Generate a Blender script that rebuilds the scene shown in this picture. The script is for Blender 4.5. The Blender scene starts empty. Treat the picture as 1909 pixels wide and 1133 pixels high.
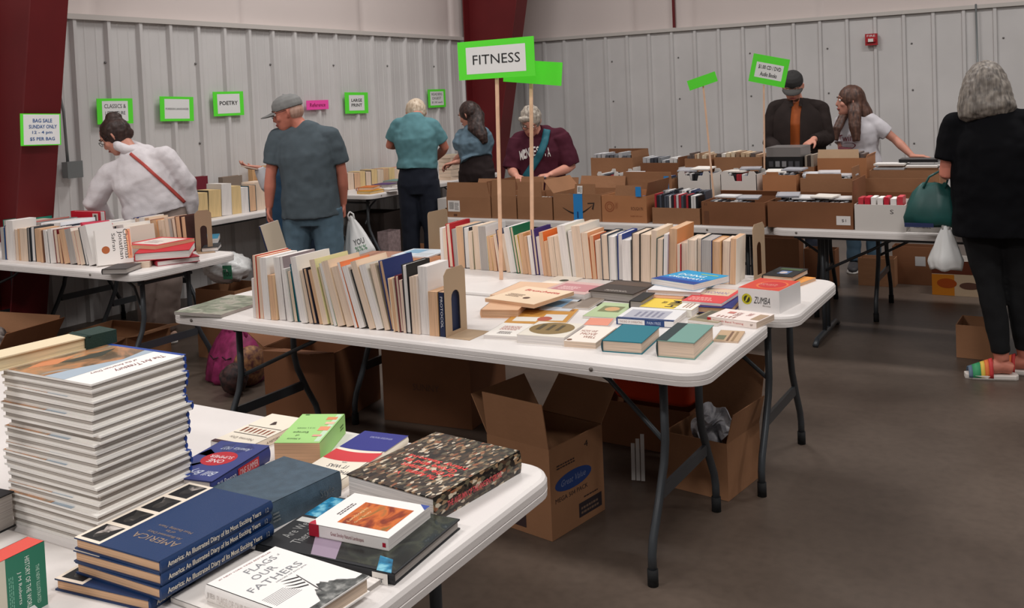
import bpy, math, random
from mathutils import Matrix, Vector
from math import sin, cos, pi, radians as rad

S = bpy.context.scene
COL = S.collection
random.seed(7)

# ---------------------------------------------------------------- camera, fitted to the photograph (metres, z up)
FPX, PITCH, ROLL, YAW, CAMH = 1789.665, 0.0397, -0.0423, 0.5301, 1.6062
PPX, PPY, W0, H0 = 952.22, 252.82, 1909.0, 1133.0
_F = Vector((-sin(YAW) * cos(PITCH), cos(YAW) * cos(PITCH), -sin(PITCH)))
_R = Vector((cos(YAW), sin(YAW), 0))
_U = _R.cross(_F)
_R2 = cos(ROLL) * _R + sin(ROLL) * _U
_U2 = -sin(ROLL) * _R + cos(ROLL) * _U
CAM = Vector((0, 0, CAMH))
cd = bpy.data.cameras.new('camera')
cam = bpy.data.objects.new('camera', cd)
COL.objects.link(cam)
m = Matrix((_R2, _U2, -_F)).transposed().to_4x4()
m.translation = CAM
cam.matrix_world = m
cd.sensor_width = 36
cd.lens = FPX / W0 * 36
cd.shift_x = (W0 / 2 - PPX) / W0
cd.shift_y = (PPY - H0 / 2) / W0
cd.clip_start = 0.05
S.camera = cam


def at(u, v, z=0.737):
    """the point at height z that the photograph shows at pixel u, v"""
    r = _F + (u - PPX) / FPX * _R2 - (v - PPY) / FPX * _U2
    return CAM + r * ((z - CAMH) / r.z)


def aty(u, v, y):
    r = _F + (u - PPX) / FPX * _R2 - (v - PPY) / FPX * _U2
    return CAM + r * (y / r.y)


def atx(u, v, x):
    r = _F + (u - PPX) / FPX * _R2 - (v - PPY) / FPX * _U2
    return CAM + r * (x / r.x)


# ---------------------------------------------------------------- world, lamps, exposure
w = bpy.data.worlds.new('hall_air')
S.world = w
w.use_nodes = True
w.node_tree.nodes['Background'].inputs[0].default_value = (1.0, 0.96, 0.945, 1)
w.node_tree.nodes['Background'].inputs[1].default_value = 0.13
S.view_settings.view_transform = 'Standard'
S.view_settings.look = 'None'
S.view_settings.gamma = 1
S.view_settings.use_curve_mapping = False
S.view_settings.exposure = 0.42
for i, (x, y, p) in enumerate(((-4.2, 2.2, 78), (0.6, 2.0, 78), (-4.0, 7.0, 95), (0.9, 7.0, 95), (-4.2, -3.2, 130), (1.4, -3.2, 130), (5.5, 4.5, 70))):  # overhead hall lamps; the pair behind the camera is added fill for upright faces
    l = bpy.data.lights.new('ceiling_or_fill_lamp', 'AREA')
    l.shape = 'RECTANGLE'
    l.size, l.size_y = 1.6, 0.7
    l.energy = p
    l.color = (1.0, 0.965, 0.945)
    o = bpy.data.objects.new('ceiling_or_fill_lamp', l)
    o.location = (x, y, 5.6)
    COL.objects.link(o)


# ---------------------------------------------------------------- materials
def lin(c):
    return tuple((x / 12.92 if x <= 0.04045 else ((x + 0.055) / 1.055) ** 2.4) for x in c)


def rgb(*c):
    return lin([x / 255 for x in c])


MATS = {}


def mat(name, c, rough=0.6, spec=0.4, metal=0.0, noise=0.0, scale=8.0, bump=0.0, bscale=60.0, c2=None, sheen=0, coat=0):
    if name in MATS:
        return MATS[name]
    m = bpy.data.materials.new(name)
    m.use_nodes = True
    nt = m.node_tree
    b = nt.nodes['Principled BSDF']
    col = rgb(*c)
    b.inputs['Base Color'].default_value = (*col, 1)
    b.inputs['Roughness'].default_value = rough
    b.inputs['Specular IOR Level'].default_value = spec
    b.inputs['Metallic'].default_value = metal
    if coat:
        b.inputs['Coat Weight'].default_value = coat
    if noise or c2:
        tc = nt.nodes.new('ShaderNodeTexCoord')
        n = nt.nodes.new('ShaderNodeTexNoise')
        n.inputs['Scale'].default_value = scale
        n.inputs['Detail'].default_value = 5
        nt.links.new(tc.outputs['Object'], n.inputs['Vector'])
        r = nt.nodes.new('ShaderNodeValToRGB')
        r.color_ramp.elements[0].position = 0.35
        r.color_ramp.elements[1].position = 0.68
        a = rgb(*c2) if c2 else tuple(x * (1 - noise) for x in col)
        z = col if c2 else tuple(min(1, x * (1 + noise)) for x in col)
        r.color_ramp.elements[0].color = (*a, 1)
        r.color_ramp.elements[1].color = (*z, 1)
        nt.links.new(n.outputs['Fac'], r.inputs[0])
        nt.links.new(r.outputs[0], b.inputs['Base Color'])
    if bump:
        tc = nt.nodes.new('ShaderNodeTexCoord')
        n = nt.nodes.new('ShaderNodeTexNoise')
        n.inputs['Scale'].default_value = bscale
        n.inputs['Detail'].default_value = 4
        nt.links.new(tc.outputs['Object'], n.inputs['Vector'])
        bp = nt.nodes.new('ShaderNodeBump')
        bp.inputs['Strength'].default_value = bump
        bp.inputs['Distance'].default_value = 0.02
        nt.links.new(n.outputs['Fac'], bp.inputs['Height'])
        nt.links.new(bp.outputs[0], b.inputs['Normal'])
    MATS[name] = m
    return m


def cm(c, rough=0.55, spec=0.35):
    """plain printed or painted stock of one colour"""
    c = tuple(int(x) for x in c)
    return mat('stock_%d_%d_%d' % c + ('' if rough == 0.55 else '_r%d' % int(rough * 100)), c, rough, spec)


def ramp_mat(name, stops, scale=30, rough=0.4, kind='noise', detail=4, stretch=(1, 1, 1), distort=0.0, const=False):
    if name in MATS:
        return MATS[name]
    m = bpy.data.materials.new(name)
    m.use_nodes = True
    nt = m.node_tree
    b = nt.nodes['Principled BSDF']
    b.inputs['Roughness'].default_value = rough
    b.inputs['Specular IOR Level'].default_value = 0.35
    tc = nt.nodes.new('ShaderNodeTexCoord')
    mp = nt.nodes.new('ShaderNodeMapping')
    mp.inputs['Scale'].default_value = stretch
    nt.links.new(tc.outputs['Object'], mp.inputs[0])
    if kind == 'voronoi':
        n = nt.nodes.new('ShaderNodeTexVoronoi')
        out = n.outputs['Color']
    elif kind == 'wave':
        n = nt.nodes.new('ShaderNodeTexWave')
        n.inputs['Distortion'].default_value = distort
        out = n.outputs['Fac']
    else:
        n = nt.nodes.new('ShaderNodeTexNoise')
        n.inputs['Detail'].default_value = detail
        n.inputs['Distortion'].default_value = distort
        out = n.outputs['Fac']
    n.inputs['Scale'].default_value = scale
    nt.links.new(mp.outputs[0], n.inputs['Vector'])
    r = nt.nodes.new('ShaderNodeValToRGB')
    if const:
        r.color_ramp.interpolation = 'CONSTANT'
    e = r.color_ramp.elements
    while len(e) < len(stops):
        e.new(0.5)
    for i, (p, c) in enumerate(stops):
        e[i].position = p
        e[i].color = (*rgb(*c), 1)
    nt.links.new(out, r.inputs[0])
    nt.links.new(r.outputs[0], b.inputs['Base Color'])
    MATS[name] = m
    return m


# ---------------------------------------------------------------- mesh collector
FONTC = {}


def glyphs(s, extrude=0.0):
    """vertices and faces of a line of writing, fitted later; cached"""
    k = (s, extrude)
    if k not in FONTC:
        cu = bpy.data.curves.new('writing', 'FONT')
        cu.body = s.lstrip('*')
        cu.offset = 0.018 if s[0] == '*' else 0.0
        cu.resolution_u = 2
        cu.align_x = 'LEFT'
        o = bpy.data.objects.new('writing', cu)
        me = o.to_mesh()
        vs = [v.co.copy() for v in me.vertices]
        fs = [list(p.vertices) for p in me.polygons]
        o.to_mesh_clear()
        bpy.data.objects.remove(o)
        bpy.data.curves.remove(cu)
        FONTC[k] = (vs, fs)
    return FONTC[k]


class MB:
    def __init__(self):
        self.v, self.f, self.mi, self.sm, self.mats = [], [], [], [], []
        self.M = Matrix.Identity(4)

    def _m(self, m):
        if m not in self.mats:
            self.mats.append(m)
        return self.mats.index(m)

    def add(self, vs, fs, m, smooth=False):
        b = len(self.v)
        self.v += [self.M @ Vector(p) for p in vs]
        k = self._m(m)
        for f in fs:
            self.f.append([i + b for i in f])
            self.mi.append(k)
            self.sm.append(smooth)

    def box(self, x0, x1, y0, y1, z0, z1, m):
        self.add([(x0, y0, z0), (x1, y0, z0), (x1, y1, z0), (x0, y1, z0), (x0, y0, z1), (x1, y0, z1), (x1, y1, z1), (x0, y1, z1)],
                 [(0, 3, 2, 1), (4, 5, 6, 7), (0, 1, 5, 4), (1, 2, 6, 5), (2, 3, 7, 6), (3, 0, 4, 7)], m)

    def hexa(self, p, m):
        self.add(p, [(0, 3, 2, 1), (4, 5, 6, 7), (0, 1, 5, 4), (1, 2, 6, 5), (2, 3, 7, 6), (3, 0, 4, 7)], m)

    def prism(self, poly, z0, z1, m):
        n = len(poly)
        a = sum(poly[i][0] * poly[(i + 1) % n][1] - poly[(i + 1) % n][0] * poly[i][1] for i in range(n))
        if a < 0:
            poly = poly[::-1]
        vs = [(x, y, z0) for x, y in poly] + [(x, y, z1) for x, y in poly]
        fs = [tuple(range(n))[::-1], tuple(range(n, 2 * n))] + [(i, (i + 1) % n, n + (i + 1) % n, n + i) for i in range(n)]
        self.add(vs, fs, m)

    def loft(self, rings, m, caps=True, smooth=True, closed=True):
        n = len(rings[0])
        vs = [p for r in rings for p in r]
        fs = []
        for k in range(len(rings) - 1):
            for i in range(n if closed else n - 1):
                j = (i + 1) % n
                fs.append((k * n + i, k * n + j, (k + 1) * n + j, (k + 1) * n + i))
        if caps:
            fs.append(tuple(range(n))[::-1])
            fs.append(tuple(range((len(rings) - 1) * n, len(rings) * n)))
        self.add(vs, fs, m, smooth)

    def tube(self, pts, r, m, n=10, caps=True):
        pts = [Vector(p) for p in pts]
        rs = r if isinstance(r, (list, tuple)) else [r] * len(pts)
        rings = []
        up = None
        for i, p in enumerate(pts):
            t = (pts[min(i + 1, len(pts) - 1)] - pts[max(i - 1, 0)]).normalized()
            if up is None:
                up = Vector((0, 0, 1)) if abs(t.z) < 0.9 else Vector((1, 0, 0))
            a = t.cross(up).normalized()
            up = a.cross(t).normalized()
            rings.append([p + rs[i] * (cos(2 * pi * k / n) * a + sin(2 * pi * k / n) * up) for k in range(n)])
        self.loft(rings, m, caps)

    def ball(self, c, r, m, sc=(1, 1, 1), n=14, k=9, M=None):
        rings = []
        for i in range(k + 1):
            a = pi * i / k
            rr = max(sin(a), 0.02)
            rings.append([Vector((r * sc[0] * rr * cos(2 * pi * j / n), r * sc[1] * rr * sin(2 * pi * j / n), -r * sc[2] * cos(a))) for j in range(n)])
        c = Vector(c)
        if M is not None:
            rings = [[M @ p for p in q] for q in rings]
        self.loft([[c + p for p in q] for q in rings], m)

    def text(self, s, x, y, w, h, z, m, d=0.0003, ang=0, shear=0.0):
        """writing fitted to a box w by h whose lower start corner is x, y, facing +z; ang turns it about that corner"""
        vs, fs = glyphs(s)
        if not vs:
            return
        x0, x1 = min(p.x for p in vs), max(p.x for p in vs)
        y0, y1 = min(p.y for p in vs), max(p.y for p in vs)
        sx, sy = w / max(x1 - x0, 1e-6), h / max(y1 - y0, 1e-6)
        c, s_ = cos(ang), sin(ang)
        out = []
        for p in vs:
            a, b = (p.x - x0) * sx, (p.y - y0) * sy
            a += shear * b
            out.append((x + a * c - b * s_, y + a * s_ + b * c, z + d))
        self.add(out, fs, m)

    def build(self, name, parent=None, smooth=None, mods=None):
        me = bpy.data.meshes.new(name)
        me.from_pydata(self.v, [], self.f)
        for m in self.mats:
            me.materials.append(m)
        me.polygons.foreach_set('material_index', self.mi)
        me.polygons.foreach_set('use_smooth', self.sm if smooth is None else [smooth] * len(self.f))
        me.update()
        o = bpy.data.objects.new(name, me)
        COL.objects.link(o)
        if parent:
            o.parent = parent
        return o


def thing(name, label, cat, M=None, group=None):
    o = bpy.data.objects.new(name, None)
    o.empty_display_size = 0.05
    COL.objects.link(o)
    if M is not None:
        o.matrix_world = M
    return tag(o, label, cat, group)


def tag(o, label, cat, group=None):
    o['label'] = label
    o['category'] = cat
    if group:
        o['group'] = group
    return o


def struct(o):
    o['kind'] = 'structure'
    return o


def frame(O, ex, ey):
    ex, ey = Vector(ex).normalized(), Vector(ey)
    ey = (ey - ey.dot(ex) * ex).normalized()
    ez = ex.cross(ey)
    M = Matrix((ex, ey, ez)).transposed().to_4x4()
    M.translation = Vector(O)
    return M


def rotz(a, O=(0, 0, 0)):
    M = Matrix.Rotation(a, 4, 'Z')
    M.translation = Vector(O)
    return M


def rrect(x0, x1, y0, y1, r, n=6, inset=0.0):
    x0 += inset; y0 += inset; x1 -= inset; y1 -= inset
    r = max(r - inset, 0.002)
    P = []
    for cx_, cy_, a0 in ((x1 - r, y1 - r, 0), (x0 + r, y1 - r, 90), (x0 + r, y0 + r, 180), (x1 - r, y0 + r, 270)):
        for i in range(n + 1):
            a = rad(a0 + 90 * i / n)
            P.append((cx_ + r * cos(a), cy_ + r * sin(a)))
    return P

# ---------------------------------------------------------------- the hall
M_WALL = mat('white_ribbed_steel', (204, 201, 199), 0.5, 0.3, noise=0.05, scale=1.7)
M_VINYL = mat('white_insulation_vinyl', (214, 202, 197), 0.65, 0.2, bump=0.25, bscale=3.0)
M_RED = mat('oxide_red_steel', (102, 27, 30), 0.5, 0.3, noise=0.08, scale=3)
M_TRIM = mat('white_steel_trim', (196, 190, 184), 0.45)
XL, YB, ZT = -6.65, 11.58, 2.38


def floor_mat():
    m = bpy.data.materials.new('sealed_concrete')
    m.use_nodes = True
    nt = m.node_tree
    b = nt.nodes['Principled BSDF']
    tc = nt.nodes.new('ShaderNodeTexCoord')
    n1 = nt.nodes.new('ShaderNodeTexNoise'); n1.inputs['Scale'].default_value = 0.9; n1.inputs['Detail'].default_value = 7
    n2 = nt.nodes.new('ShaderNodeTexNoise'); n2.inputs['Scale'].default_value = 26; n2.inputs['Detail'].default_value = 3
    nt.links.new(tc.outputs['Object'], n1.inputs['Vector']); nt.links.new(tc.outputs['Object'], n2.inputs['Vector'])
    r = nt.nodes.new('ShaderNodeValToRGB')
    r.color_ramp.elements[0].position = 0.3; r.color_ramp.elements[0].color = (*rgb(66, 54, 46), 1)
    r.color_ramp.elements[1].position = 0.72; r.color_ramp.elements[1].color = (*rgb(102, 89, 79), 1)
    nt.links.new(n1.outputs['Fac'], r.inputs[0])
    mx = nt.nodes.new('ShaderNodeMixRGB'); mx.blend_type = 'MULTIPLY'; mx.inputs[0].default_value = 0.35
    r2 = nt.nodes.new('ShaderNodeValToRGB')
    r2.color_ramp.elements[0].position = 0.3; r2.color_ramp.elements[0].color = (0.6, 0.6, 0.6, 1)
    r2.color_ramp.elements[1].position = 0.6
    nt.links.new(n2.outputs['Fac'], r2.inputs[0])
    nt.links.new(r.outputs[0], mx.inputs[1]); nt.links.new(r2.outputs[0], mx.inputs[2])
    nt.links.new(mx.outputs[0], b.inputs['Base Color'])
    b.inputs['Roughness'].default_value = 0.42
    b.inputs['Specular IOR Level'].default_value = 0.35
    return m


mb = MB()
mb.box(-7.2, 9, -6, 12.1, -0.12, 0, floor_mat())
struct(mb.build('floor'))


def ribs(a0, a1, first, swage=0.0035, pitch=0.305, d=0.034, wb=0.062, wt=0.03):
    """outline (distance along the wall, depth into the room) of ribbed liner sheet"""
    P = [(a0, 0)]
    k = math.ceil((a0 - first) / pitch + 0.2)
    c = first + k * pitch
    while c + wb < a1:
        P += [(c - wb / 2, 0), (c - wt / 2, d), (c + wt / 2, d), (c + wb / 2, 0)]
        q = c + pitch / 2            # a low stiffening swage between two ribs
        for s in (-0.05, 0.05):
            if swage and q + s + 0.02 < a1:
                P += [(q + s - 0.01, 0), (q + s, swage), (q + s + 0.01, 0)]
        c += pitch
    P.append((a1, 0))
    return P


# left wall: sheet, bolts
mb = MB()
P = ribs(-6, YB, 4.738 - 0.01)
mb.loft([[(XL + d, y, z) for y, d in P] + [(XL - 0.06, YB, z), (XL - 0.06, -6, z)] for z in (0, ZT)], M_WALL, smooth=False)
wl = struct(mb.build('wall_left'))
wl['label'] = 'white ribbed steel wall'
mb = MB()
P = ribs(XL, 9, -5.886 + 0.305, 0.0, wb=0.05, wt=0.03, d=0.028)
mb.loft([[(x, YB - d, z) for x, d in P] + [(9, YB + 0.06, z), (XL, YB + 0.06, z)] for z in (0, ZT)], M_WALL, smooth=False)
struct(mb.build('wall_back'))
# vinyl faced insulation above the sheet
random.seed(3)


def quilt(a0, a1, seams, z0, z1, name, f):
    P = []
    n = int((a1 - a0) / 0.08)
    xs = sorted([a0 + (a1 - a0) * i / n for i in range(n + 1)] + seams)
    for a in xs:
        s = min([abs(a - q) for q in seams] + [9])
        d = 0.03 * min(1, s / 0.35) + 0.012 * sin(a * 2.1)
        P.append((a, d - (0.012 if s < 1e-6 else 0)))
    mb = MB()
    zs = [z0 + (z1 - z0) * i / 8 for i in range(9)]
    rings = []
    for i, z in enumerate(zs):
        rings.append([f(a, d * (0.4 + 0.6 * sin(pi * (0.1 + 0.8 * i / 8))), z) for a, d in P])
    mb.loft(rings, M_VINYL, caps=False, closed=False)
    return struct(mb.build(name))


quilt(-6, YB, [3.4, 4.93, 6.52, 8.3, 10.05], ZT - 0.03, 5.8, 'wall_left_upper', lambda a, d, z: (XL - 0.05 + d, a, z))
quilt(XL, 9, [-4.9, -4.1, -2.55, -1.0, 0.5, 2.0, 3.5], ZT - 0.03, 5.8, 'wall_back_upper', lambda a, d, z: (a, YB + 0.05 - d, z))
# cap flashing along the top of the sheet, and base channel
mb = MB()
mb.box(XL - 0.05, XL + 0.045, -6, YB, ZT, ZT + 0.012, M_TRIM)
mb.box(XL + 0.037, XL + 0.045, -6, YB, ZT - 0.03, ZT, M_TRIM)
struct(mb.build('trim_1'))
mb = MB()
mb.box(XL, 9, YB - 0.045, YB + 0.05, ZT, ZT + 0.012, M_TRIM)
mb.box(XL, 9, YB - 0.045, YB - 0.037, ZT - 0.03, ZT, M_TRIM)
struct(mb.build('trim_2'))


def steel_column(name, y0, y1, base, top, zt=5.6):
    """tapered I section, web across the hall, inner flange leaning into the room"""
    mb = MB()
    ym = (y0 + y1) / 2
    xo = XL + 0.05
    tf = 0.014
    mb.box(xo, xo + tf, y0, y1, 0, zt, M_RED)
    mb.hexa([(xo, ym - 0.005, 0), (xo + base, ym - 0.005, 0), (xo + base, ym + 0.005, 0), (xo, ym + 0.005, 0),
             (xo, ym - 0.005, zt), (xo + top, ym - 0.005, zt), (xo + top, ym + 0.005, zt), (xo, ym + 0.005, zt)], M_RED)
    mb.hexa([(xo + base, y0, 0), (xo + base + tf, y0, 0), (xo + base + tf, y1, 0), (xo + base, y1, 0),
             (xo + top, y0, zt), (xo + top + tf, y0, zt), (xo + top + tf, y1, zt), (xo + top, y1, zt)], M_RED)
    mb.box(xo - 0.01, xo + base + 0.04, y0 - 0.02, y1 + 0.02, 0, 0.02, M_RED)
    o = struct(mb.build(name))
    return o


steel_column('wall_column_1', 3.86, 4.13, 0.26, 1.42)
steel_column('wall_column_2', 10.2, 10.46, 0.22, 1.33)
# a red girt end showing against the upper insulation
mb = MB()
mb.box(-4.335, -4.305, YB - 0.03, YB + 0.0, ZT + 0.02, 5.6, M_RED)
struct(mb.build('trim_3'))

# sheet screws on the two walls, three heights
mb = MB()
SC = mat('grey_screw', (120, 118, 116), 0.4, metal=0.6)
k = 0
yy = 4.9
while yy < 10:
    for z in (0.55, 1.32, 2.02):
        mb.ball((XL + 0.004, yy + 0.1, z), 0.011, SC, n=6, k=4)
    yy += 0.915
struct(mb.build('trim_4'))
mb = MB()
xx = -5.2
while xx < 2:
    for z in (0.9, 1.5, 2.02):
        mb.ball((xx, YB - 0.004, z), 0.011, SC, n=6, k=4)
    xx += 0.915
struct(mb.build('trim_5'))

# ---- grey junction box with its conduit
M_GALV = mat('galvanised_steel', (132, 136, 136), 0.45, metal=0.5)
jb = thing('junction_box', 'small grey electrical junction box low on the ribbed wall beside the red steel column', 'junction box', rotz(0, (XL + 0.034, 4.6, 1.14)))
mb = MB(); mb.box(0, 0.07, -0.055, 0.065, 0, 0.12, M_GALV); mb.box(0.07, 0.076, -0.06, 0.07, -0.004, 0.124, M_GALV)
mb.build('box_body', jb)
mb = MB(); mb.tube([(0.025, -0.02, 0.12), (0.025, -0.03, 0.5), (0.02, -0.12, 1.0), (0.02, -0.19, 1.3)], 0.011, M_GALV); mb.build('conduit', jb)
# ---- fire alarm strobe
M_ALARM = mat('alarm_red', (170, 22, 34), 0.4)
al = thing('fire_alarm_strobe', 'red fire alarm strobe with white lettering high on the far ribbed wall', 'fire alarm', rotz(0, (-1.955, YB - 0.034, 2.09)))
mb = MB(); mb.box(-0.065, 0.065, -0.05, 0, -0.065, 0.065, M_ALARM); mb.prism([(-0.05, -0.075), (0.05, -0.075), (0.05, -0.05), (-0.05, -0.05)], -0.03, 0.0, M_ALARM)
mb.build('alarm_body', al)
mb = MB(); mb.box(-0.028, 0.028, -0.085, -0.05, -0.028, 0.008, mat('strobe_lens', (225, 222, 215), 0.2)); mb.build('strobe_lens', al)
mb = MB(); mb.M = frame((-0.045, -0.0515, 0.03), (1, 0, 0), (0, 0, 1)); mb.text('FIRE', 0, 0, 0.09, 0.022, 0, cm((235, 230, 228))); mb.build('lettering', al)
# thin grey cable down the far wall behind the long-haired woman
mb = MB(); mb.tube([(-0.88, YB - 0.05, 2.4), (-0.87, YB - 0.045, 1.2), (-0.86, YB - 0.045, 0.1)], 0.01, M_GALV, 8)
tag(mb.build('wall_conduit'), 'thin grey conduit running down the far wall behind the grey-haired woman', 'conduit')

# ---------------------------------------------------------------- folding tables
M_TOP = mat('white_moulded_plastic', (226, 220, 216), 0.42, 0.4, noise=0.03, scale=5, bump=0.05, bscale=220)
M_SKIRT = mat('white_moulded_edge', (214, 208, 204), 0.5, 0.3, noise=0.04, scale=12)
M_LEG = mat('charcoal_tube', (62, 66, 70), 0.38, 0.5, metal=0.2)
M_RUB = mat('black_rubber', (18, 18, 19), 0.8)


def table(label, x1, y0, th, L=2.44, Wd=0.762, insl=0.21, insr=0.22, style='bent', group=None, hgt=0.737, ang=None):
    """near right corner of the top at x1, y0; runs L to -x and Wd to +y, turned th about that corner"""
    t = thing('folding_table', label, 'table', rotz(th, (x1, y0, 0)), group)
    mb = MB()
    R = []
    for z, ins in ((hgt, 0.012), (hgt - 0.004, 0.004), (hgt - 0.012, 0.0), (hgt - 0.026, 0.0), (hgt - 0.028, 0.0025), (hgt - 0.030, 0.0), (hgt - 0.045, 0.001), (hgt - 0.047, 0.008)):
        R.append([(x, y, z) for x, y in rrect(-L, 0, 0, Wd, 0.09, 8, ins)])
    mb.loft(R[::-1], M_TOP)
    tt = mb.build('tabletop', t)
    tt.data.set_sharp_from_angle(angle=rad(25))
    mb = MB()
    zt = hgt - 0.045
    for y in (0.12, Wd - 0.12):
        mb.box(-L + 0.12, -0.12, y - 0.015, y + 0.015, zt - 0.03, zt, M_LEG)
    mb.build('under_rail', t)
    for ins, sg, xb in ((insr, -1, -insr), (insl, 1, -L + insl)):
        if style == 'bent':
            for y0_, y1_, yo in ((0.215, 0.07, 0.035), (Wd - 0.215, Wd - 0.07, Wd - 0.035)):
                mb = MB()
                mb.tube([(xb, y0_, zt - 0.005), (xb, y0_, 0.43), (xb, y0_ + (y1_ - y0_) * 0.12, 0.36), (xb, y0_ + (y1_ - y0_) * 0.5, 0.25), (xb, y1_ + (y0_ - y1_) * 0.1, 0.15), (xb, y1_, 0.1), (xb, y1_, 0.04)], 0.0145, M_LEG, 12)
                lg = mb.build('leg', t)
                mb = MB(); mb.tube([(xb, y1_, 0.055), (xb, y1_, 0.0)], 0.018, M_RUB, 12); mb.build('rubber_foot', lg)
            mb = MB()
            mb.box(xb - 0.007, xb + 0.007, 0.17, Wd - 0.17, 0.25, 0.292, M_LEG)
            mb.build('cross_bar', t)
            mb = MB(); mb.tube([(xb, 0.19, zt - 0.06), (xb, Wd - 0.19, zt - 0.06)], 0.01, M_LEG, 8); mb.build('hinge_bar', t)
        else:
            ym = Wd / 2
            for yy in (ym - 0.055, ym + 0.055):
                mb = MB(); mb.tube([(xb, yy, zt), (xb, yy, 0.03)], 0.014, M_LEG, 10); mb.build('leg', t)
            mb = MB()
            mb.tube([(xb, 0.06, 0.012), (xb, 0.12, 0.035), (xb, Wd - 0.12, 0.035), (xb, Wd - 0.06, 0.012)], 0.018, M_LEG, 10)
            mb.build('foot_bar', t)
        mb = MB()
        xe = xb + sg * 0.5
        ym = Wd / 2
        mb.tube([(xb, ym - 0.16 if style == 'bent' else ym, 0.42), (xb + sg * 0.28, ym, 0.56), (xe, ym, zt - 0.01)], 0.009, M_LEG, 8)
        mb.build('brace', t)
    for xx in (-0.38, -L + 0.16):
        mb = MB(); mb.tube([(xx, 0.001, hgt - 0.024), (xx, -0.003, hgt - 0.024)], 0.007, mat('dull_rivet', (120, 112, 106), 0.5), 10); mb.build('rivet', t)
    return t


Z = 0.737
table('white folding table closest to the camera, carrying the tall stack of picture books', -1.047, 1.19, 0.0)
table('white folding table edge nearest the viewer, beneath the green history book', -1.06, 0.42, 0.0)
table('white middle folding table with leaning books and two teal hardbacks', -0.985, 2.776, -0.0135)
table('white folding table butted behind the middle one, carrying the boxed fitness set', -0.9085, 3.6045, -0.0073, insr=0.17)
table('white folding table under the brown flap cartons and the arrow-printed carton', -1.64, 5.868, 0.0, style='post')
table('white folding table with the long brown carton and white box near the green bag', 0.82, 5.868, 0.0, style='post', insl=0.24)
table('white folding table hidden behind media boxes, before the man in the dark jacket', -1.33, 6.66, 0.0, L=2.1, style='bent')
table('white folding table reached by the young woman in the white shirt', 1.13, 6.66, 0.0, style='bent', insl=0.15)
table('white folding table by the red column, with books and a tan bookend', -4.395, 3.415, 0.0, L=2.2)
table('white folding table behind the tan bookend table, under the red binder', -5.74, 4.20, 0.0, L=0.86, insl=0.14, insr=0.14)
table('white folding table along the ribbed wall behind the white hooded sweatshirt', -5.9, 6.95, rad(90) , L=1.97, Wd=0.72)
table('white folding table along the wall beside the teal-shirt shopper, heaped with bright books', -5.78, 9.62, rad(90), L=2.44, Wd=0.82)

# ---------------------------------------------------------------- books
def page_mat(c):
    name = 'paper_edge_%d_%d_%d' % tuple(c)
    return ramp_mat(name, [(0.3, tuple(int(x * 0.84) for x in c)), (0.6, c), (0.8, tuple(min(255, int(x * 1.04)) for x in c))], 1.0, 0.85, detail=2, stretch=(5, 5, 900))


PG = {'w': (236, 229, 224), 'c': (230, 206, 184), 't': (220, 178, 142), 'g': (178, 170, 164), 'y': (230, 200, 146)}


def book(label, M, w, h, t, cover, pages='w', kind='hard', spine=None, art=None, sart=None, back=None, cat='book', group=None, coverm=None, name='book', board=0.0028):
    """local axes: x spine to fore-edge, y foot to head, z up through the front board"""
    b = thing(name, label, cat, M, group)
    C = coverm or cm(cover)
    SP = cm(spine) if spine else C
    BK = cm(back) if back else C
    mb = MB()
    if kind == 'hard':
        bt, ov = board, 0.0035
    else:
        bt, ov = 0.0011, 0.0
    bu = 0.004 if kind == 'hard' and t > 0.012 else 0.0
    mb.box(bu, w, 0, h, t - bt, t, C)
    mb.box(bu, w, 0, h, 0, bt, BK)
    if kind == 'hard':
        n = 6
        a = [(bu * (1 - sin(pi * i / n)) , t * i / n) for i in range(n + 1)]
        poly = a + [(bu + 0.002, t), (bu + 0.002, 0)]
    else:
        poly = [(0, 0), (0, t), (0.0008, t), (0.0008, 0)]
    n = len(poly)
    vs = [(x, 0, z) for x, z in poly] + [(x, h, z) for x, z in poly]
    fs = [tuple(range(n)), tuple(range(n, 2 * n))[::-1]] + [(i, n + i, n + (i + 1) % n, (i + 1) % n) for i in range(n)]
    mb.add(vs, fs, SP)
    cv = mb.build('cover', b)
    mb = MB()
    x0 = bu + 0.002 if kind == 'hard' else 0.0008
    mb.box(x0, w - ov, ov, h - ov, bt, t - bt, page_mat(PG[pages] if isinstance(pages, str) else pages))
    mb.build('page_block', b)
    if art:
        mb = MB()
        mb.M = Matrix.Translation((0, 0, t))
        art(mb, w, h)
        mb.build('cover_print', cv)
    if sart:
        mb = MB()
        mb.M = frame((-0.0004, h, 0), (0, -1, 0), (0, 0, 1))
        sart(mb, h, t)
        mb.build('spine_lettering', cv)
    return b


def flat(label, px, t, z=Z, **kw):
    """px: photographed corners of the top face, foot-spine, foot-fore, head-fore, head-spine"""
    P = [at(u, v, z + t) for u, v in px]
    ex = ((P[1] - P[0]) + (P[2] - P[3])).normalized()
    ey = ((P[3] - P[0]) + (P[2] - P[1])).normalized()
    c = sum(P, Vector()) / 4
    w = ((P[1] - P[0]).length + (P[2] - P[3]).length) / 2
    h = ((P[3] - P[0]).length + (P[2] - P[1]).length) / 2
    # square the two axes up symmetrically
    a = math.atan2(ex.y, ex.x)
    b = math.atan2(ey.y, ey.x) - pi / 2
    d = (b - a + pi) % (2 * pi) - pi
    a += d / 2
    ex = Vector((cos(a), sin(a), 0)); ey = Vector((-sin(a), cos(a), 0))
    O = c - ex * w / 2 - ey * h / 2
    O.z = z
    return book(label, frame(O, ex, ey), w, h, t, **kw)


def patch(mb, x0, x1, y0, y1, m, d=0.0002):
    mb.add([(x0, y0, d), (x1, y0, d), (x1, y1, d), (x0, y1, d)], [(0, 1, 2, 3)], m)


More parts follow.
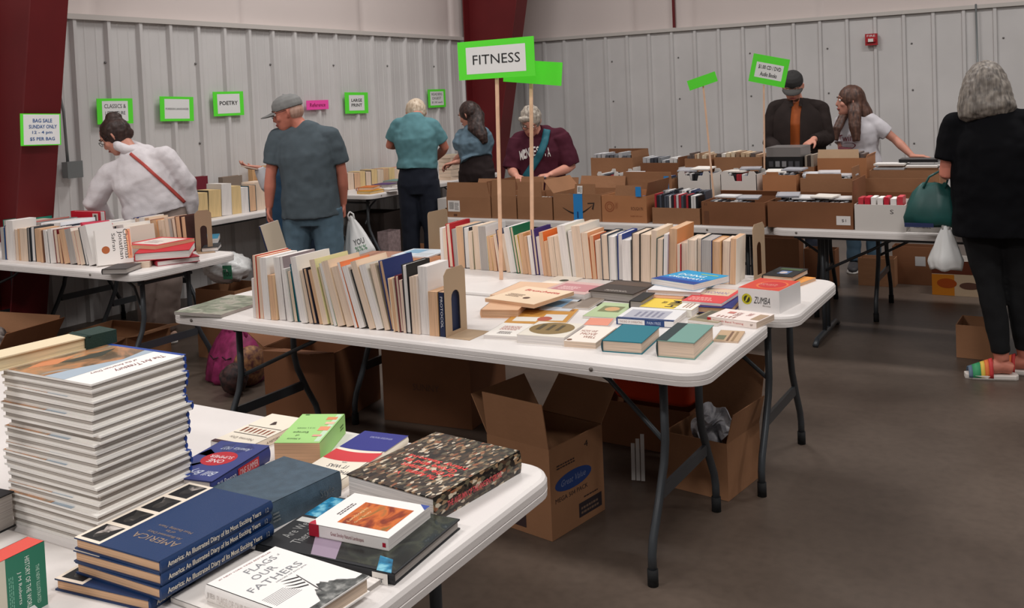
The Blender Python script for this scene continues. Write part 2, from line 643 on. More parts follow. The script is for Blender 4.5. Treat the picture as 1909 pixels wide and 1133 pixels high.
def poly(mb, pts, m, d=0.0003):
    mb.add([(x, y, d) for x, y in pts], [tuple(range(len(pts)))], m)


def lines(mb, x, y, w, h, n, m, seed=1, d=0.0004):
    """unreadable small print as ragged bars"""
    r = random.Random(seed)
    for i in range(n):
        y0 = y + h * i / n
        xx = x
        while xx < x + w * (0.75 + 0.25 * r.random()):
            l = w * r.uniform(0.06, 0.16)
            patch(mb, xx, min(xx + l, x + w), y0, y0 + h / n * 0.5, m, d)
            xx += l + w * 0.03


def plain(*spec):
    """spec items: ('p', x0,x1,y0,y1,colour) patches, ('t', text,x,y,w,h,colour) writing, ('l', x,y,w,h,n,colour); fractions of the face"""
    def f(mb, w, h):
        d = 0.0002
        for s in spec:
            d += 0.00012
            if s[0] == 'p':
                patch(mb, s[1] * w, s[2] * w, s[3] * h, s[4] * h, s[5] if not isinstance(s[5], tuple) else cm(s[5]), d)
            elif s[0] == 't':
                mb.text(s[1], s[2] * w, s[3] * h, s[4] * w, s[5] * h, 0, cm(s[6]), d)
            elif s[0] == 'l':
                lines(mb, s[1] * w, s[2] * h, s[3] * w, s[4] * h, s[5], cm(s[6]), int(s[1] * 100 + s[2] * 77), d)
            elif s[0] == 'g':
                poly(mb, [(x * w, y * h) for x, y in s[1]], s[2] if not isinstance(s[2], tuple) else cm(s[2]), d)
    return f


def disc(cx_, cy_, rx, ry, n=24):
    return [(cx_ + rx * cos(2 * pi * i / n), cy_ + ry * sin(2 * pi * i / n)) for i in range(n)]

# ---------------------------------------------------------------- the closest table
WH, CR, NAVY, INK = (238, 234, 230), (236, 226, 208), (24, 44, 92), (28, 28, 32)
M_CAMO = ramp_mat('autumn_leaf_collage', [(0, (24, 18, 16)), (0.22, (74, 54, 40)), (0.34, (36, 30, 26)), (0.44, (150, 120, 90)), (0.52, (60, 48, 38)), (0.6, (96, 88, 70)), (0.7, (204, 190, 168)), (0.77, (46, 38, 32)), (0.86, (140, 84, 56))], 165, 0.3, kind='voronoi', stretch=(1, 0.45, 1), const=True)
M_PHOTO = ramp_mat('black_and_white_photo', [(0.3, (18, 18, 20)), (0.48, (60, 58, 56)), (0.56, (170, 160, 154)), (0.7, (215, 205, 198))], 26, 0.3, detail=3, distort=0.6)
M_PAINT = ramp_mat('old_battle_painting', [(0.25, (62, 56, 48)), (0.42, (120, 100, 78)), (0.52, (196, 140, 98)), (0.6, (150, 132, 108)), (0.72, (190, 196, 200))], 11, 0.22, detail=5, distort=0.8)
M_SUNSET = ramp_mat('sunset_valley_picture', [(0.25, (70, 26, 16)), (0.42, (140, 52, 22)), (0.55, (214, 110, 44)), (0.68, (150, 104, 48)), (0.8, (92, 84, 40))], 16, 0.25, detail=4, distort=0.7, stretch=(1, 2, 1))
M_FOREST = ramp_mat('dark_forest_picture', [(0.25, (16, 18, 19)), (0.45, (32, 36, 34)), (0.58, (62, 66, 56)), (0.7, (28, 40, 46)), (0.82, (120, 126, 120))], 14, 0.2, detail=4, distort=0.9)
M_ICE = ramp_mat('turquoise_water_picture', [(0.3, (16, 70, 100)), (0.5, (40, 130, 170)), (0.65, (130, 196, 214))], 40, 0.25, detail=4)
M_MARINES = ramp_mat('grey_marble_photo', [(0.3, (40, 42, 42)), (0.5, (92, 94, 92)), (0.7, (160, 160, 156))], 60, 0.4, detail=3)

# tall stack of identical picture books, spines of blue cloth to the far side
ORD = ['topmost', 'second', 'third', 'fourth', 'fifth', 'sixth', 'seventh', 'eighth', 'ninth', 'tenth', 'eleventh', 'twelfth', 'thirteenth', 'fourteenth', 'fifteenth', 'sixteenth', 'seventeenth', 'eighteenth',
       'nineteenth', 'twentieth', 'twenty-first', 'twenty-second', 'twenty-third', 'twenty-fourth', 'twenty-fifth', 'twenty-sixth', 'twenty-seventh', 'twenty-eighth', 'twenty-ninth', 'thirtieth',
       'thirty-first', 'thirty-second', 'thirty-third', 'thirty-fourth', 'thirty-fifth', 'thirty-sixth', 'thirty-seventh', 'thirty-eighth', 'thirty-ninth', 'fortieth', 'forty-first', 'forty-second', 'forty-third', 'forty-fourth', 'forty-fifth', 'forty-sixth', 'forty-seventh', 'forty-eighth', 'forty-ninth', 'fiftieth']


def picture_art(mb, w, h):
    patch(mb, 0, 0.012, 0, h, cm((40, 72, 150)), 0.0001)
    patch(mb, 0.012, w, 0, h * 0.70, M_PAINT, 0.0002)
    poly(mb, [(0.012, h * 0.70), (0.012, h * 0.60), (w * 0.35, h * 0.66), (w * 0.7, h * 0.55), (w, h * 0.5), (w, h * 0.72)], cm((168, 182, 194)), 0.0003)
    poly(mb, [(w * 0.1, h * 0.32), (w * 0.35, h * 0.42), (w * 0.6, h * 0.36), (w * 0.66, h * 0.28), (w * 0.4, h * 0.3)], cm((60, 62, 52)), 0.0004)
    poly(mb, [(w * 0.45, h * 0.22), (w * 0.7, h * 0.3), (w * 0.92, h * 0.2), (w * 0.7, h * 0.13)], cm((206, 132, 88)), 0.0004)
    mb.text('The Art Treasury', w * 0.10, h * 0.82, w * 0.52, h * 0.09, 0, cm((128, 60, 66)), 0.0005, shear=0.3)
    mb.text('of the American Diary', w * 0.30, h * 0.74, w * 0.48, h * 0.05, 0, cm((128, 60, 66)), 0.0005, shear=0.3)


rs = random.Random(11)
N, TB = 19, 0.01765
proto = None
for k in range(N):
    dx, dy, da = rs.uniform(-0.007, 0.007), rs.uniform(-0.005, 0.005), rs.uniform(-0.012, 0.012)
    if k == N - 1:
        dx = dy = da = 0
    O = Vector((-1.995 + dx, 1.436 + dy, Z + k * TB))
    M = frame(O, (sin(da), -cos(da), 0), (cos(da), sin(da), 0))
    i = N - 1 - k
    lab = 'white-boarded picture book with blue spine, ' + ('topmost of the tall stack, painting on its cover' if i == 0 else 'lowest of the tall stack' if i == N - 1 else ORD[i] + ' from the top of the tall stack')
    if proto is None:
        proto = book(lab, M, 0.238, 0.302, TB - 0.0003, (246, 242, 236), (184, 176, 168), spine=(34, 66, 146), board=0.0042, art=picture_art, group='picture books in the tall stack', name='picture_book')
    else:
        r = proto.copy(); COL.objects.link(r); r.matrix_world = M; r['label'] = lab
        for ch in list(proto.children):
            c = ch.copy(); COL.objects.link(c); c.parent = r
            for g in ch.children:
                d = g.copy(); COL.objects.link(d); d.parent = c
ZS = Z + N * TB
# cream book with a dark green end lying across the far side of the stack
gb = thing('book', 'cream book with dark green cloth end, lying on top of the tall stack', 'book', frame((-1.985, 1.04, ZS), (0.1, 1, 0), (-1, 0.1, 0)))
GREEN = mat('dark_green_cloth', (26, 52, 44), 0.7, bump=0.2, bscale=400)
mb = MB(); mb.box(0, 0.405, 0.004, 0.066, 0.003, 0.026, page_mat((236, 216, 176))); mb.build('page_block', gb)
mb = MB(); mb.box(0, 0.41, 0, 0.07, 0.026, 0.029, cm((232, 214, 180))); mb.box(0, 0.41, 0, 0.07, 0, 0.003, cm((232, 214, 180))); mb.build('board', gb)
mb = MB(); mb.box(0.335, 0.412, -0.001, 0.072, -0.0001, 0.0305, GREEN); mb.tube([(0.345, -0.0012, 0.0285), (0.345, 0.072, 0.0285)], 0.004, GREEN, 8); mb.build('cloth_spine', gb)

# four navy volumes, head towards the viewer, spines to the right
M_NAVY = mat('navy_book_cloth', (22, 52, 96), 0.45, 0.35, bump=0.1, bscale=500)


def america_art(mb, w, h):
    patch(mb, w * 0.70, w, 0, h, cm((240, 226, 208)), 0.0002)
    for i in range(4):
        patch(mb, w * 0.735, w * 0.965, h * (0.03 + 0.245 * i), h * (0.235 + 0.245 * i), cm((16, 16, 20)), 0.0003)
        cxx, cyy = w * 0.85, h * (0.13 + 0.245 * i)
        poly(mb, disc(cxx, cyy + 0.004, w * 0.05, h * 0.062, 14), M_PHOTO, 0.0004)
        poly(mb, [(cxx - w * 0.09, cyy - h * 0.095), (cxx + w * 0.09, cyy - h * 0.095), (cxx + w * 0.04, cyy - h * 0.03), (cxx - w * 0.04, cyy - h * 0.03)], M_PHOTO, 0.00035)
    gd = cm((150, 128, 110))
    mb.text('AMERICA', w * 0.10, h * 0.76, w * 0.50, h * 0.065, 0, gd, 0.0004)
    mb.text('An Illustrated Diary', w * 0.16, h * 0.70, w * 0.38, h * 0.035, 0, gd, 0.0004)
    mb.text('of Its', w * 0.30, h * 0.655, w * 0.10, h * 0.028, 0, gd, 0.0004)
    mb.text('Most Exciting Years', w * 0.16, h * 0.605, w * 0.38, h * 0.035, 0, gd, 0.0004)


def america_spine(mb, L, t):
    mb.text('*America: An Illustrated Diary of Its Most Exciting Years', 0.012, t * 0.24, L * 0.83, t * 0.56, 0.0006, cm((208, 200, 184)), 0.0006)
    mb.text('12', L * 0.92, t * 0.3, 0.008, t * 0.4, 0.0006, cm((150, 150, 150)), 0.0006)


off = [(-0.045, -0.012, 0.09), (0.004, -0.004, -0.01), (-0.004, 0.0, 0.015), (0, 0, 0)]
nm = ['lowest', 'second lowest', 'second from top', 'topmost']
aproto = None
for k in range(4):
    dx, dy, da = off[k]
    P0 = Vector((-1.383 + dx, 1.365 + dy, Z + k * 0.0225))
    M = frame(P0, (-cos(da + 0.02), -sin(da + 0.02), 0), (sin(da + 0.02), -cos(da + 0.02), 0))
    lab = 'navy hardback with portrait strip and lettered spine, ' + nm[k] + ' of the pile of four'
    if aproto is None:
        aproto = book(lab, M, 0.233, 0.275, 0.0222, (22, 52, 96), 't', coverm=M_NAVY, art=america_art, sart=america_spine, group='navy volumes in the pile of four', name='navy_volume')
        for ch in aproto.children:
            if ch.name.startswith('cover'):
                ch.data.materials[0] = M_NAVY
    else:
        r = aproto.copy(); COL.objects.link(r); r.matrix_world = M; r['label'] = lab
        for ch in list(aproto.children):
            c = ch.copy(); COL.objects.link(c); c.parent = r
            for g in ch.children:
                d = g.copy(); COL.objects.link(d); d.parent = c

# thin white book under the white war book, then that book
book('thin plain pale book lying beneath the white war memoir', frame((-1.10, 1.11, Z), (0.03, 1, 0), (-1, 0.03, 0)), 0.222, 0.295, 0.010, (228, 222, 216), 'g', 'soft')


def flags_art(mb, w, h):
    g = cm((132, 134, 138))
    r = random.Random(5)
    mb.text('FLAGS', w * 0.40, h * 0.83, w * 0.42, h * 0.075, 0, g, 0.0004)
    mb.text('of', w * 0.86, h * 0.86, w * 0.03, h * 0.03, 0, g, 0.0004)
    mb.text('OUR', w * 0.34, h * 0.71, w * 0.32, h * 0.075, 0, g, 0.0004)
    mb.text('FATHERS', w * 0.14, h * 0.585, w * 0.72, h * 0.075, 0, g, 0.0004)
    mb.text('HEROES OF IWO JIMA', w * 0.42, h * 0.54, w * 0.44, h * 0.022, 0, g, 0.0004)
    mb.text('#1 NEW YORK TIMES BESTSELLER', w * 0.14, h * 0.95, w * 0.74, h * 0.018, 0, cm((150, 90, 84)), 0.0004)
    for i in range(9):
        mb.add([(w * 0.08, h * (0.30 + 0.018 * i), 0.0004), (w * (0.44 - 0.008 * i), h * (0.30 + 0.018 * i), 0.0004), (w * (0.44 - 0.008 * i), h * (0.304 + 0.018 * i), 0.0004), (w * 0.08, h * (0.304 + 0.018 * i), 0.0004)], [(0, 1, 2, 3)], g)
    # heap of figures raising a flag pole
    pts = [(w * 0.36, 0.002)]
    for i in range(22):
        a = i / 21
        pts.append((w * (0.36 + 0.62 * a), h * (0.06 + 0.20 * sin(pi * min(1, a * 1.15)) * (0.75 + 0.35 * r.random()))))
    pts += [(w * 0.99, 0.002)]
    poly(mb, pts, M_MARINES, 0.0004)
    patch(mb, 0.002, w, 0.001, h * 0.07, M_MARINES, 0.0003)
    poly(mb, [(w * 0.52, h * 0.16), (w * 0.535, h * 0.16), (w * 0.64, h * 0.50), (w * 0.63, h * 0.50)], cm((60, 60, 60)), 0.0005)
    for i in range(4):
        poly(mb, [(w * (0.62 - 0.022 * i), h * (0.47 - 0.05 * i)), (w * (0.52 - 0.022 * i), h * (0.51 - 0.05 * i)), (w * (0.44 - 0.022 * i), h * (0.53 - 0.04 * i)), (w * (0.52 - 0.022 * i), h * (0.49 - 0.05 * i)), (w * (0.61 - 0.022 * i), h * (0.455 - 0.05 * i))], cm((48, 48, 50)), 0.0005)


book('white war memoir hardback with grey capitals and flag raising scene, nearest the viewer', frame((-1.088, 1.122, Z + 0.0103), (0.05, 1, 0), (-1, 0.05, 0)), 0.165, 0.236, 0.030, (240, 236, 232), 'c', art=flags_art,
     sart=lambda mb, L, t: (mb.text('FLAGS OF OUR FATHERS', L * 0.14, t * 0.28, L * 0.46, t * 0.42, 0.0006, cm((196, 188, 184)), 0.0006), mb.text('JB', L * 0.02, t * 0.3, L * 0.1, t * 0.4, 0.0006, cm((190, 184, 180)), 0.0006),
                            mb.add([(L * 0.66, 0.001, 0.0009), (L * 0.78, 0.001, 0.0009), (L * 0.78, t - 0.001, 0.0009), (L * 0.66, t - 0.001, 0.0009)], [(0, 1, 2, 3)], M_MARINES)))


# black landscape hardback with library label
def trees_art(mb, w, h):
    patch(mb, w * 0.06, w * 0.99, 0.004, h * 0.62, M_FOREST, 0.0002)
    patch(mb, w * 0.60, w * 0.98, h * 0.72, h * 0.99, M_ICE, 0.0002)
    patch(mb, w * 0.48, w * 0.56, h * 0.70, h * 0.98, cm((190, 190, 186)), 0.0004)
    mb.text('Are We', w * 0.20, h * 0.86, w * 0.27, h * 0.07, 0, cm((150, 150, 148)), 0.0004)
    mb.text('There Yet', w * 0.14, h * 0.75, w * 0.34, h * 0.07, 0, cm((150, 150, 148)), 0.0004)
    poly(mb, [(w * 0.04, h * 0.60), (w * 0.30, h * 0.72), (w * 0.30, h * 0.52), (w * 0.04, h * 0.42)], cm((150, 132, 150)), 0.0003)
    poly(mb, [(0.004, h * 0.12), (w * 0.22, h * 0.20), (w * 0.2, h * 0.10), (0.004, h * 0.02)], M_ICE, 0.00035)


tb = book('large black glossy hardback with forest picture and library label, beneath the sunset book', frame((-1.068, 1.338, Z), (-0.07, 1, 0), (-1, -0.07, 0)), 0.245, 0.32, 0.021, (24, 26, 30), 'g', art=trees_art,
          sart=lambda mb, L, t: (mb.add([(L * 0.86, 0.0005, 0.0012), (L * 0.965, 0.0005, 0.0012), (L * 0.965, t - 0.0005, 0.0012), (L * 0.86, t - 0.0005, 0.0012)], [(0, 1, 2, 3)], cm((228, 224, 218))), mb.text('HT', L * 0.885, t * 0.15, L * 0.05, t * 0.35, 0.0012, cm((60, 60, 64)), 0.0006)))


def sunset_art(mb, w, h):
    patch(mb, w * 0.16, w * 0.80, h * 0.10, h * 0.73, M_SUNSET, 0.0002)
    mb.text('Landscapes', w * 0.22, h * 0.60, w * 0.44, h * 0.05, 0, cm((230, 205, 150)), 0.0004)
    mb.text('Great Smoky', w * 0.22, h * 0.52, w * 0.36, h * 0.035, 0, cm((230, 205, 150)), 0.0004)
    lines(mb, w * 0.35, h * 0.80, w * 0.45, h * 0.07, 2, cm((90, 80, 80)), 4)
    poly(mb, [(w * 0.86, 0), (w, 0), (w, h * 0.12)], cm((48, 72, 150)), 0.0003)
    poly(mb, [(0, h * 0.90), (w * 0.12, h * 0.985), (w * 0.06, h), (0, h)], cm((176, 28, 52)), 0.0003)


flat('white-bordered paperback with orange sunset picture, lying on the black hardback', [(722, 1006), (799, 944), (659, 917), (582, 974)], 0.024, Z + 0.0215, cover=WH, pages='w', kind='soft', art=sunset_art,
     sart=lambda mb, L, t: (mb.text('Great Smoky Natural Landscapes', L * 0.28, t * 0.25, L * 0.42, t * 0.4, 0, cm((140, 70, 76)), 0.0003), patch(mb, 0, L * 0.13, 0, t, cm((176, 28, 52)), 0.0002), patch(mb, L * 0.93, L * 0.97, t * 0.25, t * 0.6, cm((176, 28, 52)), 0.0002)))


# thick leaf patterned hardback
def leaf_art(mb, w, h):
    rd = cm((232, 74, 70))
    for i, (s, x, ww) in enumerate((('*The Autumn', 0.26, 0.34), ('*of the Ancient', 0.16, 0.58), ('*Grove and its', 0.2, 0.6), ('*Many Seasons', 0.16, 0.66))):
        mb.text(s, w * x, h * (0.70 - i * 0.082), w * ww, h * 0.062, 0, rd, 0.0004)
    mb.text('V', w * 0.6, h * 0.76, w * 0.06, h * 0.05, 0, rd, 0.0004)


cb = flat('thick hardback in brown leaf collage jacket with red lettering, by the table corner', [(968, 838), (812, 806), (650, 880), (811, 934)], 0.052, cover=(60, 46, 38), pages='w', coverm=M_CAMO, art=leaf_art,
          sart=lambda mb, L, t: (mb.text('*THE AUTUMN OF THE ANCIENT GROVE', L * 0.12, t * 0.38, L * 0.62, t * 0.26, 0.0006, cm((214, 76, 84)), 0.0006)))
# slate hardback
flat('worn slate-blue cloth hardback lying between the navy pile and the leaf collage book', [(635, 873), (533, 858), (385, 902), (508, 945)], 0.056, cover=(68, 84, 98), pages='c', coverm=mat('slate_cloth', (66, 84, 98), 0.6, noise=0.15, scale=40, bump=0.15, bscale=400),
     sart=lambda mb, L, t: (lines(mb, L * 0.04, t * 0.3, L * 0.10, t * 0.4, 3, cm((120, 128, 130)), 3, 0.001), mb.text('Style', L * 0.68, t * 0.25, L * 0.2, t * 0.42, 0.0006, cm((86, 96, 102)), 0.0006)))
# history of europe
flat('thick lime green paperback history with pages towards the viewer', [(637, 772), (562, 771), (515, 824), (601, 826)], 0.052, cover=(164, 212, 128), pages='t', kind='soft',
     art=plain(('p', 0.04, 0.16, 0.02, 0.96, (196, 222, 190)), ('p', 0.08, 0.32, 0.12, 0.22, (220, 140, 90)), ('p', 0.06, 0.3, 0.46, 0.6, (226, 150, 110)), ('p', 0.05, 0.26, 0.3, 0.38, (230, 190, 160)), ('p', 0.1, 0.3, 0.74, 0.8, (222, 160, 140)),
               ('t', 'A History', 0.5, 0.84, 0.3, 0.06, (40, 60, 40)), ('t', 'of', 0.6, 0.74, 0.08, 0.05, (40, 60, 40)), ('t', 'Europe', 0.46, 0.62, 0.34, 0.07, (40, 60, 40)), ('t', 'H A L FISHER', 0.4, 0.5, 0.4, 0.035, (80, 110, 70)), ('p', 0.8, 0.9, 0.03, 0.05, (60, 110, 60))),
     sart=lambda mb, L, t: lines(mb, L * 0.78, t * 0.4, L * 0.14, t * 0.3, 2, cm((90, 120, 70)), 3, 0.0004))


def way_art(mb, w, h):
    patch(mb, 0, w, 0, h * 0.36, cm((40, 44, 128)), 0.0002)
    n = 14
    up = [(w * i / n, h * (0.36 + 0.05 * sin(2.2 * i / n + 0.3))) for i in range(n + 1)]
    lo = [(w * i / n, h * (0.40 + 0.06 * sin(2.4 * i / n + 0.2))) for i in range(n + 1)]
    l2 = [(w * i / n, h * (0.60 + 0.05 * sin(2.6 * i / n + 0.1))) for i in range(n + 1)]
    poly(mb, [(0, h * 0.3)] + up + [(w, h * 0.3)], cm((40, 44, 128)), 0.00025)
    for i in range(n):
        poly(mb, [lo[i], lo[i + 1], l2[i + 1], l2[i]], cm((206, 52, 60)), 0.0003)
    mb.text('THE WAY', w * 0.10, h * 0.82, w * 0.5, h * 0.06, 0, cm((30, 40, 60)), 0.0004)
    mb.text('IT WAS', w * 0.26, h * 0.72, w * 0.42, h * 0.06, 0, cm((30, 40, 60)), 0.0004)
    mb.text('1876', w * 0.4, h * 0.66, w * 0.1, h * 0.02, 0, cm((60, 60, 70)), 0.0004)
    mb.text('WITH NOTES BY THE AUTHOR', w * 0.2, h * 0.10, w * 0.5, h * 0.035, 0, cm((180, 184, 220)), 0.0004)


flat('slim white, red and blue hardback with wavy bands, behind the slate book', [(762, 813), (672, 801), (560, 885), (634, 898)], 0.022, cover=CR, pages='w', art=way_art)


def bryson_art(mb, w, h):
    ra = random.Random(2)
    patch(mb, 0, w, 0, h, cm((56, 66, 128)), 0.0001)
    for k in range(7):
        a = ra.uniform(0, 6)
        poly(mb, [(w * 0.5, h * 0.45), (w * (0.5 + 0.5 * cos(a)), h * (0.5 + 0.5 * sin(a))), (w * (0.5 + 0.5 * cos(a + 0.4)), h * (0.5 + 0.5 * sin(a + 0.4)))], cm((44 + 6 * (k % 3), 52 + 8 * (k % 3), 110 + 10 * (k % 2))), 0.0002)
    poly(mb, disc(w * 0.5, h * 0.46, w * 0.30, h * 0.19), cm((188, 34, 48)), 0.0003)
    mb.text('ONE', w * 0.34, h * 0.48, w * 0.3, h * 0.09, 0, cm((235, 225, 225)), 0.0004)
    mb.text('SUMMER', w * 0.28, h * 0.38, w * 0.44, h * 0.07, 0, cm((235, 225, 225)), 0.0004)
    mb.text('Bill Bryson', w * 0.12, h * 0.74, w * 0.74, h * 0.15, 0, cm((210, 214, 226)), 0.0004, shear=0.2)
    mb.text('America 1927', w * 0.2, h * 0.14, w * 0.54, h * 0.08, 0, cm((200, 206, 220)), 0.0004, shear=0.2)


flat('black-jacketed thick book lying beneath the blue book with red oval', [(492, 868), (408, 850), (330, 905), (400, 925)], 0.03, cover=(26, 24, 26), pages='c')
flat('blue and red jacketed hardback with handwritten-style title, atop a black book', [(490, 832), (404, 818), (318, 884), (398, 902)], 0.038, Z + 0.0305, cover=(50, 60, 120), pages='w', kind='hard', art=bryson_art,
     sart=lambda mb, L, t: (mb.text('Bill Bryson', L * 0.08, t * 0.25, L * 0.3, t * 0.5, 0.0006, cm((220, 222, 230)), 0.0006), mb.add([(L * 0.42, t * 0.2, 0.0006), (L * 0.78, t * 0.2, 0.0006), (L * 0.78, t * 0.8, 0.0006), (L * 0.42, t * 0.8, 0.0006)], [(0, 1, 2, 3)], cm((190, 40, 50))), mb.text('ONE SUMMER', L * 0.44, t * 0.3, L * 0.32, t * 0.4, 0.0006, cm((232, 200, 205)), 0.0008)))
flat('white paperback with row of brown arrowheads on its cover', [(554, 783), (502, 766), (412, 822), (468, 838)], 0.022, cover=CR, pages='w', kind='soft',
     art=plain(('p', 0.05, 0.95, 0.42, 0.435, (70, 66, 62)), ('p', 0.05, 0.95, 0.66, 0.675, (70, 66, 62)), *[('g', [(0.12 + 0.12 * i, 0.47), (0.17 + 0.12 * i, 0.5), (0.14 + 0.12 * i, 0.64), (0.11 + 0.12 * i, 0.6)], (140, 74, 50)) for i in range(7)],
               ('g', [(0.4, 0.30), (0.5, 0.22), (0.54, 0.24), (0.52, 0.34)], (60, 44, 40)), ('t', 'Norma Dry', 0.2, 0.76, 0.62, 0.07, (120, 110, 104)), ('p', 0, 1, 0.93, 1, (66, 34, 40))),
     sart=lambda mb, L, t: mb.text('A HISTORY OF THE HUNT', L * 0.3, t * 0.3, L * 0.5, t * 0.3, 0, cm((120, 100, 90)), 0.0003))

# history of the world: rests on its fore-edge with the red spine uppermost
A = at(82, 1008, Z + 0.115); B = at(14, 1041, Z + 0.115)
dy = (A - B); dy.z = 0; dy.normalize()
hh = 0.2
A.z = Z + 0.115
Mx = frame((A - dy * hh) , (0, 0, -1), dy)
# the front board looks towards the camera side
ez = Vector((0, 0, -1)).cross(dy)
hb = book('thick green and red paperback history of the world, standing on its fore-edge near the viewer', Matrix.Translation(-ez * 0.045) @ Mx, 0.115, hh, 0.045, (48, 120, 96), 'c', 'soft', spine=(222, 84, 72),
          art=plain(('p', 0, 1, 0, 0.62, (206, 200, 182)), ('g', [(0.7, 0.3), (0.8, 0.5), (1, 0.55), (1, 0.2)], (90, 60, 44)), ('p', 0, 1, 0.62, 1, (46, 118, 94)), ('t', 'HISTORY OF THE WORLD', 0.10, 0.80, 0.85, 0.045, (222, 230, 222)), ('t', 'THE NEW ILLUSTRATED', 0.3, 0.9, 0.6, 0.035, (180, 214, 196)),
                    ('t', 'J M Roberts', 0.28, 0.72, 0.5, 0.04, (222, 230, 222)), ('l', 0.3, 0.64, 0.5, 0.05, 3, (120, 180, 156))),
          sart=lambda mb, L, t: lines(mb, L * 0.4, t * 0.4, L * 0.2, t * 0.15, 2, cm((236, 170, 150)), 3, 0.0004))
book('black hardback lying by the history of the world, cut by the frame', frame((-2.12, 1.045, Z), (1, 0.1, 0), (-0.1, 1, 0)), 0.17, 0.13, 0.075, (22, 22, 26), 'g')
book('white paperback with red capitals lying in front of the history of the world', frame((-1.74, 0.80, Z), (1, -0.25, 0), (0.25, 1, 0)), 0.20, 0.22, 0.012, (228, 224, 222), 'w', 'soft', art=plain(('t', 'DENVER', 0.3, 0.86, 0.6, 0.07, (176, 40, 52))))

# ---------------------------------------------------------------- middle tables: lying books
flat('teal cloth hardback with cream pages near the edge of the middle table', [(1115, 634), (1190, 637), (1238, 608), (1161, 605)], 0.040, cover=(16, 112, 128), pages='c', spine=(24, 62, 72))
flat('thick sage green hardback with dark cloth spine strip, beside the teal one', [(1211, 634), (1293, 637), (1333, 606), (1272, 602)], 0.056, cover=(112, 152, 142), pages='c', spine=(38, 54, 56), art=plain(('p', 0, 0.3, 0, 1, (38, 54, 56))))
flat('thin striped paperback with tan and green bands, lying flat past the sage hardback', [(1328, 634), (1373, 636), (1392, 617), (1345, 615)], 0.006, cover=(190, 160, 128), kind='soft', pages='c', art=plain(('p', 0.05, 0.4, 0.1, 0.5, (112, 116, 92)), ('p', 0.5, 0.6, 0, 0.9, (120, 90, 70)), ('p', 0.7, 0.8, 0, 0.9, (150, 122, 90))))
flat('olive and cream paperback under the corner of the red-lettered strength book', [(1292, 597), (1340, 602), (1372, 585), (1322, 574)], 0.012, cover=(150, 138, 112), kind='soft', pages='w', art=plain(('p', 0.1, 0.6, 0.2, 0.9, (96, 92, 76)), ('p', 0.6, 0.95, 0.1, 0.5, (190, 180, 160))))
flat('white paperback with red square and red spine lettering, by the table notch', [(1410, 602), (1440, 586), (1352, 574), (1323, 589)], 0.024, cover=(236, 222, 214), kind='soft', pages='c',
     art=plain(('t', 'STRENGTH', 0.35, 0.5, 0.4, 0.12, (150, 70, 66)), ('t', 'TRAINING', 0.5, 0.3, 0.3, 0.1, (170, 96, 90)), ('l', 0.1, 0.5, 0.2, 0.4, 5, (170, 120, 110)), ('p', 0.2, 0.8, 0.02, 0.2, (172, 146, 120)), ('p', 0.55, 0.75, 0.66, 0.8, (196, 120, 110))),
     sart=lambda mb, L, t: (patch(mb, 0.0, L * 0.08, t * 0.1, t * 0.9, cm((186, 44, 48)), 0.0003), mb.text('Strength Band Training', L * 0.12, t * 0.3, L * 0.62, t * 0.36, 0, cm((196, 80, 80)), 0.0003), mb.text('BP', L * 0.88, t * 0.35, L * 0.05, t * 0.3, 0, cm((120, 90, 80)), 0.0003)))
flat('white hardback with navy and white spine panels, near the yellow book', [(1257, 597), (1280, 579), (1180, 571), (1146, 593)], 0.026, cover=(226, 224, 224), pages='w', kind='soft', spine=(38, 66, 120),
     art=plain(('p', 0.05, 0.8, 0.2, 0.92, (176, 176, 186)), ('p', 0, 0.08, 0, 1, (40, 66, 116)), ('l', 0.2, 0.3, 0.5, 0.5, 5, (130, 130, 150))),
     sart=lambda mb, L, t: (patch(mb, L * 0.03, L * 0.5, t * 0.15, t * 0.85, cm((232, 230, 228)), 0.0003), mb.text('THE END OF OVEREATING', L * 0.06, t * 0.35, L * 0.4, t * 0.3, 0, cm((150, 110, 100)), 0.0005), mb.text('PAIN FREE', L * 0.54, t * 0.3, L * 0.24, t * 0.4, 0, cm((190, 204, 230)), 0.0004), patch(mb, L * 0.84, L, t * 0.1, t * 0.9, cm((232, 230, 228)), 0.0003)))
flat('bright yellow paperback with bold black letters behind the navy-spined book', [(1294, 581), (1303, 562), (1219, 554), (1200, 569)], 0.028, cover=(232, 200, 72), kind='soft', pages='w', spine=(236, 232, 222),
     art=plain(('p', 0, 1, 0, 0.34, (238, 234, 226)), ('t', '*HIM', 0.15, 0.34, 0.7, 0.22, (60, 52, 40)), ('t', 'new', 0.5, 0.62, 0.2, 0.1, (110, 90, 50)), ('l', 0.2, 0.08, 0.6, 0.18, 3, (170, 120, 90)), ('g', disc(0.85, 0.3, 0.1, 0.06), (200, 60, 50))))
flat('pale green paperback with food picture beside the navy-spined book', [(1092, 588), (1148, 593), (1184, 566), (1121, 563)], 0.010, cover=(178, 196, 152), kind='soft', pages='w', art=plain(('p', 0.2, 0.85, 0.35, 0.75, (120, 124, 84)), ('g', disc(0.55, 0.55, 0.22, 0.14), (206, 160, 112))))
flat('glossy gold-orange magazine with white glare in the midst of the loose books', [(932, 604), (1045, 601), (1087, 576), (976, 574)], 0.006, cover=(196, 140, 62), kind='soft', pages='w', art=plain(('p', 0.1, 0.5, 0.12, 0.4, (226, 220, 208)), ('p', 0.55, 0.92, 0.2, 0.6, (220, 214, 206)), ('g', disc(0.6, 0.3, 0.12, 0.14), (176, 90, 70)), ('p', 0.02, 0.95, 0.85, 0.95, (150, 96, 50))))  # the pale blocks are glare put into the cover colour
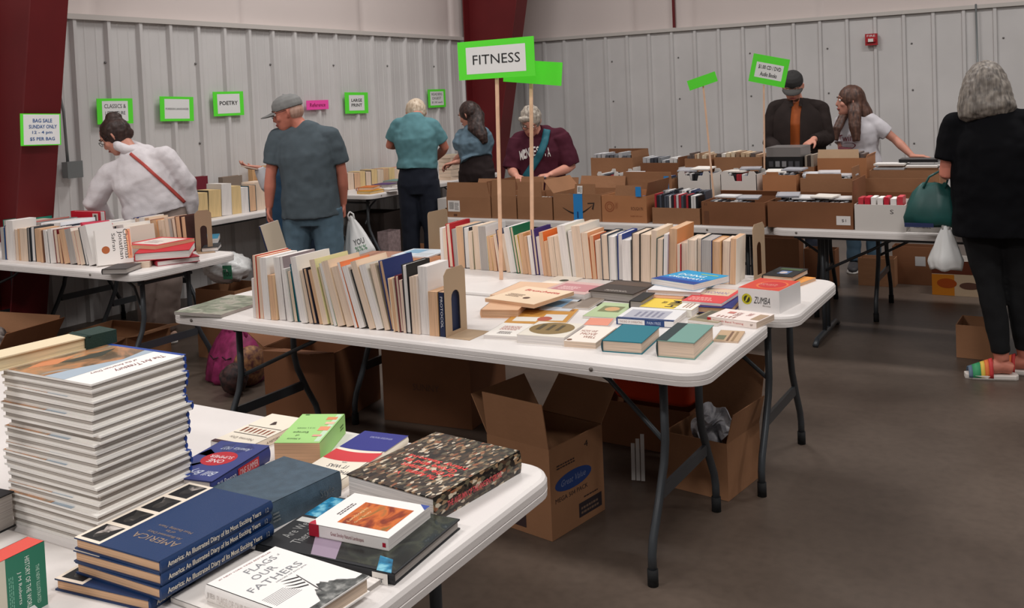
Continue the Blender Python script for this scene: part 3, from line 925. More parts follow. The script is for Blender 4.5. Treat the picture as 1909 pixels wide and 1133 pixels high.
flat('thick white paperback with curled olive patterned cover, front of the middle table', [(967, 622), (1045, 630), (1095, 602), (1001, 600)], 0.030, cover=(226, 218, 204), kind='soft', pages='w', art=plain(('g', disc(0.5, 0.55, 0.46, 0.42), (136, 112, 70)), ('p', 0.2, 0.3, 0.4, 0.8, (84, 72, 50)), ('p', 0.42, 0.5, 0.4, 0.8, (84, 72, 50)), ('p', 0.62, 0.7, 0.4, 0.8, (84, 72, 50))))
flat('white paperback with small red print between bookend and curled paperback', [(893, 624), (965, 626), (1001, 604), (944, 602)], 0.015, cover=(236, 230, 222), kind='soft', pages='w', art=plain(('l', 0.2, 0.45, 0.6, 0.35, 4, (180, 110, 100)), ('l', 0.3, 0.15, 0.4, 0.2, 3, (90, 80, 80))))
flat('white paperback with brown sketched lettering next to the teal hardback', [(1045, 636), (1110, 637), (1150, 611), (1098, 606)], 0.022, cover=(238, 226, 214), kind='soft', pages='c', art=plain(('t', 'HOW WE', 0.1, 0.6, 0.5, 0.12, (150, 70, 50)), ('t', 'MOVE', 0.2, 0.42, 0.5, 0.13, (150, 70, 50)), ('t', 'WELL', 0.4, 0.24, 0.4, 0.12, (150, 84, 60)), ('g', disc(0.12, 0.08, 0.08, 0.05), (110, 70, 50))))
flat('small salmon-pink booklet behind the brown-lettered paperback', [(1094, 604), (1133, 607), (1143, 594), (1096, 592)], 0.010, cover=(226, 146, 122), kind='soft', pages='w')
flat('tan cloth hardback lying at the foot of the first sign stick', [(905, 575), (962, 579), (990, 556), (912, 556)], 0.034, cover=(222, 178, 142), pages='t')
tb = flat('cream paperback with red title propped on the tan hardback by the sign sticks', [(941, 553), (1000, 573), (1034, 545), (976, 529)], 0.016, Z + 0.034, cover=(238, 212, 182), kind='soft', pages='t', art=plain(('t', '*Bruschetta', 0.2, 0.72, 0.7, 0.12, (196, 52, 48)), ('l', 0.15, 0.3, 0.3, 0.2, 3, (110, 80, 60)), ('g', disc(0.6, 0.3, 0.06, 0.06), (90, 60, 50))))
flat('mauve and white hardback with pink picture, behind the red-titled paperback', [(1016, 540), (1090, 551), (1132, 530), (1055, 523)], 0.030, cover=(206, 172, 166), pages='w', kind='soft', art=plain(('p', 0.1, 0.9, 0.2, 0.8, (190, 128, 132)), ('l', 0.2, 0.3, 0.4, 0.3, 3, (230, 200, 196))))
flat('large dark brown glossy hardback with grey pages, before the second book row', [(1094, 541), (1181, 548), (1228, 528), (1150, 521)], 0.038, cover=(58, 48, 42), pages='g', art=plain(('l', 0.3, 0.1, 0.5, 0.12, 2, (170, 160, 150)), ('p', 0.05, 0.95, 0.6, 0.9, (84, 66, 54))))
flat('black and white boxed booklet leaning at the dark brown hardback', [(1183, 560), (1203, 562), (1212, 546), (1190, 543)], 0.045, cover=(26, 26, 28), pages='g')
flat('pale blue and white photo booklet behind the gold magazine', [(1010, 577), (1060, 580), (1092, 559), (1032, 556)], 0.008, cover=(196, 200, 206), kind='soft', pages='w', art=plain(('p', 0, 0.6, 0.3, 1, (124, 160, 190)), ('p', 0.62, 1, 0.2, 0.8, (150, 136, 124))))
flat('brown and grey photo booklet lying between gold magazine and mauve hardback', [(1062, 572), (1102, 575), (1122, 556), (1088, 553)], 0.008, cover=(154, 138, 124), kind='soft', pages='w', art=plain(('p', 0.1, 0.9, 0.1, 0.9, (130, 116, 104))))
flat('white open leaflet with dark picture under the second row of books', [(1015, 528), (1058, 532), (1078, 518), (1036, 512)], 0.006, cover=(232, 222, 208), kind='soft', pages='w', art=plain(('g', disc(0.6, 0.5, 0.16, 0.12), (60, 66, 50))))
flat('peach-coloured large flat hardback under the sign sticks', [(928, 548), (1006, 556), (1052, 530), (960, 523)], 0.022, cover=(226, 188, 156), pages='c')
# blue book and the pile under it
flat('tan thick hardback, lowest of the pile topped by the bright blue book', [(1207, 553), (1272, 558), (1290, 538), (1222, 534)], 0.03, cover=(206, 150, 108), pages='t', kind='soft')
flat('white glossy book in the pile just beneath the bright blue book', [(1215, 537), (1296, 547), (1340, 520), (1232, 520)], 0.020, Z + 0.0305, cover=(222, 220, 222), pages='w')
flat('bright blue and cyan paperback with slanting white letters, topping its pile', [(1231, 519), (1294, 532), (1344, 515), (1278, 500)], 0.026, Z + 0.051, cover=(26, 150, 200), pages='w', kind='soft',
     art=plain(('p', 0, 1, 0, 0.2, (24, 60, 140)), ('g', [(0, 0.2), (1, 0.2), (1, 0.5), (0, 0.3)], (24, 100, 180)), ('t', '*DOING', 0.15, 0.55, 0.6, 0.16, (216, 236, 240)), ('t', '*ORDINARY', 0.1, 0.33, 0.8, 0.13, (216, 236, 240)), ('p', 0.5, 0.9, 0.8, 0.84, (190, 210, 90))))
flat('red glossy magazine with cream picture band, beside the boxed fitness set', [(1275, 560), (1347, 566), (1380, 541), (1310, 535)], 0.012, Z + 0.0255, cover=(214, 70, 72), kind='soft', pages='w', art=plain(('p', 0.1, 0.9, 0.5, 0.98, (214, 188, 160)), ('t', 'WOMAN', 0.2, 0.6, 0.6, 0.16, (120, 100, 150)), ('l', 0.1, 0.1, 0.6, 0.25, 3, (240, 180, 170))))
flat('navy hardback with red end, beneath the red magazine', [(1300, 572), (1368, 573), (1380, 552), (1318, 545)], 0.025, cover=(34, 40, 110), pages='t', spine=(196, 50, 60))
# boxed set, white with an orange-red lid picture
zb = thing('fitness_box_set', 'white boxed exercise set with red-orange top and yellow disc logo', 'boxed set', frame(at(1377, 577, Z), (at(1450, 585, Z) - at(1377, 577, Z)), (at(1466, 545, Z) - at(1450, 585, Z))))
mb = MB(); mb.box(0, 0.168, 0, 0.215, 0, 0.088, cm((228, 224, 222))); mb.build('box_body', zb)
mb = MB(); mb.M = Matrix.Translation((0, 0, 0.088))
patch(mb, 0.001, 0.167, 0.001, 0.214, cm((206, 70, 52)), 0.0003)
poly(mb, disc(0.10, 0.10, 0.06, 0.075), cm((222, 110, 62)), 0.0005); poly(mb, disc(0.10, 0.10, 0.052, 0.066), cm((196, 52, 50)), 0.0007)
mb.text('EXHILARATE', 0.05, 0.10, 0.07, 0.012, 0, cm((240, 200, 180)), 0.0009); mb.text('body shaping', 0.05, 0.08, 0.07, 0.010, 0, cm((240, 200, 180)), 0.0009)
mb.build('lid_print', zb)
mb = MB(); mb.M = frame((0, -0.0004, 0), (1, 0, 0), (0, 0, 1))
poly(mb, disc(0.036, 0.046, 0.021, 0.021), cm((196, 186, 40)), 0.0002); poly(mb, disc(0.036, 0.046, 0.013, 0.014), cm((60, 60, 30)), 0.0004); poly(mb, [(0.028, 0.036), (0.034, 0.036), (0.046, 0.058), (0.038, 0.058)], cm((210, 200, 60)), 0.0006)
mb.text('ZUMBA', 0.064, 0.032, 0.066, 0.026, 0, cm((40, 38, 40)), 0.0003, shear=0.2); mb.text('fitness', 0.10, 0.022, 0.032, 0.007, 0, cm((130, 120, 110)), 0.0003)
mb.build('front_lettering', zb)
flat('orange-edged paperback under the black book at the far table end', [(1448, 532), (1478, 537), (1508, 517), (1478, 512)], 0.014, cover=(226, 150, 70), kind='soft', pages='t')
flat('cream paperback lying beside the orange-edged one behind the boxed set', [(1424, 524), (1466, 528), (1480, 514), (1440, 510)], 0.014, cover=(226, 206, 176), kind='soft', pages='c')
flat('black hardback with coloured cover picture, atop two paperbacks at the far table end', [(1419, 512), (1476, 516), (1508, 501), (1452, 497)], 0.024, Z + 0.0142, cover=(34, 34, 34), pages='c', art=plain(('p', 0.35, 0.7, 0.25, 0.6, (86, 110, 150)), ('g', disc(0.5, 0.4, 0.12, 0.12), (200, 190, 190)), ('p', 0.2, 0.9, 0.7, 0.9, (70, 90, 60))))
# far end of the middle tables
flat('flat grey-green softcover atlas alone at the far corner of the middle table', [(343, 580), (425, 588), (480, 557), (430, 545)], 0.014, cover=(112, 110, 100), kind='soft', pages='g', coverm=ramp_mat('blurred_map_cover', [(0.3, (92, 88, 80)), (0.45, (124, 132, 112)), (0.6, (168, 164, 150)), (0.75, (120, 108, 100))], 14, 0.3, detail=4, distort=1))
flat('wide brown hardback lying on the table behind the leaning front row', [(652, 482), (712, 487), (748, 469), (690, 467)], 0.020, cover=(164, 118, 96), pages='c', art=plain(('p', 0.3, 0.35, 0, 1, (130, 90, 76))))
flat('brown-edged thick book under the pale blue magazine past the front row', [(752, 488), (812, 490), (824, 478), (770, 474)], 0.02, cover=(170, 112, 74), pages='t')
flat('pale blue and white magazine at the start of the second book row', [(745, 474), (802, 481), (822, 466), (768, 462)], 0.008, Z + 0.0205, cover=(206, 214, 222), kind='soft', pages='w', art=plain(('p', 0.1, 0.5, 0.4, 0.9, (130, 170, 196)), ('p', 0.5, 0.9, 0.1, 0.5, (190, 196, 200))))


# ---------------------------------------------------------------- rows of standing books, fore-edges to the viewer
def fit_row(specs, length):
    """one thickness factor that makes the standing row as long as photographed"""
    def run(k):
        x, prev, ph = 0.0, 0.0, 0.2
        for i, sp in enumerate(specs):
            ta = math.tan(rad(sp[3]))
            if i and ta > prev:
                x += min(sp[1], ph) * 0.96 * (ta - prev)
            x += sp[0] * k / cos(rad(sp[3])) + 0.0016
            prev, ph = ta, sp[1]
        return x
    lo, hi = 0.3, 3.0
    for _ in range(40):
        md = (lo + hi) / 2
        if run(md) > length:
            hi = md
        else:
            lo = md
    return [(sp[0] * lo,) + tuple(sp[1:]) for sp in specs]


def row(x0, y0, th, specs, where, group, z=Z, start=0, bow=None):
    """specs: (thickness, height, width, lean, cover, pages, kind, looks); x grows from the row's start; th turns the row"""
    c, s = cos(th), sin(th)
    x = 0.0
    prev = 0.0
    ph = 0.2
    for i, sp in enumerate(specs):
        t, h, w, ln, cov, pg, kd, looks = sp[:8]
        art = sp[8] if len(sp) > 8 else None
        sart = sp[9] if len(sp) > 9 else None
        a = rad(ln)
        ta = math.tan(a)
        if i and ta > prev:
            x += min(h, ph) * 0.96 * (ta - prev)
        if i and ta < prev:
            pass
        jit = sp[10] if len(sp) > 10 else random.uniform(-0.012, 0.006)
        xr = x + t / cos(a)
        # local x (spine to fore-edge) towards the viewer, y up the book, z (front board) towards the row's start
        ex = Vector((s, -c, 0))
        ey = Vector((-sin(a) * c, -sin(a) * s, cos(a)))
        # lower edge on the far face sits on the table
        xo = x + t * cos(a) if a > 0 else xr
        O = Vector((x0 + xo * c, y0 + xo * s, z + max(0, t * sin(a)))) - ex * (w - 0.0) + ex * jit
        O = O + Vector((0, 0, 0.0006)) + (Vector((-s, c, 0)) * bow(x) if bow else Vector())
        num = ORD[i + start] if i + start else 'first'
        book(('%s, %s %s' % (looks, num, where)), frame(O, ex, ey), w, h, t, cov, pg, kd, art=art, sart=sart, group=group)
        x = xr + 0.0016
        prev = ta
        ph = h
    return x


T, Cc, Ww = 't', 'c', 'w'
ROW1 = [
    (.014, .165, .12, 0, (226, 220, 214), Ww, 'soft', 'small white paperback'),
    (.013, .262, .20, 1, (200, 62, 44), Cc, 'soft', 'tall red-orange paperback'),
    (.016, .258, .19, 1, (222, 128, 84), Cc, 'soft', 'tall coral paperback'),
    (.028, .255, .19, 2, (236, 234, 230), Ww, 'soft', 'thick tall white paperback'),
    (.024, .185, .13, 3, (226, 190, 150), T, 'soft', 'short peach paperback'),
    (.026, .258, .20, 4, (238, 234, 230), Ww, 'soft', 'broad white paperback'),
    (.012, .262, .20, 5, (150, 134, 136), Ww, 'soft', 'tall mauve-grey paperback'),
    (.014, .215, .15, 6, (230, 228, 224), Ww, 'soft', 'slim white paperback'),
    (.014, .205, .14, 7, (30, 110, 90), Cc, 'soft', 'green-edged cream paperback'),
    (.016, .235, .16, 8, (18, 96, 116), Ww, 'hard', 'teal hardback'),
    (.022, .268, .21, 9, (240, 234, 226), Ww, 'soft', 'large cream-white softcover'),
    (.016, .215, .15, 10, (228, 208, 180), Cc, 'soft', 'cream paperback'),
    (.016, .225, .15, 11, (28, 32, 48), T, 'hard', 'dark navy hardback'),
    (.014, .220, .15, 12, (204, 148, 110), T, 'soft', 'tan-brown paperback'),
    (.022, .262, .21, 12, (228, 216, 160), Cc, 'soft', 'pale yellow softcover'),
    (.012, .235, .17, 13, (212, 206, 150), Cc, 'soft', 'slim yellow-green softcover'),
    (.013, .252, .19, 14, (10, 124, 84), Ww, 'soft', 'bright green softcover'),
    (.026, .262, .20, 15, (228, 204, 176), Cc, 'soft', 'broad cream paperback'),
    (.030, .240, .17, 16, (222, 200, 172), Cc, 'soft', 'thick tan paperback'),
    (.012, .262, .19, 16, (226, 122, 72), Ww, 'soft', 'tall orange softcover'),
    (.022, .248, .17, 17, (232, 228, 222), Ww, 'soft', 'white softcover'),
    (.014, .235, .16, 17, (26, 26, 28), 'g', 'hard', 'black hardback'),
    (.022, .270, .20, 17, (236, 208, 180), Cc, 'soft', 'tall peach softcover'),
    (.026, .255, .18, 16, (226, 220, 210), Ww, 'soft', 'ivory softcover'),
    (.020, .258, .17, 13, (196, 176, 148), Cc, 'soft', 'khaki softcover'),
    (.016, .270, .20, 10, (40, 54, 110), T, 'hard', 'tall navy hardback'),
    (.018, .205, .14, 5, (226, 208, 180), T, 'hard', 'short tan hardback'),
    (.014, .215, .14, 4, (112, 34, 52), Cc, 'hard', 'maroon hardback'),
    (.010, .200, .14, 3, (224, 190, 186), Cc, 'soft', 'slim pink paperback'),
    (.019, .260, .16, 2, (30, 30, 30), Ww, 'hard', 'tall black-boarded hardback'),
    (.015, .215, .14, 1, (214, 188, 180), Cc, 'soft', 'dusty pink paperback'),
    (.012, .220, .14, 1, (230, 216, 204), Cc, 'soft', 'pale cream paperback'),
    (.032, .255, .15, 1, (236, 232, 230), Ww, 'soft', 'thick white art paperback'),
    (.032, .165, .11, 0, (220, 176, 130), T, 'soft', 'thick short tan paperback'),
]
g1 = at(470, 593)
th1 = 0.03
x = row(g1.x, g1.y, th1, fit_row(ROW1, 0.925), 'book of the front row on the middle table', 'leaning books of the front row on the middle table')
# a small dark volume, its spine towards the viewer
px_ = g1.x + x * cos(th1) + 0.002
book('small dark novel with white lettered spine against the tan bookend', frame((px_ + 0.0, g1.y + x * sin(th1), Z), (0, 1, 0), (0, 0, 1)), 0.11, 0.165, 0.024, (26, 38, 70), 't', 'soft',
     sart=lambda mb, L, t: mb.text('PROTOCOL', L * 0.1, t * 0.3, L * 0.7, t * 0.42, 0, cm((228, 228, 230)), 0.0004))
x += 0.026


def bookend(label, M, h=0.245, w=0.095, c=(176, 150, 122), slot=True, foot=0.10, d=0.02):
    """bent card bookend: tall plate with an arched slit over a flat foot"""
    t = thing('bookend', label, 'bookend', M)
    m = mat('tan_pressed_card_%d' % c[0], c, 0.6)
    r = 0.02
    mb = MB()
    P = [(0, 0)] + [(w, 0)] + [(w, h - r)] + [(w - r + r * cos(rad(a)), h - r + r * sin(rad(a))) for a in (30, 60, 90)] + [(r + r * cos(rad(a)), h - r + r * sin(rad(a))) for a in (90, 120, 150)] + [(0, h - r)]
    if slot:
        a0, a1 = w * 0.3, w * 0.7
        s0, s1 = 0.015, h * 0.55
        arc = [((a0 + a1) / 2 + (a1 - a0) / 2 * cos(rad(q)), s1 + (a1 - a0) / 2 * sin(rad(q))) for q in range(0, 181, 30)]
        left = [(0, 0), (a0, 0), (a0, s0)] + [(a0, s1)] + arc[::-1][1:4] + [((a0 + a1) / 2, h), (r, h), (0, h - r)]
        right = [(w, 0), (w, h - r), (w - r, h), ((a0 + a1) / 2, h)] + arc[::-1][3:-1] + [(a1, s1), (a1, s0), (a1, 0)]
        for Pp in (left, right):
            vs = [(x_, 0, z_) for x_, z_ in Pp] + [(x_, 0.0022, z_) for x_, z_ in Pp]
            n = len(Pp)
            mb.add(vs, [tuple(range(n)), tuple(range(n, 2 * n))[::-1]] + [(i, (i + 1) % n, n + (i + 1) % n, n + i)[::-1] for i in range(n)], m)
        mb.box(a0, a1, 0, 0.0022, 0, s0, m)
    else:
        n = len(P)
        vs = [(x_, 0, z_) for x_, z_ in P] + [(x_, 0.0022, z_) for x_, z_ in P]
        mb.add(vs, [tuple(range(n)), tuple(range(n, 2 * n))[::-1]] + [(i, (i + 1) % n, n + (i + 1) % n, n + i)[::-1] for i in range(n)], m)
    mb.build('upright_plate', t)
    mb = MB(); mb.box(0, w, -foot, 0.0022, -0.0005 + 0.0006, 0.002, m); mb.build('foot_plate', t)
    return t


# plate faces along the row's end; foot points away from the books
bookend('tan card bookend with arched blue-backed slit ending the front row', frame((g1.x + x * cos(th1) + 0.012, g1.y + x * sin(th1) - 0.012, Z), (0, 1, 0), (-1, 0, 0)) @ Matrix.Rotation(0, 4, 'Z'), h=0.25, w=0.14)

ROW2 = [
    (.016, .240, .16, 0, (232, 228, 224), Ww, 'soft', 'white paperback'),
    (.014, .235, .16, 1, (224, 200, 180), Cc, 'soft', 'beige paperback'),
    (.017, .268, .21, 3, (190, 32, 44), Cc, 'hard', 'tall crimson hardback'),
    (.016, .235, .17, 3, (206, 200, 186), 'g', 'soft', 'grey-cream paperback'),
    (.028, .252, .20, 2, (232, 226, 214), T, 'soft', 'thick white-covered tan-paged softcover'),
    (.024, .250, .20, 1, (40, 44, 56), Ww, 'hard', 'dark slate hardback'),
    (.016, .230, .15, 1, (186, 182, 160), Cc, 'soft', 'sage-grey paperback'),
    (.024, .262, .20, 2, (214, 190, 150), Cc, 'soft', 'tall cream paperback'),
    (.030, .262, .21, 2, (232, 230, 228), 'g', 'soft', 'broad white softcover'),
    (.014, .205, .14, 3, (216, 190, 110), T, 'soft', 'mustard paperback'),
    (.013, .200, .14, 5, (218, 176, 140), T, 'soft', 'tan paperback'),
    (.013, .215, .15, 7, (160, 66, 62), Cc, 'soft', 'brick red paperback'),
    (.018, .250, .19, 8, (54, 66, 100), T, 'hard', 'blue-grey hardback'),
    (.014, .225, .15, 8, (222, 208, 190), Cc, 'soft', 'oatmeal paperback'),
    (.026, .265, .21, 8, (232, 230, 226), Ww, 'soft', 'large white softcover'),
    (.012, .272, .21, 8, (12, 104, 70), Cc, 'hard', 'tall emerald hardback'),
    (.011, .225, .18, 8, (226, 206, 40), Cc, 'soft', 'bright yellow softcover'),
    (.018, .235, .16, 6, (214, 158, 106), T, 'soft', 'caramel paperback'),
    (.012, .220, .15, 6, (126, 96, 76), T, 'soft', 'brown paperback'),
    (.014, .225, .15, 5, (200, 186, 180), Ww, 'soft', 'pale grey paperback'),
    (.012, .262, .19, 5, (60, 42, 112), Cc, 'hard', 'violet hardback'),
    (.017, .220, .15, 5, (230, 224, 220), Ww, 'soft', 'plain white paperback'),
    (.014, .250, .19, 5, (228, 112, 44), T, 'soft', 'orange softcover'),
    (.014, .200, .14, 5, (132, 78, 52), T, 'soft', 'short chestnut paperback'),
    (.020, .225, .15, 5, (226, 204, 180), Cc, 'soft', 'buff paperback'),
    (.018, .230, .16, 5, (206, 196, 186), Cc, 'soft', 'stone-coloured paperback'),
    (.028, .292, .23, 6, (232, 226, 212), Ww, 'soft', 'tallest cream-white softcover'),
    (.014, .262, .22, 5, (120, 120, 112), Ww, 'soft', 'grey-green softcover'),
    (.030, .292, .24, 4, (236, 230, 220), Cc, 'soft', 'thick tall ivory softcover'),
    (.022, .255, .20, 4, (232, 168, 122), Cc, 'soft', 'peach-topped softcover'),
    (.014, .240, .16, 3, (214, 112, 66), T, 'soft', 'burnt orange paperback'),
    (.020, .215, .16, 2, (214, 204, 186), Cc, 'soft', 'ivory-grey paperback'),
    (.024, .252, .20, 1, (64, 72, 84), Cc, 'hard', 'charcoal-blue hardback'),
    (.022, .245, .18, 0, (214, 212, 206), Ww, 'hard', 'pale grey hardback'),
    (.017, .255, .20, -1, (44, 66, 140), Ww, 'hard', 'royal blue hardback'),
    (.026, .225, .16, -1, (226, 222, 216), Ww, 'soft', 'thick white paperback'),
    (.026, .262, .20, -2, (40, 36, 36), Cc, 'hard', 'black-brown hardback'),
    (.030, .255, .19, -2, (206, 186, 160), Cc, 'soft', 'thick fawn paperback'),
    (.018, .280, .23, -3, (240, 222, 190), Cc, 'soft', 'tall buttermilk softcover'),
    (.022, .238, .17, -3, (34, 66, 62), Cc, 'hard', 'deep green hardback'),
    (.012, .262, .18, -3, (206, 190, 200), Ww, 'soft', 'lilac-grey softcover'),
    (.024, .290, .25, -3, (214, 142, 88), T, 'soft', 'broad terracotta-tan folder-sized softcover'),
    (.010, .210, .14, -2, (186, 50, 60), Cc, 'soft', 'slim red paperback'),
    (.018, .215, .14, -2, (206, 160, 140), Cc, 'soft', 'rosy tan paperback'),
    (.026, .235, .16, -2, (228, 214, 196), Cc, 'hard', 'cream jacketed hardback'),
    (.012, .240, .16, -2, (80, 88, 84), Cc, 'soft', 'grey-green paperback'),
    (.030, .232, .17, -2, (52, 60, 110), 'g', 'soft', 'thick indigo-edged softcover'),
    (.024, .228, .16, -2, (216, 170, 120), T, 'hard', 'tan-paged hardback in brown jacket'),
    (.022, .226, .16, -3, (120, 58, 50), Cc, 'soft', 'russet paperback'),
    (.018, .240, .16, -3, (230, 220, 206), T, 'soft', 'pale buff paperback'),
]
g2 = at(822, 497)
P2 = [(0, 0.0), (0.75, -0.10), (1.05, -0.11), (1.3, -0.10), (1.60, -0.03)]


def bulge(x_):
    for (a, p), (b, q) in zip(P2, P2[1:]):
        if x_ <= b:
            return p + (q - p) * (x_ - a) / (b - a)
    return P2[-1][1]


TH2 = 0.04
L2 = (at(1386, 520) - g2).length
ROW2 = [(sp[0], sp[1] * 0.85) + tuple(sp[2:]) for sp in ROW2]
row(g2.x, g2.y, TH2, fit_row(ROW2, L2), 'book of the long second row, behind the sign sticks', 'books of the long second row behind the sign sticks', bow=bulge)
e2 = at(1404, 520)
bookend('tan card bookend closing the long second row near the boxed fitness set', frame((e2.x + 0.012, e2.y - 0.02, Z), (0.25, 1, 0), (-1, 0.25, 0)) if 0 else frame((e2.x + 0.014, e2.y - 0.03, Z), (0.1, 1, 0), (-1, 0.1, 0)), h=0.25, w=0.14, slot=True)
s2 = at(818, 470)
bookend('tan card bookend at the start of the long second row', frame((s2.x - 0.03, s2.y - 0.05, Z), (0, 1, 0), (-1, 0, 0)), h=0.235, w=0.2, slot=False, foot=0.08)

# ---------------------------------------------------------------- cardboard
M_CARD = mat('brown_cardboard', (150, 108, 78), 0.75, 0.2, noise=0.07, scale=4, bump=0.08, bscale=30)
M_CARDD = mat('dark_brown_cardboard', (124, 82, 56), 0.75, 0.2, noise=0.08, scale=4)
M_CARDL = mat('light_card', (196, 164, 132), 0.75, 0.2, noise=0.06, scale=5)
M_WCARD = mat('white_card', (212, 206, 200), 0.7, 0.2, noise=0.03, scale=4)
M_PRINT = cm((92, 60, 44))
M_TAPE = mat('clear_packing_tape', (176, 136, 100), 0.25, 0.5)
M_BLUE = mat('blue_painters_tape', (38, 130, 196), 0.5)


def carton(label, M, w, d, h, m=None, flaps=(), th=0.005, prints=None, floor_z=0.0, group=None, name='cardboard_box', inner=None, cat='box'):
    """open box, front face on local y=0. flaps: (side, length, angle from upright outward, colour, span) side in f b l r"""
    m = m or M_CARD
    t = thing(name, label, cat, M, group)
    mb = MB()
    # four walls and a bottom as one skin
    out = [(0, 0), (w, 0), (w, d), (0, d)]
    inn = [(th, th), (w - th, th), (w - th, d - th), (th, d - th)]
    rings = [[(x, y, 0) for x, y in out], [(x, y, h) for x, y in out], [(x, y, h) for x, y in inn], [(x, y, th) for x, y in inn]]
    mb.loft(rings, m, smooth=False)
    mb.build('box_body', t)
    for fl in flaps:
        side, L, ang = fl[:3]
        fm = fl[3] if len(fl) > 3 and fl[3] else m
        a0, a1 = fl[4] if len(fl) > 4 else (0.0, 1.0)
        a = rad(ang)
        mb = MB()
        if side in 'fb':
            y0 = 0 if side == 'f' else d
            sg = -1 if side == 'f' else 1
            x0_, x1_ = w * a0, w * a1
            p = lambda x, l, o: (x, y0 + sg * (l * sin(a)) + o * cos(a) * (-sg), h + l * cos(a) + o * sin(a))
            tp = 0.006
            mb.hexa([p(x0_ + 0.002, 0, 0), p(x1_ - 0.002, 0, 0), p(x1_ - 0.002, 0, th * 0.8), p(x0_ + 0.002, 0, th * 0.8),
                     p(x0_ + tp, L, 0), p(x1_ - tp, L, 0), p(x1_ - tp, L, th * 0.8), p(x0_ + tp, L, th * 0.8)], fm)
        else:
            x0 = 0 if side == 'l' else w
            sg = -1 if side == 'l' else 1
            y0_, y1_ = d * a0, d * a1
            p = lambda y, l, o: (x0 + sg * (l * sin(a)) + o * cos(a) * (-sg), y, h + l * cos(a) + o * sin(a))
            tp = 0.006
            mb.hexa([p(y0_ + 0.002, 0, 0), p(y1_ - 0.002, 0, 0), p(y1_ - 0.002, 0, th * 0.8), p(y0_ + 0.002, 0, th * 0.8),
                     p(y0_ + tp, L, 0), p(y1_ - tp, L, 0), p(y1_ - tp, L, th * 0.8), p(y0_ + tp, L, th * 0.8)], fm)
        mb.build('flap', t)
    if prints:
        for nm_, face, fn in prints:
            mb = MB()
            mb.M = {'f': frame((0, -0.0006, 0), (1, 0, 0), (0, 0, 1)), 'r': frame((w + 0.0006, 0, 0), (0, 1, 0), (0, 0, 1)), 'l': frame((-0.0006, d, 0), (0, -1, 0), (0, 0, 1))}[face]
            fn(mb, w if face == 'f' else d, h)
            mb.build(nm_, t)
    return t


def dim(u0, u1, v, y, z=Z):
    a, b = aty(u0, v, y), aty(u1, v, y)
    return a.x, b.x


def media(x0, x1, y, z, h, d, n, cols, label, where, group, name='disc_case', lean=0.0, seed=1, along='x'):
    """cases filed on edge inside a box, each its own object"""
    r = random.Random(seed)
    step = (x1 - x0) / n
    for i in range(n):
        c = cols[r.randrange(len(cols))]
        hh = h * r.uniform(0.93, 1.0)
        dd = d * r.uniform(0.97, 1.0)
        mb = MB()
        t = step * r.uniform(0.72, 0.94)
        top = cm(tuple(min(255, q + 25) for q in c))
        mb.box(0, t, 0, dd, 0, hh, cm(c, 0.35))
        mb.box(t * 0.15, t * 0.85, 0.001, dd - 0.002, hh, hh + 0.0006, top)
        o = mb.build(name)
        if along == 'x':
            o.matrix_world = Matrix.Translation((x0 + i * step, y, z)) @ Matrix.Rotation(rad(lean + r.uniform(-2, 2) * 0), 4, 'Y')
        else:
            o.matrix_world = Matrix.Translation((y, x0 + i * step, z)) @ Matrix.Rotation(pi / 2, 4, 'Z') @ Matrix.Translation((0, -dd, 0))
        tag(o, ' '.join(('%s %s' % (label, where)).split()[:16]), 'disc case', group)


DVD = [(30, 30, 34), (40, 40, 46), (196, 192, 190), (120, 120, 124), (24, 26, 30), (160, 40, 50), (70, 74, 84), (210, 208, 206), (50, 60, 90)]
CDG = [(176, 176, 178), (120, 122, 126), (206, 204, 202), (90, 92, 98), (60, 62, 70), (150, 150, 154)]
PAP = [(214, 196, 170), (196, 170, 140), (150, 120, 96), (220, 214, 206), (96, 84, 80), (186, 150, 120)]

YF = 5.90        # front plane of the cartons


def front(lbl, u0, u1, vt, vb, depth=0.40, y=YF, z=Z, fill=None, **kw):
    """carton placed from the pixels of its front face; vt, vb rows of its upper and lower front edges at u0"""
    a = aty(u0, vb, y); b = aty(u1, vb, y)
    h = aty((u0 + u1) / 2, vt, y).z - z
    w = b.x - a.x - 0.006
    o = carton(lbl, Matrix.Translation((a.x + 0.003, y, z + 0.0008)), w, depth, h, **kw)
    return a.x + 0.003, w, h


def barcode(mb, x, y, w, h, d=0.0003):
    patch(mb, x, x + w, y, y + h, cm((226, 220, 214)), d)
    r = random.Random(int(x * 1000))
    xx = x + w * 0.12
    while xx < x + w * 0.5:
        q = r.uniform(0.01, 0.03) * w
        patch(mb, xx, xx + q, y + h * 0.2, y + h * 0.85, cm((60, 56, 54)), d + 0.0002)
        xx += q * 2
    lines(mb, x + w * 0.56, y + h * 0.15, w * 0.36, h * 0.7, 5, cm((90, 86, 84)), 3, d + 0.0002)


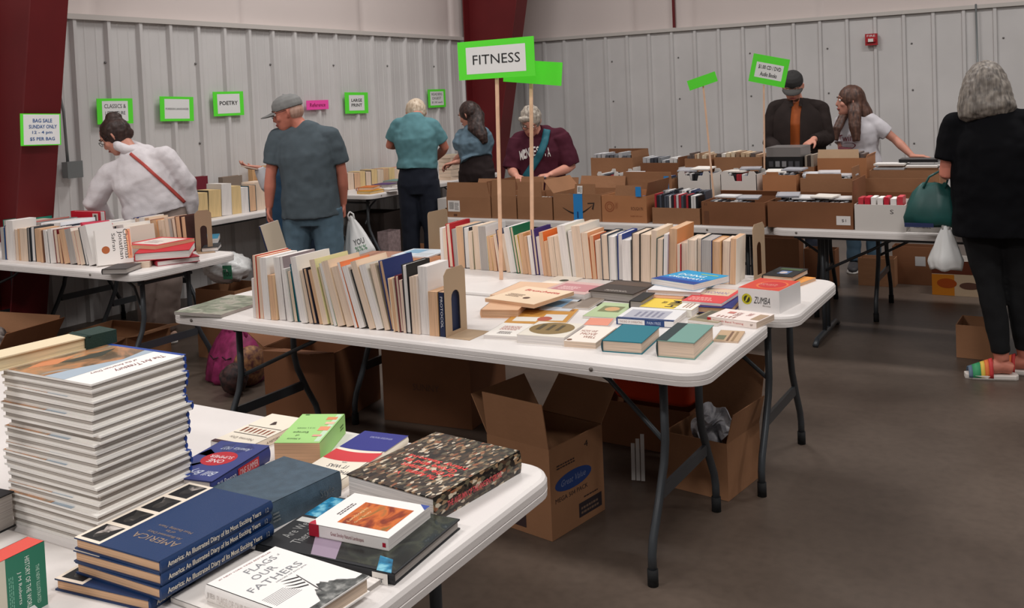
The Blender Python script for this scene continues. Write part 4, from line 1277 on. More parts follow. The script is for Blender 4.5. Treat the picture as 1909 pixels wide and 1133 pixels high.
# front line of cartons, first table (pixels of their front faces)
x0, w_, h_ = front('brown carton with white shipping label and upright flaps, at the table end', 833, 916, 368, 402, 0.42,
                   flaps=(('f', 0.11, -6), ('r', 0.12, -12, M_CARDD), ('b', 0.10, 20)),
                   prints=(('shipping_label', 'f', lambda mb, w, h: (barcode(mb, 0.012, h * 0.28, 0.105, h * 0.55), patch(mb, 0.06, 0.09, h * 0.05, h * 0.16, M_PRINT, 0.0003))),))
media(x0 + 0.02, x0 + w_ - 0.02, YF + 0.03, Z + 0.008, 0.13, 0.19, 12, CDG, 'compact disc case filed', 'inside the carton with the white shipping label', 'cases in the carton with the white shipping label', seed=2)
x0, w_, h_ = front('plain brown carton behind the first sign stick, flaps raised', 917, 964, 365, 405, 0.42, flaps=(('f', 0.115, -5), ('b', 0.1, 15)))
media(x0 + 0.02, x0 + w_ - 0.02, YF + 0.03, Z + 0.008, 0.14, 0.19, 8, CDG, 'compact disc case filed', 'inside the carton behind the first sign stick', 'cases in the carton behind the first sign stick', seed=3)
x0, w_, h_ = front('plain brown carton behind the second sign stick, flaps raised', 965, 1031, 367, 407, 0.42, flaps=(('f', 0.105, -5, None, (0.0, 0.72)), ('b', 0.1, 15)))
media(x0 + 0.02, x0 + w_ - 0.02, YF + 0.03, Z + 0.008, 0.14, 0.19, 10, CDG, 'compact disc case filed', 'inside the carton behind the second sign stick', 'cases in the carton behind the second sign stick', seed=4)


def arrow_print(mb, w, h):
    k = cm((44, 34, 30))
    n = 16
    up = [(w * (0.20 + 0.62 * i / n), h * (0.50 - 0.24 * sin(pi * i / n) + 0.10 * (i / n))) for i in range(n + 1)]
    lo = [(x, y - h * (0.02 + 0.055 * sin(pi * i / n))) for i, (x, y) in enumerate(up)]
    for i in range(n):
        poly(mb, [lo[i], lo[i + 1], up[i + 1], up[i]], k, 0.0003)
    ex_, ey_ = up[-1]
    poly(mb, [(ex_ - w * 0.10, ey_ + h * 0.08), (ex_ + w * 0.05, ey_ + h * 0.10), (ex_ + w * 0.02, ey_ - h * 0.18), (ex_ - w * 0.01, ey_ - h * 0.14), (ex_ + w * 0.02, ey_ + h * 0.05), (ex_ - w * 0.09, ey_ + h * 0.04)], k, 0.0004)


def tape(mb, w, h):
    patch(mb, w * 0.43, w * 0.62, 0.0, h + 0.002, M_BLUE, 0.0008)
    patch(mb, w * 0.50, w * 0.53, h * 0.1, h * 0.35, cm((26, 60, 110)), 0.001)


x0, w_, h_ = front('brown carton printed with a black curved arrow and crossed by blue tape', 1032, 1122, 362, 406, 0.42,
                   flaps=(('f', 0.07, -8, None, (0.45, 0.9)), ('l', 0.12, 40), ('b', 0.09, 20)),
                   prints=(('printed_logo', 'f', arrow_print), ('blue_tape', 'f', tape)))
ab = bpy.data.objects['cardboard_box.003'] if 'cardboard_box.003' in bpy.data.objects else None
mb = MB(); mb.M = frame((x0 + w_ * 0.52, YF - 0.004, Z + h_ + 0.004), (1, 0, 0), (0, 0.12, 1)); barcode(mb, 0, 0, 0.04, 0.055)
o = mb.build('white_label', None)
o.parent = ab; o.matrix_parent_inverse = ab.matrix_world.inverted()
media(x0 + 0.02, x0 + w_ - 0.02, YF + 0.03, Z + 0.008, 0.16, 0.19, 12, DVD, 'film disc case filed', 'inside the carton with the curved arrow', 'cases in the carton with the curved arrow', seed=5)


def seal_print(mb, w, h):
    k = cm((146, 84, 52))
    for r0, r1 in ((0.036, 0.028), (0.022, 0.016)):
        a, b = disc(w * 0.18, h * 0.58, r0, r0), disc(w * 0.18, h * 0.58, r1, r1)
        for i in range(24):
            j = (i + 1) % 24
            poly(mb, [b[i], b[j], a[j], a[i]], k, 0.0003)
    mb.text('W', w * 0.30, h * 0.48, 0.022, h * 0.26, 0, k, 0.0003)
    mb.text('ROUGH IN', w * 0.66, h * 0.46, w * 0.26, h * 0.13, 0, cm((96, 54, 36)), 0.0003)
    mb.text('handle with care', w * 0.64, h * 0.22, w * 0.26, h * 0.06, 0, k, 0.0003)


x0, w_, h_ = front('orange-brown carton with round seal print and printed lettering', 1122, 1207, 365, 409, 0.40, m=mat('orange_cardboard', (172, 116, 76), 0.7, noise=0.06, scale=4),
                   flaps=(('f', 0.07, -12, M_CARD, (0.3, 0.9)), ('r', 0.09, 10, M_CARDD)), prints=(('printed_seal', 'f', seal_print), ('blue_tape', 'f', lambda mb, w, h: patch(mb, w * 0.78, w * 0.90, h - 0.004, h + 0.062, M_BLUE, 0.009))))
media(x0 + 0.02, x0 + w_ - 0.02, YF + 0.05, Z + 0.008, 0.15, 0.19, 12, DVD, 'film disc case filed', 'inside the carton with the round seal print', 'cases in the carton with the round seal print', seed=6)
x0, w_, h_ = front('low plain brown tray of upright film cases, past the round seal carton', 1216, 1306, 388, 419, 0.36, flaps=())
media(x0 + 0.012, x0 + w_ - 0.012, YF + 0.02, Z + 0.008, 0.185, 0.135, 18, DVD, 'film disc case filed', 'in the low plain brown tray', 'film cases in the low brown tray', seed=7)
media(x0 + 0.012, x0 + w_ - 0.012, YF + 0.17, Z + 0.008, 0.20, 0.135, 18, DVD, 'film disc case filed', 'in the rear rank of the low brown tray', 'rear rank of film cases in the low brown tray', seed=8)
x0, w_, h_ = front('long plain brown carton ending at the seam between the two tables', 1308, 1428, 377, 420, 0.40, m=M_CARDD, flaps=(('b', 0.04, -30),),
                   prints=(('printed_mark', 'f', lambda mb, w, h: (patch(mb, w * 0.04, w * 0.12, h * 0.05, h * 0.6, cm((104, 66, 44)), 0.0003), patch(mb, w * 0.05, w * 0.06, h * 0.84, h * 0.93, M_PRINT), patch(mb, w * 0.08, w * 0.09, h * 0.84, h * 0.93, M_PRINT))),))
media(x0 + 0.05, x0 + w_ - 0.10, YF + 0.03, Z + 0.008, 0.15, 0.125, 10, CDG, 'compact disc case filed', 'in the long carton by the table seam', 'cases in the long carton by the table seam', seed=9)
x0, w_, h_ = front('longest brown carton with small white price label, on the seam side of the far table', 1431, 1592, 377, 426, 0.42, m=M_CARDD, flaps=(('r', 0.13, 1), ('b', 0.02, -10)),
                   prints=(('price_label', 'f', lambda mb, w, h: (patch(mb, w * 0.81, w * 0.97, h * 0.16, h * 0.50, cm((222, 216, 212)), 0.0004), mb.text('$1', w * 0.87, h * 0.26, w * 0.05, h * 0.12, 0, cm((70, 66, 70)), 0.0006))),))
media(x0 + 0.04, x0 + w_ - 0.03, YF + 0.03, Z + 0.008, 0.155, 0.125, 16, CDG, 'compact disc case filed', 'in the longest carton with the price label', 'front rank of cases in the longest carton', seed=10)
media(x0 + 0.04, x0 + w_ - 0.03, YF + 0.18, Z + 0.008, 0.165, 0.14, 16, CDG + DVD, 'disc case filed', 'in the back rank of the longest carton', 'back rank of cases in the longest carton', seed=11)


def scrawl(mb, w, h):
    mb.text('S', w * 0.70, h * 0.66, w * 0.07, h * 0.16, 0, cm((70, 64, 64)), 0.0003)


x0, w_, h_ = front('white card box filled with red-edged folders, beside the green bag', 1593, 1690, 382, 428, 0.34, m=M_WCARD, y=YF - 0.02, prints=(('pen_mark', 'f', scrawl),))
media(x0 + 0.015, x0 + w_ - 0.015, YF + 0.02, Z + 0.008, 0.19, 0.12, 7, [(60, 60, 64), (228, 224, 220), (190, 36, 56), (196, 60, 70)], 'folder filed', 'in the white card box beside the green bag', 'folders in the white card box', name='file_folder', seed=12)
x0, w_, h_ = front('low white card box with handwritten name, under the green bag', 1696, 1772, 412, 431, 0.40, m=M_WCARD, prints=(('pen_lettering', 'f', lambda mb, w, h: mb.text('Romance', w * 0.1, h * 0.32, w * 0.42, h * 0.34, 0, cm((60, 56, 58)), 0.0003, shear=0.3)),))
media(x0 + 0.01, x0 + w_ - 0.02, YF + 0.04, Z + 0.008, 0.10, 0.13, 9, PAP, 'small paperback filed', 'in the low white box with handwriting', 'paperbacks in the low white box', name='paperback', seed=13)
# two small slabs lying before the round seal carton
for u0, u1, v, lb in ((1145, 1178, 413, 'thin dark disc case lying before the round seal carton'), (1182, 1205, 414, 'thin black disc case lying beside another before the round seal carton')):
    a, b = at(u0, v), at(u1, v)
    mb = MB(); mb.box(0, b.x - a.x, 0, 0.045, 0, 0.012, cm((52, 46, 42))); mb.box(0.003, b.x - a.x - 0.003, 0.002, 0.043, 0.012, 0.0128, cm((176, 160, 140)))
    o = mb.build('disc_case'); o.location = (a.x, a.y - 0.008, Z + 0.0006); tag(o, lb, 'disc case')

# second line on the first pair of tables, in the rear half
YM = 6.30 + 0.06
TRAY = mat('grey_blue_tray_plastic', (58, 72, 92), 0.4)


def bankers(lbl, u0, u1, vt, y=YM, z=Z + 0.0, body=M_WCARD, dcols=DVD, seed=1, hh=0.245, notch=True):
    """white archive box with hand notch above dark trays"""
    a = aty(u0, 340, y); b = aty(u1, 340, y)
    w = b.x - a.x - 0.01
    t = thing('archive_box', lbl, 'box', Matrix.Translation((a.x + 0.005, y, z + 0.0008)))
    d = 0.255
    mb = MB()
    h = hh
    if notch:
        P = [(0, 0), (w, 0), (w, h * 0.93), (w * 0.93, h), (w * 0.80, h), (w * 0.76, h * 0.9), (w * 0.64, h * 0.9), (w * 0.60, h * 0.78), (w * 0.40, h * 0.78), (w * 0.36, h * 0.9), (w * 0.24, h * 0.9), (w * 0.20, h), (w * 0.07, h), (0, h * 0.93)]
    else:
        P = [(0, 0), (w, 0), (w, h), (0, h)]
    n = len(P)
    for yy in (0, d - 0.004):
        mb.add([(x, yy, zz) for x, zz in P] + [(x, yy + 0.004, zz) for x, zz in P], [tuple(range(n)), tuple(range(n, 2 * n))[::-1]] + [(i, (i + 1) % n, n + (i + 1) % n, n + i)[::-1] for i in range(n)], body)
    mb.box(0, 0.004, 0, d, 0, h * 0.93, body); mb.box(w - 0.004, w, 0, d, 0, h * 0.93, body); mb.box(0, w, 0, d, 0, 0.004, body)
    mb.build('box_body', t)
    mb = MB(); mb.box(-0.002, w + 0.002, -0.003, 0, 0.0, h * 0.36, TRAY); mb.build('blue_band', t)
    media(a.x + 0.015, a.x + w - 0.005, y + 0.02, z + 0.006, hh * 0.93, d - 0.05, 12, dcols, 'disc case filed', 'in ' + lbl.split(',')[0], 'cases in the ' + lbl.split(',')[0], seed=seed)


bankers('white notched archive box behind the arrow carton, with black cases', 1112, 1156, 330, seed=21, hh=0.30)
bankers('white notched archive box behind the low film tray, first of a pair', 1262, 1326, 335, seed=22, hh=0.305)
bankers('white notched archive box behind the long carton, second of a pair', 1342, 1412, 335, seed=23, hh=0.305)
for lb, u0, u1, y, hh, m_, fl, sd in (
        ('tall brown carton standing behind the seal-printed one, taped blue', 1160, 1254, YM, 0.25, M_CARD, (('f', 0.05, 3),), 24),
        ('brown carton with torn top behind the longest carton', 1420, 1486, YM, 0.28, mat('orange_cardboard', (172, 116, 76), 0.7), (('f', 0.02, 5, None, (0.1, 0.5)),), 25),
        ('wide brown carton with a tall flap behind the price-labelled carton', 1490, 1592, YM, 0.26, M_CARD, (('f', 0.03, -3, None, (0.1, 0.8)), ('r', 0.07, -4)), 26)):
    a = aty(u0, 340, y); b = aty(u1, 340, y)
    ww = b.x - a.x - 0.012
    carton(lb, Matrix.Translation((a.x + 0.006, y, Z + 0.0008)), ww, 0.255, hh, m=m_, flaps=fl,
           prints=(('blue_tape', 'f', lambda mb, w, h: (patch(mb, w * 0.84, w * 0.94, h * 0.55, h + 0.02, M_BLUE, 0.0006), barcode(mb, w * 0.5, h * 0.5, w * 0.3, h * 0.28))),) if sd == 24 else None)
    media(a.x + 0.02, b.x - 0.02, y + 0.02, Z + 0.008, hh + 0.005, 0.2, 13, CDG if sd != 24 else DVD, 'disc case filed', 'in the ' + lb.split(',')[0], 'cases in the ' + lb.split(',')[0], seed=sd)
# brown tilted carton with hand holes behind the white box, lid up
a = aty(1600, 350, 6.42); b = aty(1735, 350, 6.42)
carton('wide shallow brown carton with hand holes and back flap, behind the white box', Matrix.Translation((a.x, 6.32, Z + 0.0008)), b.x - a.x, 0.29, 0.15, m=M_CARDD,
       flaps=(('b', 0.09, -2, M_CARD), ('l', 0.08, 2)), prints=(('hand_holes', 'f', lambda mb, w, h: [poly(mb, disc(w * q, h * 0.5, 0.02, 0.012), cm((40, 26, 22)), 0.0004) for q in (0.25, 0.6)]),))
a = aty(1622, 330, 6.70); b = aty(1752, 330, 6.70)
carton('wide brown carton topped with flat papers, under the hand of the long-haired woman', Matrix.Translation((a.x, 6.68, Z + 0.0008)), b.x - a.x, 0.42, 0.285, m=M_CARD)
rp = random.Random(4)
zz = Z + 0.2865
for k in range(7):
    mb = MB(); c_ = rp.choice([(206, 204, 204), (176, 176, 178), (222, 214, 206), (150, 148, 150)])
    mb.box(0, 0.19, 0, 0.14, 0, 0.012, cm(c_, 0.3)); mb.box(0.002, 0.188, 0.002, 0.138, 0.012, 0.0126, cm((226, 222, 218)))
    o = mb.build('disc_case'); o.matrix_world = Matrix.Translation((a.x + 0.02 + (k % 3) * 0.2, 6.72 + 0.16 * (k % 2), zz + 0.0135 * (k // 3))) @ Matrix.Rotation(rp.uniform(-0.06, 0.06), 4, 'Z')
    tag(o, 'flat pale disc case lying on the wide carton by the long-haired woman', 'disc case', 'flat pale cases on the wide carton')
mb = MB(); mb.box(0, 0.24, 0, 0.16, 0, 0.02, cm((24, 24, 26), 0.3)); o = mb.build('disc_case'); o.location = (b.x - 0.26, 6.80, zz + 0.042); tag(o, 'black slim case on top by the hand of the long-haired woman', 'disc case')

# third line on the rear tables, before the two young shoppers
YR = 6.78
for lb, u0, u1, hh, m_, fl, pr, sd in (
        ('old brown carton behind the arrow carton, with upright open flap', 1100, 1180, 0.37, M_CARD, (('b', 0.05, 0, M_CARDD), ('r', 0.05, -10)), None, 31),
        ('small brown carton with grey contents beside the white case box', 1192, 1266, 0.33, M_CARDD, (('r', 0.04, 0),), None, 32),
        ('brown carton with a small dark square print, tan books on top', 1275, 1326, 0.36, M_CARD, (), (('printed_mark', 'f', lambda mb, w, h: patch(mb, w * 0.4, w * 0.62, h * 0.3, h * 0.55, M_PRINT, 0.0003)),), 33),
        ('brown carton lettered with a fruit brand, holding long tan book', 1330, 1422, 0.37, M_CARD, (('l', 0.02, 0, M_CARDL),), (('printed_lettering', 'f', lambda mb, w, h: mb.text('PORTO', w * 0.28, h * 0.55, w * 0.42, h * 0.2, 0, M_PRINT, 0.0003)),), 34),
        ('brown carton with lens-shaped printed mark and pale flap, before the long-haired woman', 1522, 1617, 0.36, mat('orange_cardboard', (172, 116, 76), 0.7), (('f', 0.06, -8, M_CARDL, (0.0, 0.86)), ('r', 0.02, 20)),
         (('printed_mark', 'f', lambda mb, w, h: (poly(mb, disc(w * 0.45, h * 0.55, w * 0.24, h * 0.16), cm((120, 74, 50)), 0.0003), poly(mb, disc(w * 0.45, h * 0.57, w * 0.20, h * 0.12), cm((160, 106, 70)), 0.0005), mb.text('GALA', w * 0.32, h * 0.5, w * 0.26, h * 0.12, 0, M_PRINT, 0.0007))),), 35)):
    a = aty(u0, 300, YR); b = aty(u1, 300, YR)
    ww = b.x - a.x - 0.012
    carton(lb, Matrix.Translation((a.x + 0.006, YR, Z + 0.0008)), ww, 0.34, hh, m=m_, flaps=fl, prints=pr)
    media(a.x + 0.02, b.x - 0.02, YR + 0.02, Z + 0.008, hh + 0.035, 0.2, 9, PAP if sd > 32 else CDG, 'media case filed' if sd < 33 else 'book filed', 'in the ' + lb.split(',')[0], 'contents of the ' + lb.split(',')[0], seed=sd, name='disc_case' if sd < 33 else 'paperback')
# black divider crate in front of the dark-jacket man
a = aty(1428, 300, YR); b = aty(1496, 300, YR)
bk = thing('plastic_crate', 'black media crate under a grey case, before the man in the dark jacket', 'crate', Matrix.Translation((a.x, YR, Z + 0.0008)))
w = b.x - a.x
mb = MB(); KB = cm((20, 20, 22), 0.4)
mb.box(0, w, 0, 0.30, 0, 0.37, KB); mb.build('crate_body', bk)
mb = MB(); mb.box(0.005, w - 0.01, -0.006, 0.29, 0.371, 0.437, mat('smoked_case', (120, 116, 114), 0.3)); mb.build('grey_case', bk)
mb = MB(); mb.M = frame((0, -0.001, 0), (1, 0, 0), (0, 0, 1))
for i in range(5):
    patch(mb, w * (0.08 + 0.18 * i), w * (0.2 + 0.18 * i), 0.30, 0.34, cm((130, 130, 132)) if i in (1, 2) else cm((70, 70, 74)), 0.0003)
mb.build('case_print', bk)
bk2 = carton('small brown tray with upright books by the man\'s hand', Matrix.Translation((aty(1497, 300, YR).x, YR, Z + 0.0008)), 0.075, 0.3, 0.30, m=M_CARD)
media(aty(1499, 300, YR).x, aty(1516, 300, YR).x, YR + 0.02, Z + 0.008, 0.38, 0.19, 3, [(40, 34, 32), (150, 138, 124), (60, 50, 46)], 'dark book filed', 'in the small tray by the man in the dark jacket', 'books in the tray by the man', name='paperback', seed=40)
# white case boxes low between the lines
for i, (u0, u1, y, z_, hh, lb) in enumerate(((1182, 1190, 6.74, Z, 0.30, 'white case box standing behind the arrow carton line'), (1267, 1274, 6.74, Z, 0.30, 'little white box wedged between brown cartons of the rear line'))):
    a = aty(u0, 300, y); b = aty(u1, 300, y)
    o = carton(lb, Matrix.Translation((a.x, y - 0.03, z_ + 0.0008)), b.x - a.x, 0.2, hh, m=M_WCARD)
# loose jewel cases and sleeves heaped over the middle of the tables, lying flat on filed cases

# loose cases lying on the filed ones
rl = random.Random(17)
for k, (u, y, z_) in enumerate(((1275, 6.42, .294), (1300, 6.45, .294), (1362, 6.42, .294), (1392, 6.45, .294), (1440, 6.42, .289), (1470, 6.45, .289), (1510, 6.41, .269), (1540, 6.44, .269), (1565, 6.42, .269),
                                (1345, 5.95, .162), (1385, 5.96, .162), (1460, 5.95, .168), (1490, 5.97, .168), (1525, 5.95, .168), (1560, 5.96, .168), (1175, 6.42, .259), (1215, 6.42, .259))):
    p = aty(u, 330, y)
    c_ = rl.choice([(214, 212, 212), (190, 190, 194), (226, 220, 212), (150, 150, 156)])
    mb = MB(); mb.box(0, 0.14, 0, 0.12, 0, 0.009, cm(c_, 0.3)); mb.box(0.012, 0.138, 0.002, 0.118, 0.009, 0.0096, cm(tuple(min(255, q + 20) for q in c_), 0.25))
    o = mb.build('disc_case'); o.matrix_world = Matrix.Translation((p.x - 0.05, y, Z + z_ + 0.012 * (k % 2))) @ Matrix.Rotation(rl.uniform(-0.25, 0.25), 4, 'Z') @ Matrix.Rotation(rl.uniform(0.0, 0.12), 4, 'X')
    tag(o, 'pale disc case lying loose on top of the filed ones in the carton rows', 'disc case', 'loose pale cases lying on the filed ones')

# ---------------------------------------------------------------- cartons on the floor
def quad_frame(p0, p1, z=0.0):
    a, b = at(*p0, z), at(*p1, z)
    a.z = z + 0.001
    b.z = z + 0.001
    return frame(a, b - a, Vector((-(b - a).y, (b - a).x, 0))), (b - a).length


Ma, L = quad_frame((1030, 1010), (1128, 950))


def wipes_print(mb, w, h):
    k = cm((58, 42, 40))
    poly(mb, disc(w * 0.42, h * 0.56, w * 0.34, h * 0.10), cm((36, 62, 120)), 0.0003)
    mb.text('Great Value', w * 0.18, h * 0.53, w * 0.46, h * 0.07, 0, cm((120, 130, 160)), 0.0005, shear=0.3)
    mb.text('4', w * 0.64, h * 0.84, w * 0.07, h * 0.07, 0, cm((30, 26, 26)), 0.0003)
    lines(mb, w * 0.12, h * 0.74, w * 0.36, h * 0.06, 2, k, 2)
    mb.text('MEGA 504 PACK', w * 0.08, h * 0.38, w * 0.6, h * 0.05, 0, k, 0.0003)
    patch(mb, w * 0.50, w * 0.94, h * 0.08, h * 0.24, cm((48, 40, 44)), 0.0003)
    lines(mb, w * 0.54, h * 0.11, w * 0.36, h * 0.10, 2, cm((120, 96, 80)), 9, 0.0005)
    lines(mb, w * 0.6, h * 0.28, w * 0.3, h * 0.03, 1, k, 5)


def star(mb, w, h):
    P = []
    for i in range(10):
        r = 0.05 if i % 2 == 0 else 0.018
        P.append((w * 0.5 + r * sin(pi * i / 5), h + 0.13 + r * cos(pi * i / 5) * 0.8))
    poly(mb, P, cm((34, 28, 26)), 0.0003)


carton('tall brown carton with blue oval print and open flaps, under the middle table', Ma, L, 0.30, 0.335, m=M_CARD,
       flaps=(('l', 0.17, 8), ('b', 0.16, 30), ('r', 0.17, 45)),
       prints=(('printed_lettering', 'f', wipes_print), ('printed_panel', 'l', lambda mb, w, h: patch(mb, w * 0.10, w * 0.60, h * 0.06, h * 0.20, cm((60, 44, 44)), 0.0003))))
# carton with a leaning flap by the front legs
Mb_, L2_ = quad_frame((1352, 950), (1408, 905))
Mb_ = Matrix.Translation((-.01, .075, 0)) @ Mb_
carton('brown carton with a long leaning flap and crumpled white packet, by the front table legs', Mb_, 0.30, 0.28, 0.225, m=M_CARD, flaps=(('r', 0.27, 22), ('f', 0.12, 14)))


def crumple(label, c, r, m, seed=1, sc=(1, 1, 1), name='plastic_bag', cat='bag', amp=0.28, parts=None):
    """creased soft bag"""
    rr = random.Random(seed)
    ph = [(rr.uniform(0, 6), rr.uniform(3, 9), rr.uniform(2, 7)) for _ in range(6)]
    n, k = 36, 22
    rings = []
    for i in range(k + 1):
        a = pi * i / k
        ring = []
        for j in range(n):
            b = 2 * pi * j / n
            q = sum(abs(sin(p[1] * b / 2 + p[2] * a + p[0])) for p in ph) / 6
            f = r * (1 - amp + amp * q * 1.3)
            ring.append((f * sc[0] * max(sin(a), 0.02) * cos(b), f * sc[1] * max(sin(a), 0.02) * sin(b), -f * sc[2] * cos(a)))
        rings.append(ring)
    zmin = min(p[2] for q in rings for p in q)
    mb = MB()
    mb.loft([[(x, y, z - zmin) for x, y, z in q] for q in rings], m)
    o = mb.build(name)
    o.location = c
    tag(o, label, cat)
    return o


M_BAGW = mat('white_plastic_film', (222, 222, 220), 0.3, 0.5)
M_ORANGE = mat('orange_red_plastic', (206, 64, 30), 0.45)
mb = MB()
rp_ = random.Random(6)
G = 12
vs = []
for j in range(G + 1):
    for i in range(G + 1):
        u_, v_ = i / G, j / G
        vs.append((0.17 * u_ + 0.02 * sin(v_ * 9), 0.035 * sin(u_ * 7 + v_ * 5) + 0.02 * sin(v_ * 13 + u_ * 3) + rp_.uniform(-.006, .006), 0.21 * v_ + 0.015 * sin(u_ * 11)))
mb.add(vs, [(j * (G + 1) + i, j * (G + 1) + i + 1, (j + 1) * (G + 1) + i + 1, (j + 1) * (G + 1) + i) for j in range(G) for i in range(G)], mat('white_packet', (206, 204, 206), 0.4, c2=(160, 160, 168), scale=30))
o = mb.build('paper_packet'); sd = o.modifiers.new('thick', 'SOLIDIFY'); sd.thickness = 0.004
o.matrix_world = Matrix.Translation((-1.39, 3.69, 0.13)) @ Matrix.Rotation(0.2, 4, 'Z') @ Matrix.Rotation(0.3, 4, 'Y') @ Matrix.Diagonal((0.8, 1, 1, 1))
tag(o, 'crumpled white packet with grey print, inside the carton by the front table legs', 'packet')
# dark carton and orange tote behind
Md = rotz(-0.06, (-1.90, 3.96, 0.001))
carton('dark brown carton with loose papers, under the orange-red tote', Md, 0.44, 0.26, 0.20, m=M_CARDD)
mb = MB(); mb.M = frame((0, 0, 0), (1, 0, 0), (0, 0, 1))
for i in range(3):
    patch(mb, 0.02 * i, 0.02 * i + 0.016, 0, 0.15 + 0.02 * i, cm((196, 190, 186)), 0.003 * i)
o = mb.build('loose_sheets'); o.matrix_world = Matrix.Translation((-1.60, 3.60, 0.002)) @ Matrix.Rotation(0.3, 4, 'Z') @ Matrix.Rotation(-0.12, 4, 'X')
o.location.z = 0.004
tag(o, 'few white loose sheets standing against the dark carton under the table', 'paper')
tote = thing('plastic_tote', 'orange-red plastic tote with faint lettering, on the dark carton under the table', 'tote', rotz(-0.06, (-1.88, 3.98, 0.203)))
mb = MB()
mb.loft([[(x, y, z) for x, y in rrect(-ins, 0.42 + ins, -ins, 0.22 + ins, 0.04, 4)] for z, ins in ((0, -0.03), (0.02, -0.02), (0.22, 0.0), (0.225, 0.012), (0.235, 0.012), (0.235, 0.004), (0.22, -0.006), (0.03, -0.03))], M_ORANGE)
mb.build('tote_body', tote)
mb = MB(); mb.M = frame((0.1, -0.004, 0.09), (1, 0, 0), (0, 0.02, 1)); mb.text('THIS IS IT', 0, 0, 0.22, 0.035, 0, cm((150, 34, 22)), 0.002); mb.build('tote_lettering', tote)
# two big dark cartons farther left
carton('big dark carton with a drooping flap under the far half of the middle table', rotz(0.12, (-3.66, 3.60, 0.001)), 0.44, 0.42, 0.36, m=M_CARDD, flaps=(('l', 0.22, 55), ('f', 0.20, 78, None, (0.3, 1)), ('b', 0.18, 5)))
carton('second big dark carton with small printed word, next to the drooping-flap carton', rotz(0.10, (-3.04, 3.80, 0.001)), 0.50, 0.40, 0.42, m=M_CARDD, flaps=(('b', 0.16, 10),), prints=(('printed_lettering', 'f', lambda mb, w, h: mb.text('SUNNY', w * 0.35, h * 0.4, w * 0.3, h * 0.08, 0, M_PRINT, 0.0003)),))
# cartons near the red column and beneath the book table with the tan bookend
carton('brown open carton on the floor behind the tall book stack, heaped with newspaper', frame((-5.85, 3.00, 0.001), (cos(0.15), sin(0.15), 0), (-sin(0.15), cos(0.15), 0)), 0.66, 0.42, 0.30, m=M_CARDD, flaps=(('b', 0.12, 20, M_CARD), ('r', 0.14, 35), ('l', 0.10, 60)))
crumple('crumpled newspaper heaped in the open carton behind the tall book stack', (-5.57, 3.26, 0.12), 0.15, mat('newsprint', (170, 160, 154), 0.8, c2=(70, 56, 52), scale=22), 8, (1.3, 0.9, 0.9), 'newspaper_heap', 'newspaper', 0.4)
carton('brown carton lying under the table with the tan bookend, by its legs', rotz(0.1, (-5.50, 3.75, 0.001)), 0.5, 0.36, 0.24, m=M_CARD, flaps=(('f', 0.16, 100), ('r', 0.15, 80)))
carton('plain brown carton under the table end, beneath the white plastic bag with green print', rotz(0.05, (-4.95, 4.30, 0.001)), 0.34, 0.32, 0.45, m=M_CARD)
o = crumple('white plastic bag with green print on the carton beneath the tan bookend table', (-4.79, 4.44, 0.462), 0.165, M_BAGW, 3, (1.05, 0.9, 0.62), 'plastic_bag', 'bag', 0.35)
mb = MB(); mb.M = frame((0.08, -0.115, 0.06), (0.9, 0.45, 0), (0, -0.1, 1)); patch(mb, 0, 0.06, 0, 0.09, cm((60, 130, 96)), 0.004); mb.text('YOU', 0.004, 0.02, 0.05, 0.03, 0, cm((40, 40, 44)), 0.006); g_ = mb.build('bag_print', o)
# pink shoulder bag and dark pouch on the floor
M_PINK = mat('magenta_floral_cloth', (150, 44, 96), 0.6, c2=(110, 28, 66), scale=24)
M_GOLDF = mat('gold_brown_floral', (150, 106, 66), 0.6, c2=(80, 40, 40), scale=40)
pb = thing('shoulder_bag', 'slumped magenta cloth bag with gold floral side, on the floor past the bookend table', 'bag', rotz(-0.2, (-4.32, 4.02, 0.0)))
mb = MB()
rings = []
for z, w_, d_, s_ in ((0.002, 0.20, 0.13, 0), (0.03, 0.225, 0.15, 0), (0.14, 0.21, 0.13, 0.01), (0.24, 0.17, 0.08, 0.02), (0.29, 0.14, 0.035, 0.03), (0.30, 0.10, 0.02, 0.03)):
    rings.append([(w_ * cos(2 * pi * j / 28) * (1 + 0.05 * sin(5 * j)) + s_, d_ * sin(2 * pi * j / 28) * (1 + 0.07 * cos(3 * j)), z + 0.012 * sin(j * 0.9) * (z > 0.02)) for j in range(28)])
mb.loft(rings, M_PINK); mb.build('bag_body', pb)
mb = MB(); mb.ball((0.19, -0.02, 0.12), 0.11, M_GOLDF, (0.55, 1, 1.05), 18, 10); mb.build('floral_panel', pb)
mb = MB(); mb.tube([(-0.1, 0, 0.28), (-0.08, -0.03, 0.36), (0.02, -0.05, 0.38), (0.12, -0.02, 0.35), (0.16, 0, 0.26)], 0.012, M_PINK, 8); mb.build('strap', pb)
mb = MB(); mb.tube([(-0.04, -0.135, 0.17), (0.0, -0.14, 0.155), (0.04, -0.135, 0.17)], 0.004, cm((50, 20, 34)), 6); mb.tube([(0.07, -0.125, 0.175), (0.10, -0.12, 0.16), (0.13, -0.105, 0.175)], 0.004, cm((50, 20, 34)), 6); mb.build('lash_decoration', pb)
crumple('dark patterned pouch slumped against the magenta bag on the floor', (-4.10, 3.80, 0.0), 0.08, mat('dark_pouch_cloth', (74, 44, 40), 0.7, c2=(30, 22, 24), scale=30), 12, (1, 1, 1.1), 'cloth_pouch', 'bag')
